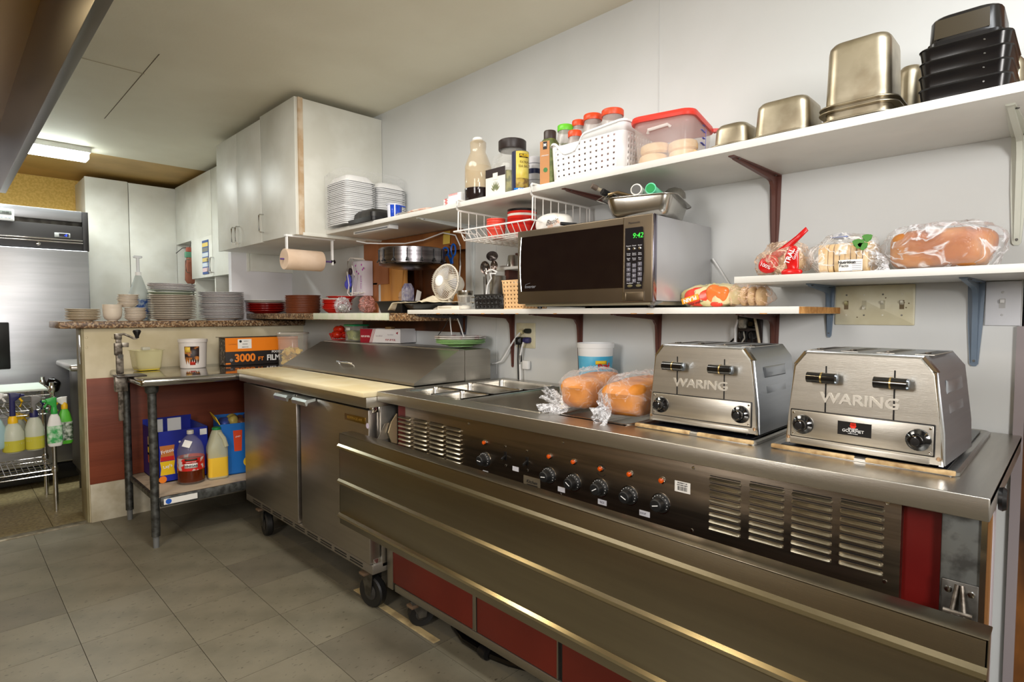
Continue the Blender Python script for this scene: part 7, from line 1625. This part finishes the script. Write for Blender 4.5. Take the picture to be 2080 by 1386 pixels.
# under-shelf light and its cord
ya, yb_ = onX(722, 1.585), onX(796, 1.585)
ul = thing('under_shelf_light', 'slim white light bar fixed under the upper shelf', 'light', (1.60, 0, 0))
obj('housing', G().box(-.022, yb_, 1.643, .022, ya, 1.6605, .003), WHITE, ul); obj('lens', G().box(-.0235, yb_ + .02, 1.646, -.0215, ya - .02, 1.653, .001), M('grey_lens', (130, 134, 138), .2), ul)
obj('end_cap', G().box(-.026, yb_ - .004, 1.641, .026, yb_ + .016, 1.6605, .003), WHITE, ul)
wp = lambda u, v, X: Vector((X - 1.60, *PX(u, v, X)))
obj('cord', G().tube([wp(724, 490, 1.60), wp(745, 494, 1.66), wp(770, 495, 1.72), wp(822, 495, 1.82), wp(860, 488, 1.84), wp(900, 473, 1.86), wp(925, 478, 1.875), wp(935, 500, 1.88), wp(935, 540, 1.88), wp(932, 580, 1.885)], .0035, 7), WHITE, ul)
# paper towel roll under the cabinet
cY = 2.90
xa, za = PY(578, 528, cY); xb_, zb_ = PY(655, 528, cY)
pt_ = thing('paper_towel', 'brown paper towel roll hanging below the wall cabinet on a white holder', 'paper towel', (0, 0, 0))
xA, xB = 1.375, 1.375
# roll axis runs along X, facing the camera
Yr = 3.06; xl = onY(579, Yr); xr = onY(654, Yr); zr_ = zY(529, 616, Yr); rr2 = (zY(508, 640, Yr) - zY(549, 640, Yr)) / 2
obj('roll', G().lathe([(rr2 * .98, 0), (rr2, .003), (rr2, xr - xl - .003), (rr2 * .98, xr - xl)], (xl, Yr, zr_), 40, (1, 0, 0)), M('kraft_towel', (222, 198, 176), .85, 0, (214, 188, 164), 12), pt_)
obj('core_tube', G().lathe([(.022, 0), (.022, .001)], (xr, Yr, zr_), 20, (1, 0, 0)), M('core_brown', (160, 120, 88), .8), pt_)
obj('rod', G().tube([(xl - .02, Yr, zr_), (xr + .075, Yr, zr_ + .002)], .005, 8), M('purple_cord', (96, 70, 130), .5), pt_)
for x in (xl - .004 + .02, xr + .068):
    obj('bracket', G().box(x - .004, Yr - .012, zr_ - .018 + (0 if x > xr else .05), x + .004, Yr + .012, 1.6515, .003), WHITE, pt_)
obj('mount_bar', G().box(xl + .006, Yr - .014, 1.640, xr + .08, Yr + .014, 1.6515, .002), WHITE, pt_)
obj('black_clip', G().blob((xr + .074, Yr, zr_ + .004), (.014, .014, .012), .004, 60, 4, 2.2, 16, 10, False), BLACK, pt_)
# glove box in white wire rack
gx = thing('glove_rack', 'white wire rack with pink and white glove box and blue gloves', 'rack', (0, 0, 0))
y0, y1 = onX(708, 1.82), onX(742, 1.82); yg0, yg1 = onX(718, 1.83), onX(742, 1.83)
zt_, zb_ = zX(530, 730, 1.82), zX(601, 730, 1.82)
gb_ = obj('glove_box', G().box(1.82, yg1, zb_, 1.885, yg0, zt_, .001), M('glove_box_white', (226, 220, 230), .45), gx)
obj('blue_side', G().box(1.822, yg0 - .001, zb_, 1.885, yg0 + .001, zt_, .0), M('side_lilac', (196, 170, 210), .45), gb_)
for (v, u) in ((540, 722), (538, 734), (545, 738), (552, 724), (556, 728), (548, 736)):
    y, z = PX(u, v, 1.819); obj('flower_print', G().lathe([(.007, 0), (.007, .0006)], (1.8202, y, z), 6, (-1, 0, 0)), M('magenta_print', (196, 70, 190), .5), gb_)
text('nitrile gloves', .016, M('magenta_text', (190, 90, 190), .5), gb_, (1.8192, onX(734, 1.82), (zt_ + zb_) / 2 - .025), (R(90), R(-90), R(-90)))
y, z = PX(728, 596, 1.819); obj('blue_badge', G().lathe([(.008, 0), (.008, .0006)], (1.8202, y, z), 10, (-1, 0, 0)), M('badge_blue', (60, 130, 200), .5), gb_)
def w3(u, v, X=1.79): y, z = PX(u, v, X); return (X, y, z)
obj('wire_frame', G().tube([w3(738, 526), w3(712, 524), w3(707, 530), w3(705, 552), w3(709, 580), w3(706, 596), w3(712, 603), w3(722, 598), w3(741, 594)], .0035, 7), WIRE, gx)
obj('wire_frame', G().tube([w3(740, 528, 1.80), w3(718, 525, 1.78), w3(715, 540, 1.78), w3(720, 560, 1.78), w3(716, 585, 1.78), w3(715, 601, 1.78)], .0032, 7), WIRE, gx)
obj('wire_frame', G().tube([w3(712, 596, 1.79), w3(730, 594, 1.80), (1.888, onX(742, 1.88), zb_ + .01)], .003, 7), WIRE, gx)
y, z = PX(711, 574, 1.81); obj('blue_gloves', G().blob((1.80, y, z), (.016, .022, .045), .010, 40, 5, 2.2, 26, 18, False), M('nitrile_blue', (88, 92, 206), .45), gx)
y, z = PX(711, 552, 1.81); obj('dark_opening', G().blob((1.812, y, z), (.012, .012, .022), .002, 30, 6, 2.2, 16, 10, False), M('dark_plum', (60, 40, 50), .5), gx)
y, z = PX(707, 590, 1.82); obj('blue_card', G().box(1.84, y - .006, z - .012, 1.885, y + .012, z + .09), M('teal_card', (50, 130, 190), .5), gx)

# ================================================================ WALL PLATES, OUTLETS, CORDS
def wbox(u0, v0, u1, v1, X=W): ya, za = PX(u0, v0, X); yb_, zb_ = PX(u1, v1, X); return ya, yb_, max(za, zb_), min(za, zb_)
sp_ = thing('switch_plate', 'cream four-gang switch plate with worn toggles under the bread shelf', 'switch plate', (W - .0005, (.522 + .325) / 2, 1.246), RW)
pw_, ph_ = .197, .114
obj('plate', G().loft([rr(pw_, ph_, .003, 0), rr(pw_, ph_, .003, .004), rr(pw_ - .010, ph_ - .010, .003, .0065)]), CREAM, sp_, rot=(R(90), 0, 0))
TG = M('toggle_cream', (226, 222, 204), .4); GRM = M('grime', (120, 104, 78), .8)
for k in range(4):
    x = -.069 + k * .046
    obj('toggle_slot', G().box(x - .0055, -.0072, -.012, x + .0055, -.006, .013), GRM if k in (0, 3) else M('slot_cream', (190, 184, 158), .6), sp_)
    up_k = k in (0, 2, 3)
    obj('toggle', G().loft([[Vector((x - .0042, -.006, z)) for z in (0,)] + [Vector((x + .0042, -.006, 0)), Vector((x + .0042, -.006, .009 if up_k else -.009)), Vector((x - .0042, -.006, .009 if up_k else -.009))], [Vector((x - .003, -.016, .006 if up_k else -.006)), Vector((x + .003, -.016, .006 if up_k else -.006)), Vector((x + .003, -.016, .012 if up_k else -.012)), Vector((x - .003, -.016, .012 if up_k else -.012))]]), TG if k != 0 else M('toggle_olive', (196, 190, 140), .4), sp_)
    for z in (.030, -.029): obj('screw', G().lathe([(.0026, 0), (.002, .0008)], (x, -.0065, z), 10, (0, -1, 0)), DSTEEL if (k + (z > 0)) % 2 else TG, sp_)
for (x, z) in ((.085, .004), (.079, -.008), (.074, .006), (-.04, -.035), (.03, .02)): obj('grime_spot', G().lathe([(.002, 0), (.0015, .0003)], (x, -.0066, z), 7, (0, -1, 0)), GRM, sp_)
sp2 = thing('switch_plate', 'large white single-toggle wall plate at the right edge under the bread shelf', 'switch plate', (W - .0005, .142, 1.247), RW)
obj('plate', G().box(-.033, -.006, -.056, .036, 0, .056, .002), M('plate_white', (216, 218, 224), .4), sp2)
obj('toggle_slot', G().box(-.006, -.0068, -.012, .006, -.0058, .012), M('slot_grey', (190, 190, 190), .5), sp2); obj('toggle', G().box(-.0045, -.014, .001, .0045, -.006, .010, .001), WHITE, sp2)
for z in (.028, -.029): obj('screw', G().lathe([(.003, 0), (.0024, .001)], (0, -.006, z), 10, (0, -1, 0)), M('screw_white', (190, 190, 192), .4), sp2)
ol = thing('wall_outlet', 'cream double wall outlet with black and navy plugs by the brown bracket', 'outlet', (W - .0005, (1.860 + 1.742) / 2, 1.122), RW)
obj('plate', G().loft([rr(.118, .114, .003, 0), rr(.118, .114, .003, .004), rr(.110, .106, .003, .0062)]), CREAM, ol, rot=(R(90), 0, 0))
for x, z in ((-.024, .022), (.024, .022), (-.024, -.02), (.024, -.02)): obj('socket_face', G().loft([rr(.030, .026, .010, .006), rr(.030, .026, .010, .0075)]), M('socket_cream', (206, 198, 170), .5), ol, loc=(x, 0, z), rot=(R(90), 0, 0))
obj('plug', G().loft([rr(.022, .020, .006, .0), rr(.024, .022, .006, .02), rr(.014, .014, .005, .034)]), M('dark_olive_plug', (34, 38, 26), .5), ol, loc=(.028, -.006, .022), rot=(R(90), 0, 0))
obj('plug', G().loft([rr(.030, .026, .008, .0), rr(.034, .028, .008, .02), rr(.016, .016, .005, .034)]), M('navy_plug', (46, 42, 92), .5), ol, loc=(.024, -.006, -.020), rot=(R(90), 0, 0))
obj('plug', G().loft([rr(.032, .034, .006, .0), rr(.034, .036, .006, .024), rr(.016, .016, .005, .034)]), BLACK, ol, loc=(-.022, -.006, -.024), rot=(R(90), 0, 0))
obj('plug', G().box(-.028, -.022, .008, -.004, -.006, .026, .003), M('cream_plug', (206, 196, 150), .5), ol)
oy, oz = ol.location.y, ol.location.z
def ow(u, v, X=1.87): y, z = PX(u, v, X); return (-(y - oy), X - (W - .0005), z - oz)
obj('white_cord', G().tube([ow(1056, 676), ow(1045, 690), ow(1036, 704), ow(1026, 722), ow(1018, 734), ow(1008, 738), ow(1000, 739)], .0038, 7), WHITE, ol)
obj('white_cord', G().tube([ow(1064, 694, 1.865), ow(1060, 706), ow(1057, 722), ow(1056, 740), ow(1057, 760), ow(1057, 772)], .0042, 7), WHITE, ol)
obj('black_cord', G().tube([ow(1058, 702, 1.875), ow(1059, 716, 1.88), ow(1059, 735, 1.885)], .0035, 7), BLACK, ol); obj('black_cord', G().tube([ow(1053, 700, 1.885), ow(1052, 730, 1.885), ow(1053, 771, 1.885)], .0035, 7), BLACK, ol)
y, z = PX(1063, 742, 1.86); cbx = obj('inline_switch', G().box(-(y - oy) - .018, -.030, z - oz - .020, -(y - oy) + .018, -.012, z - oz + .020, .004), WHITE, ol)
# cords below the ledge, to the floral plates
cdx = thing('electric_cable', 'thin white and black cords hanging below the ledge behind the floral plate', 'cord', (0, 0, 0))
def cw(u, v, X): y, z = PX(u, v, X); return (X, y, z)
obj('white_cord', G().tube([cw(914, 645, 1.80), cw(915, 660, 1.80), cw(918, 684, 1.80)], .003, 6), WHITE, cdx); obj('white_cord', G().tube([cw(929, 647, 1.80), cw(935, 662, 1.81), cw(942, 684, 1.82)], .003, 6), WHITE, cdx)
obj('black_cord', G().tube([cw(911, 648, 1.78), cw(903, 664, 1.78), cw(888, 684, 1.76)], .002, 6), BLACK, cdx)
# dark outlet with plugs above the first toaster
dy, dz = PX(1524, 668, W)
do = thing('wall_outlet', 'dark outlet box crowded with plugs and cords behind the left toaster', 'outlet', (W - .0005, dy, dz), RW)
obj('plate', G().box(-.042, -.005, -.055, .042, 0, .045, .003), M('dark_brown_plate', (50, 40, 38), .45), do)
obj('white_plug', G().loft([rr(.026, .034, .006, 0), rr(.026, .034, .006, .022), rr(.016, .024, .005, .03)]), M('ribbed_white_plug', (190, 184, 170), .5, 0, (120, 116, 104), 60), do, loc=(-.016, -.005, .018), rot=(R(90), 0, 0))
obj('white_cord', G().tube([(-.030, -.028, .030), (-.036, -.035, .0), (-.036, -.03, -.055)], .004, 7), WHITE, do); obj('white_cord', G().tube([(.018, -.015, .048), (.030, -.03, .02), (.044, -.03, -.055)], .0042, 7), M('tan_cord', (206, 192, 164), .5), do)
for (x, z, m_) in ((-.016, -.022, BLACK), (.014, .016, BLACKG), (.016, -.020, BLACK)): obj('black_plug', G().loft([rr(.026, .028, .008, 0), rr(.026, .028, .008, .018), rr(.014, .014, .005, .03)]), m_, do, loc=(x, -.005, z), rot=(R(90), 0, 0))
for k in range(3): obj('black_cord', G().tube([(-.012 + .014 * k, -.03, -.01), (-.012 + .016 * k, -.038, -.03), (-.02 + .018 * k, -.03, -.058)], .0038, 7), BLACK, do)
obj('curved_cord', G().tube([(-.01, -.03, -.01), (-.002, -.036, -.03), (-.014, -.034, -.045)], .003, 6), M('grey_cord', (180, 176, 164), .4), do)
obj('black_cord', G().tube([(-.040, -.02, -.03), (-.056, -.02, -.045), (-.062, -.02, -.056)], .0035, 6), BLACK, do)
# steel screw knob on wall right of counter, grey knob behind toaster 2
kb = thing('drain_knob', 'black oval knob standing behind the right toaster', 'knob', (1.83, onX(1944, 1.83), TZ1)); obj('stem', G().cyl((0, 0, 0), (0, 0, .020), .006), STEEL, kb); obj('grip', G().lathe([(.014, .018), (.018, .022), (.016, .028), (.001, .029)], n=18), BLACK, kb)
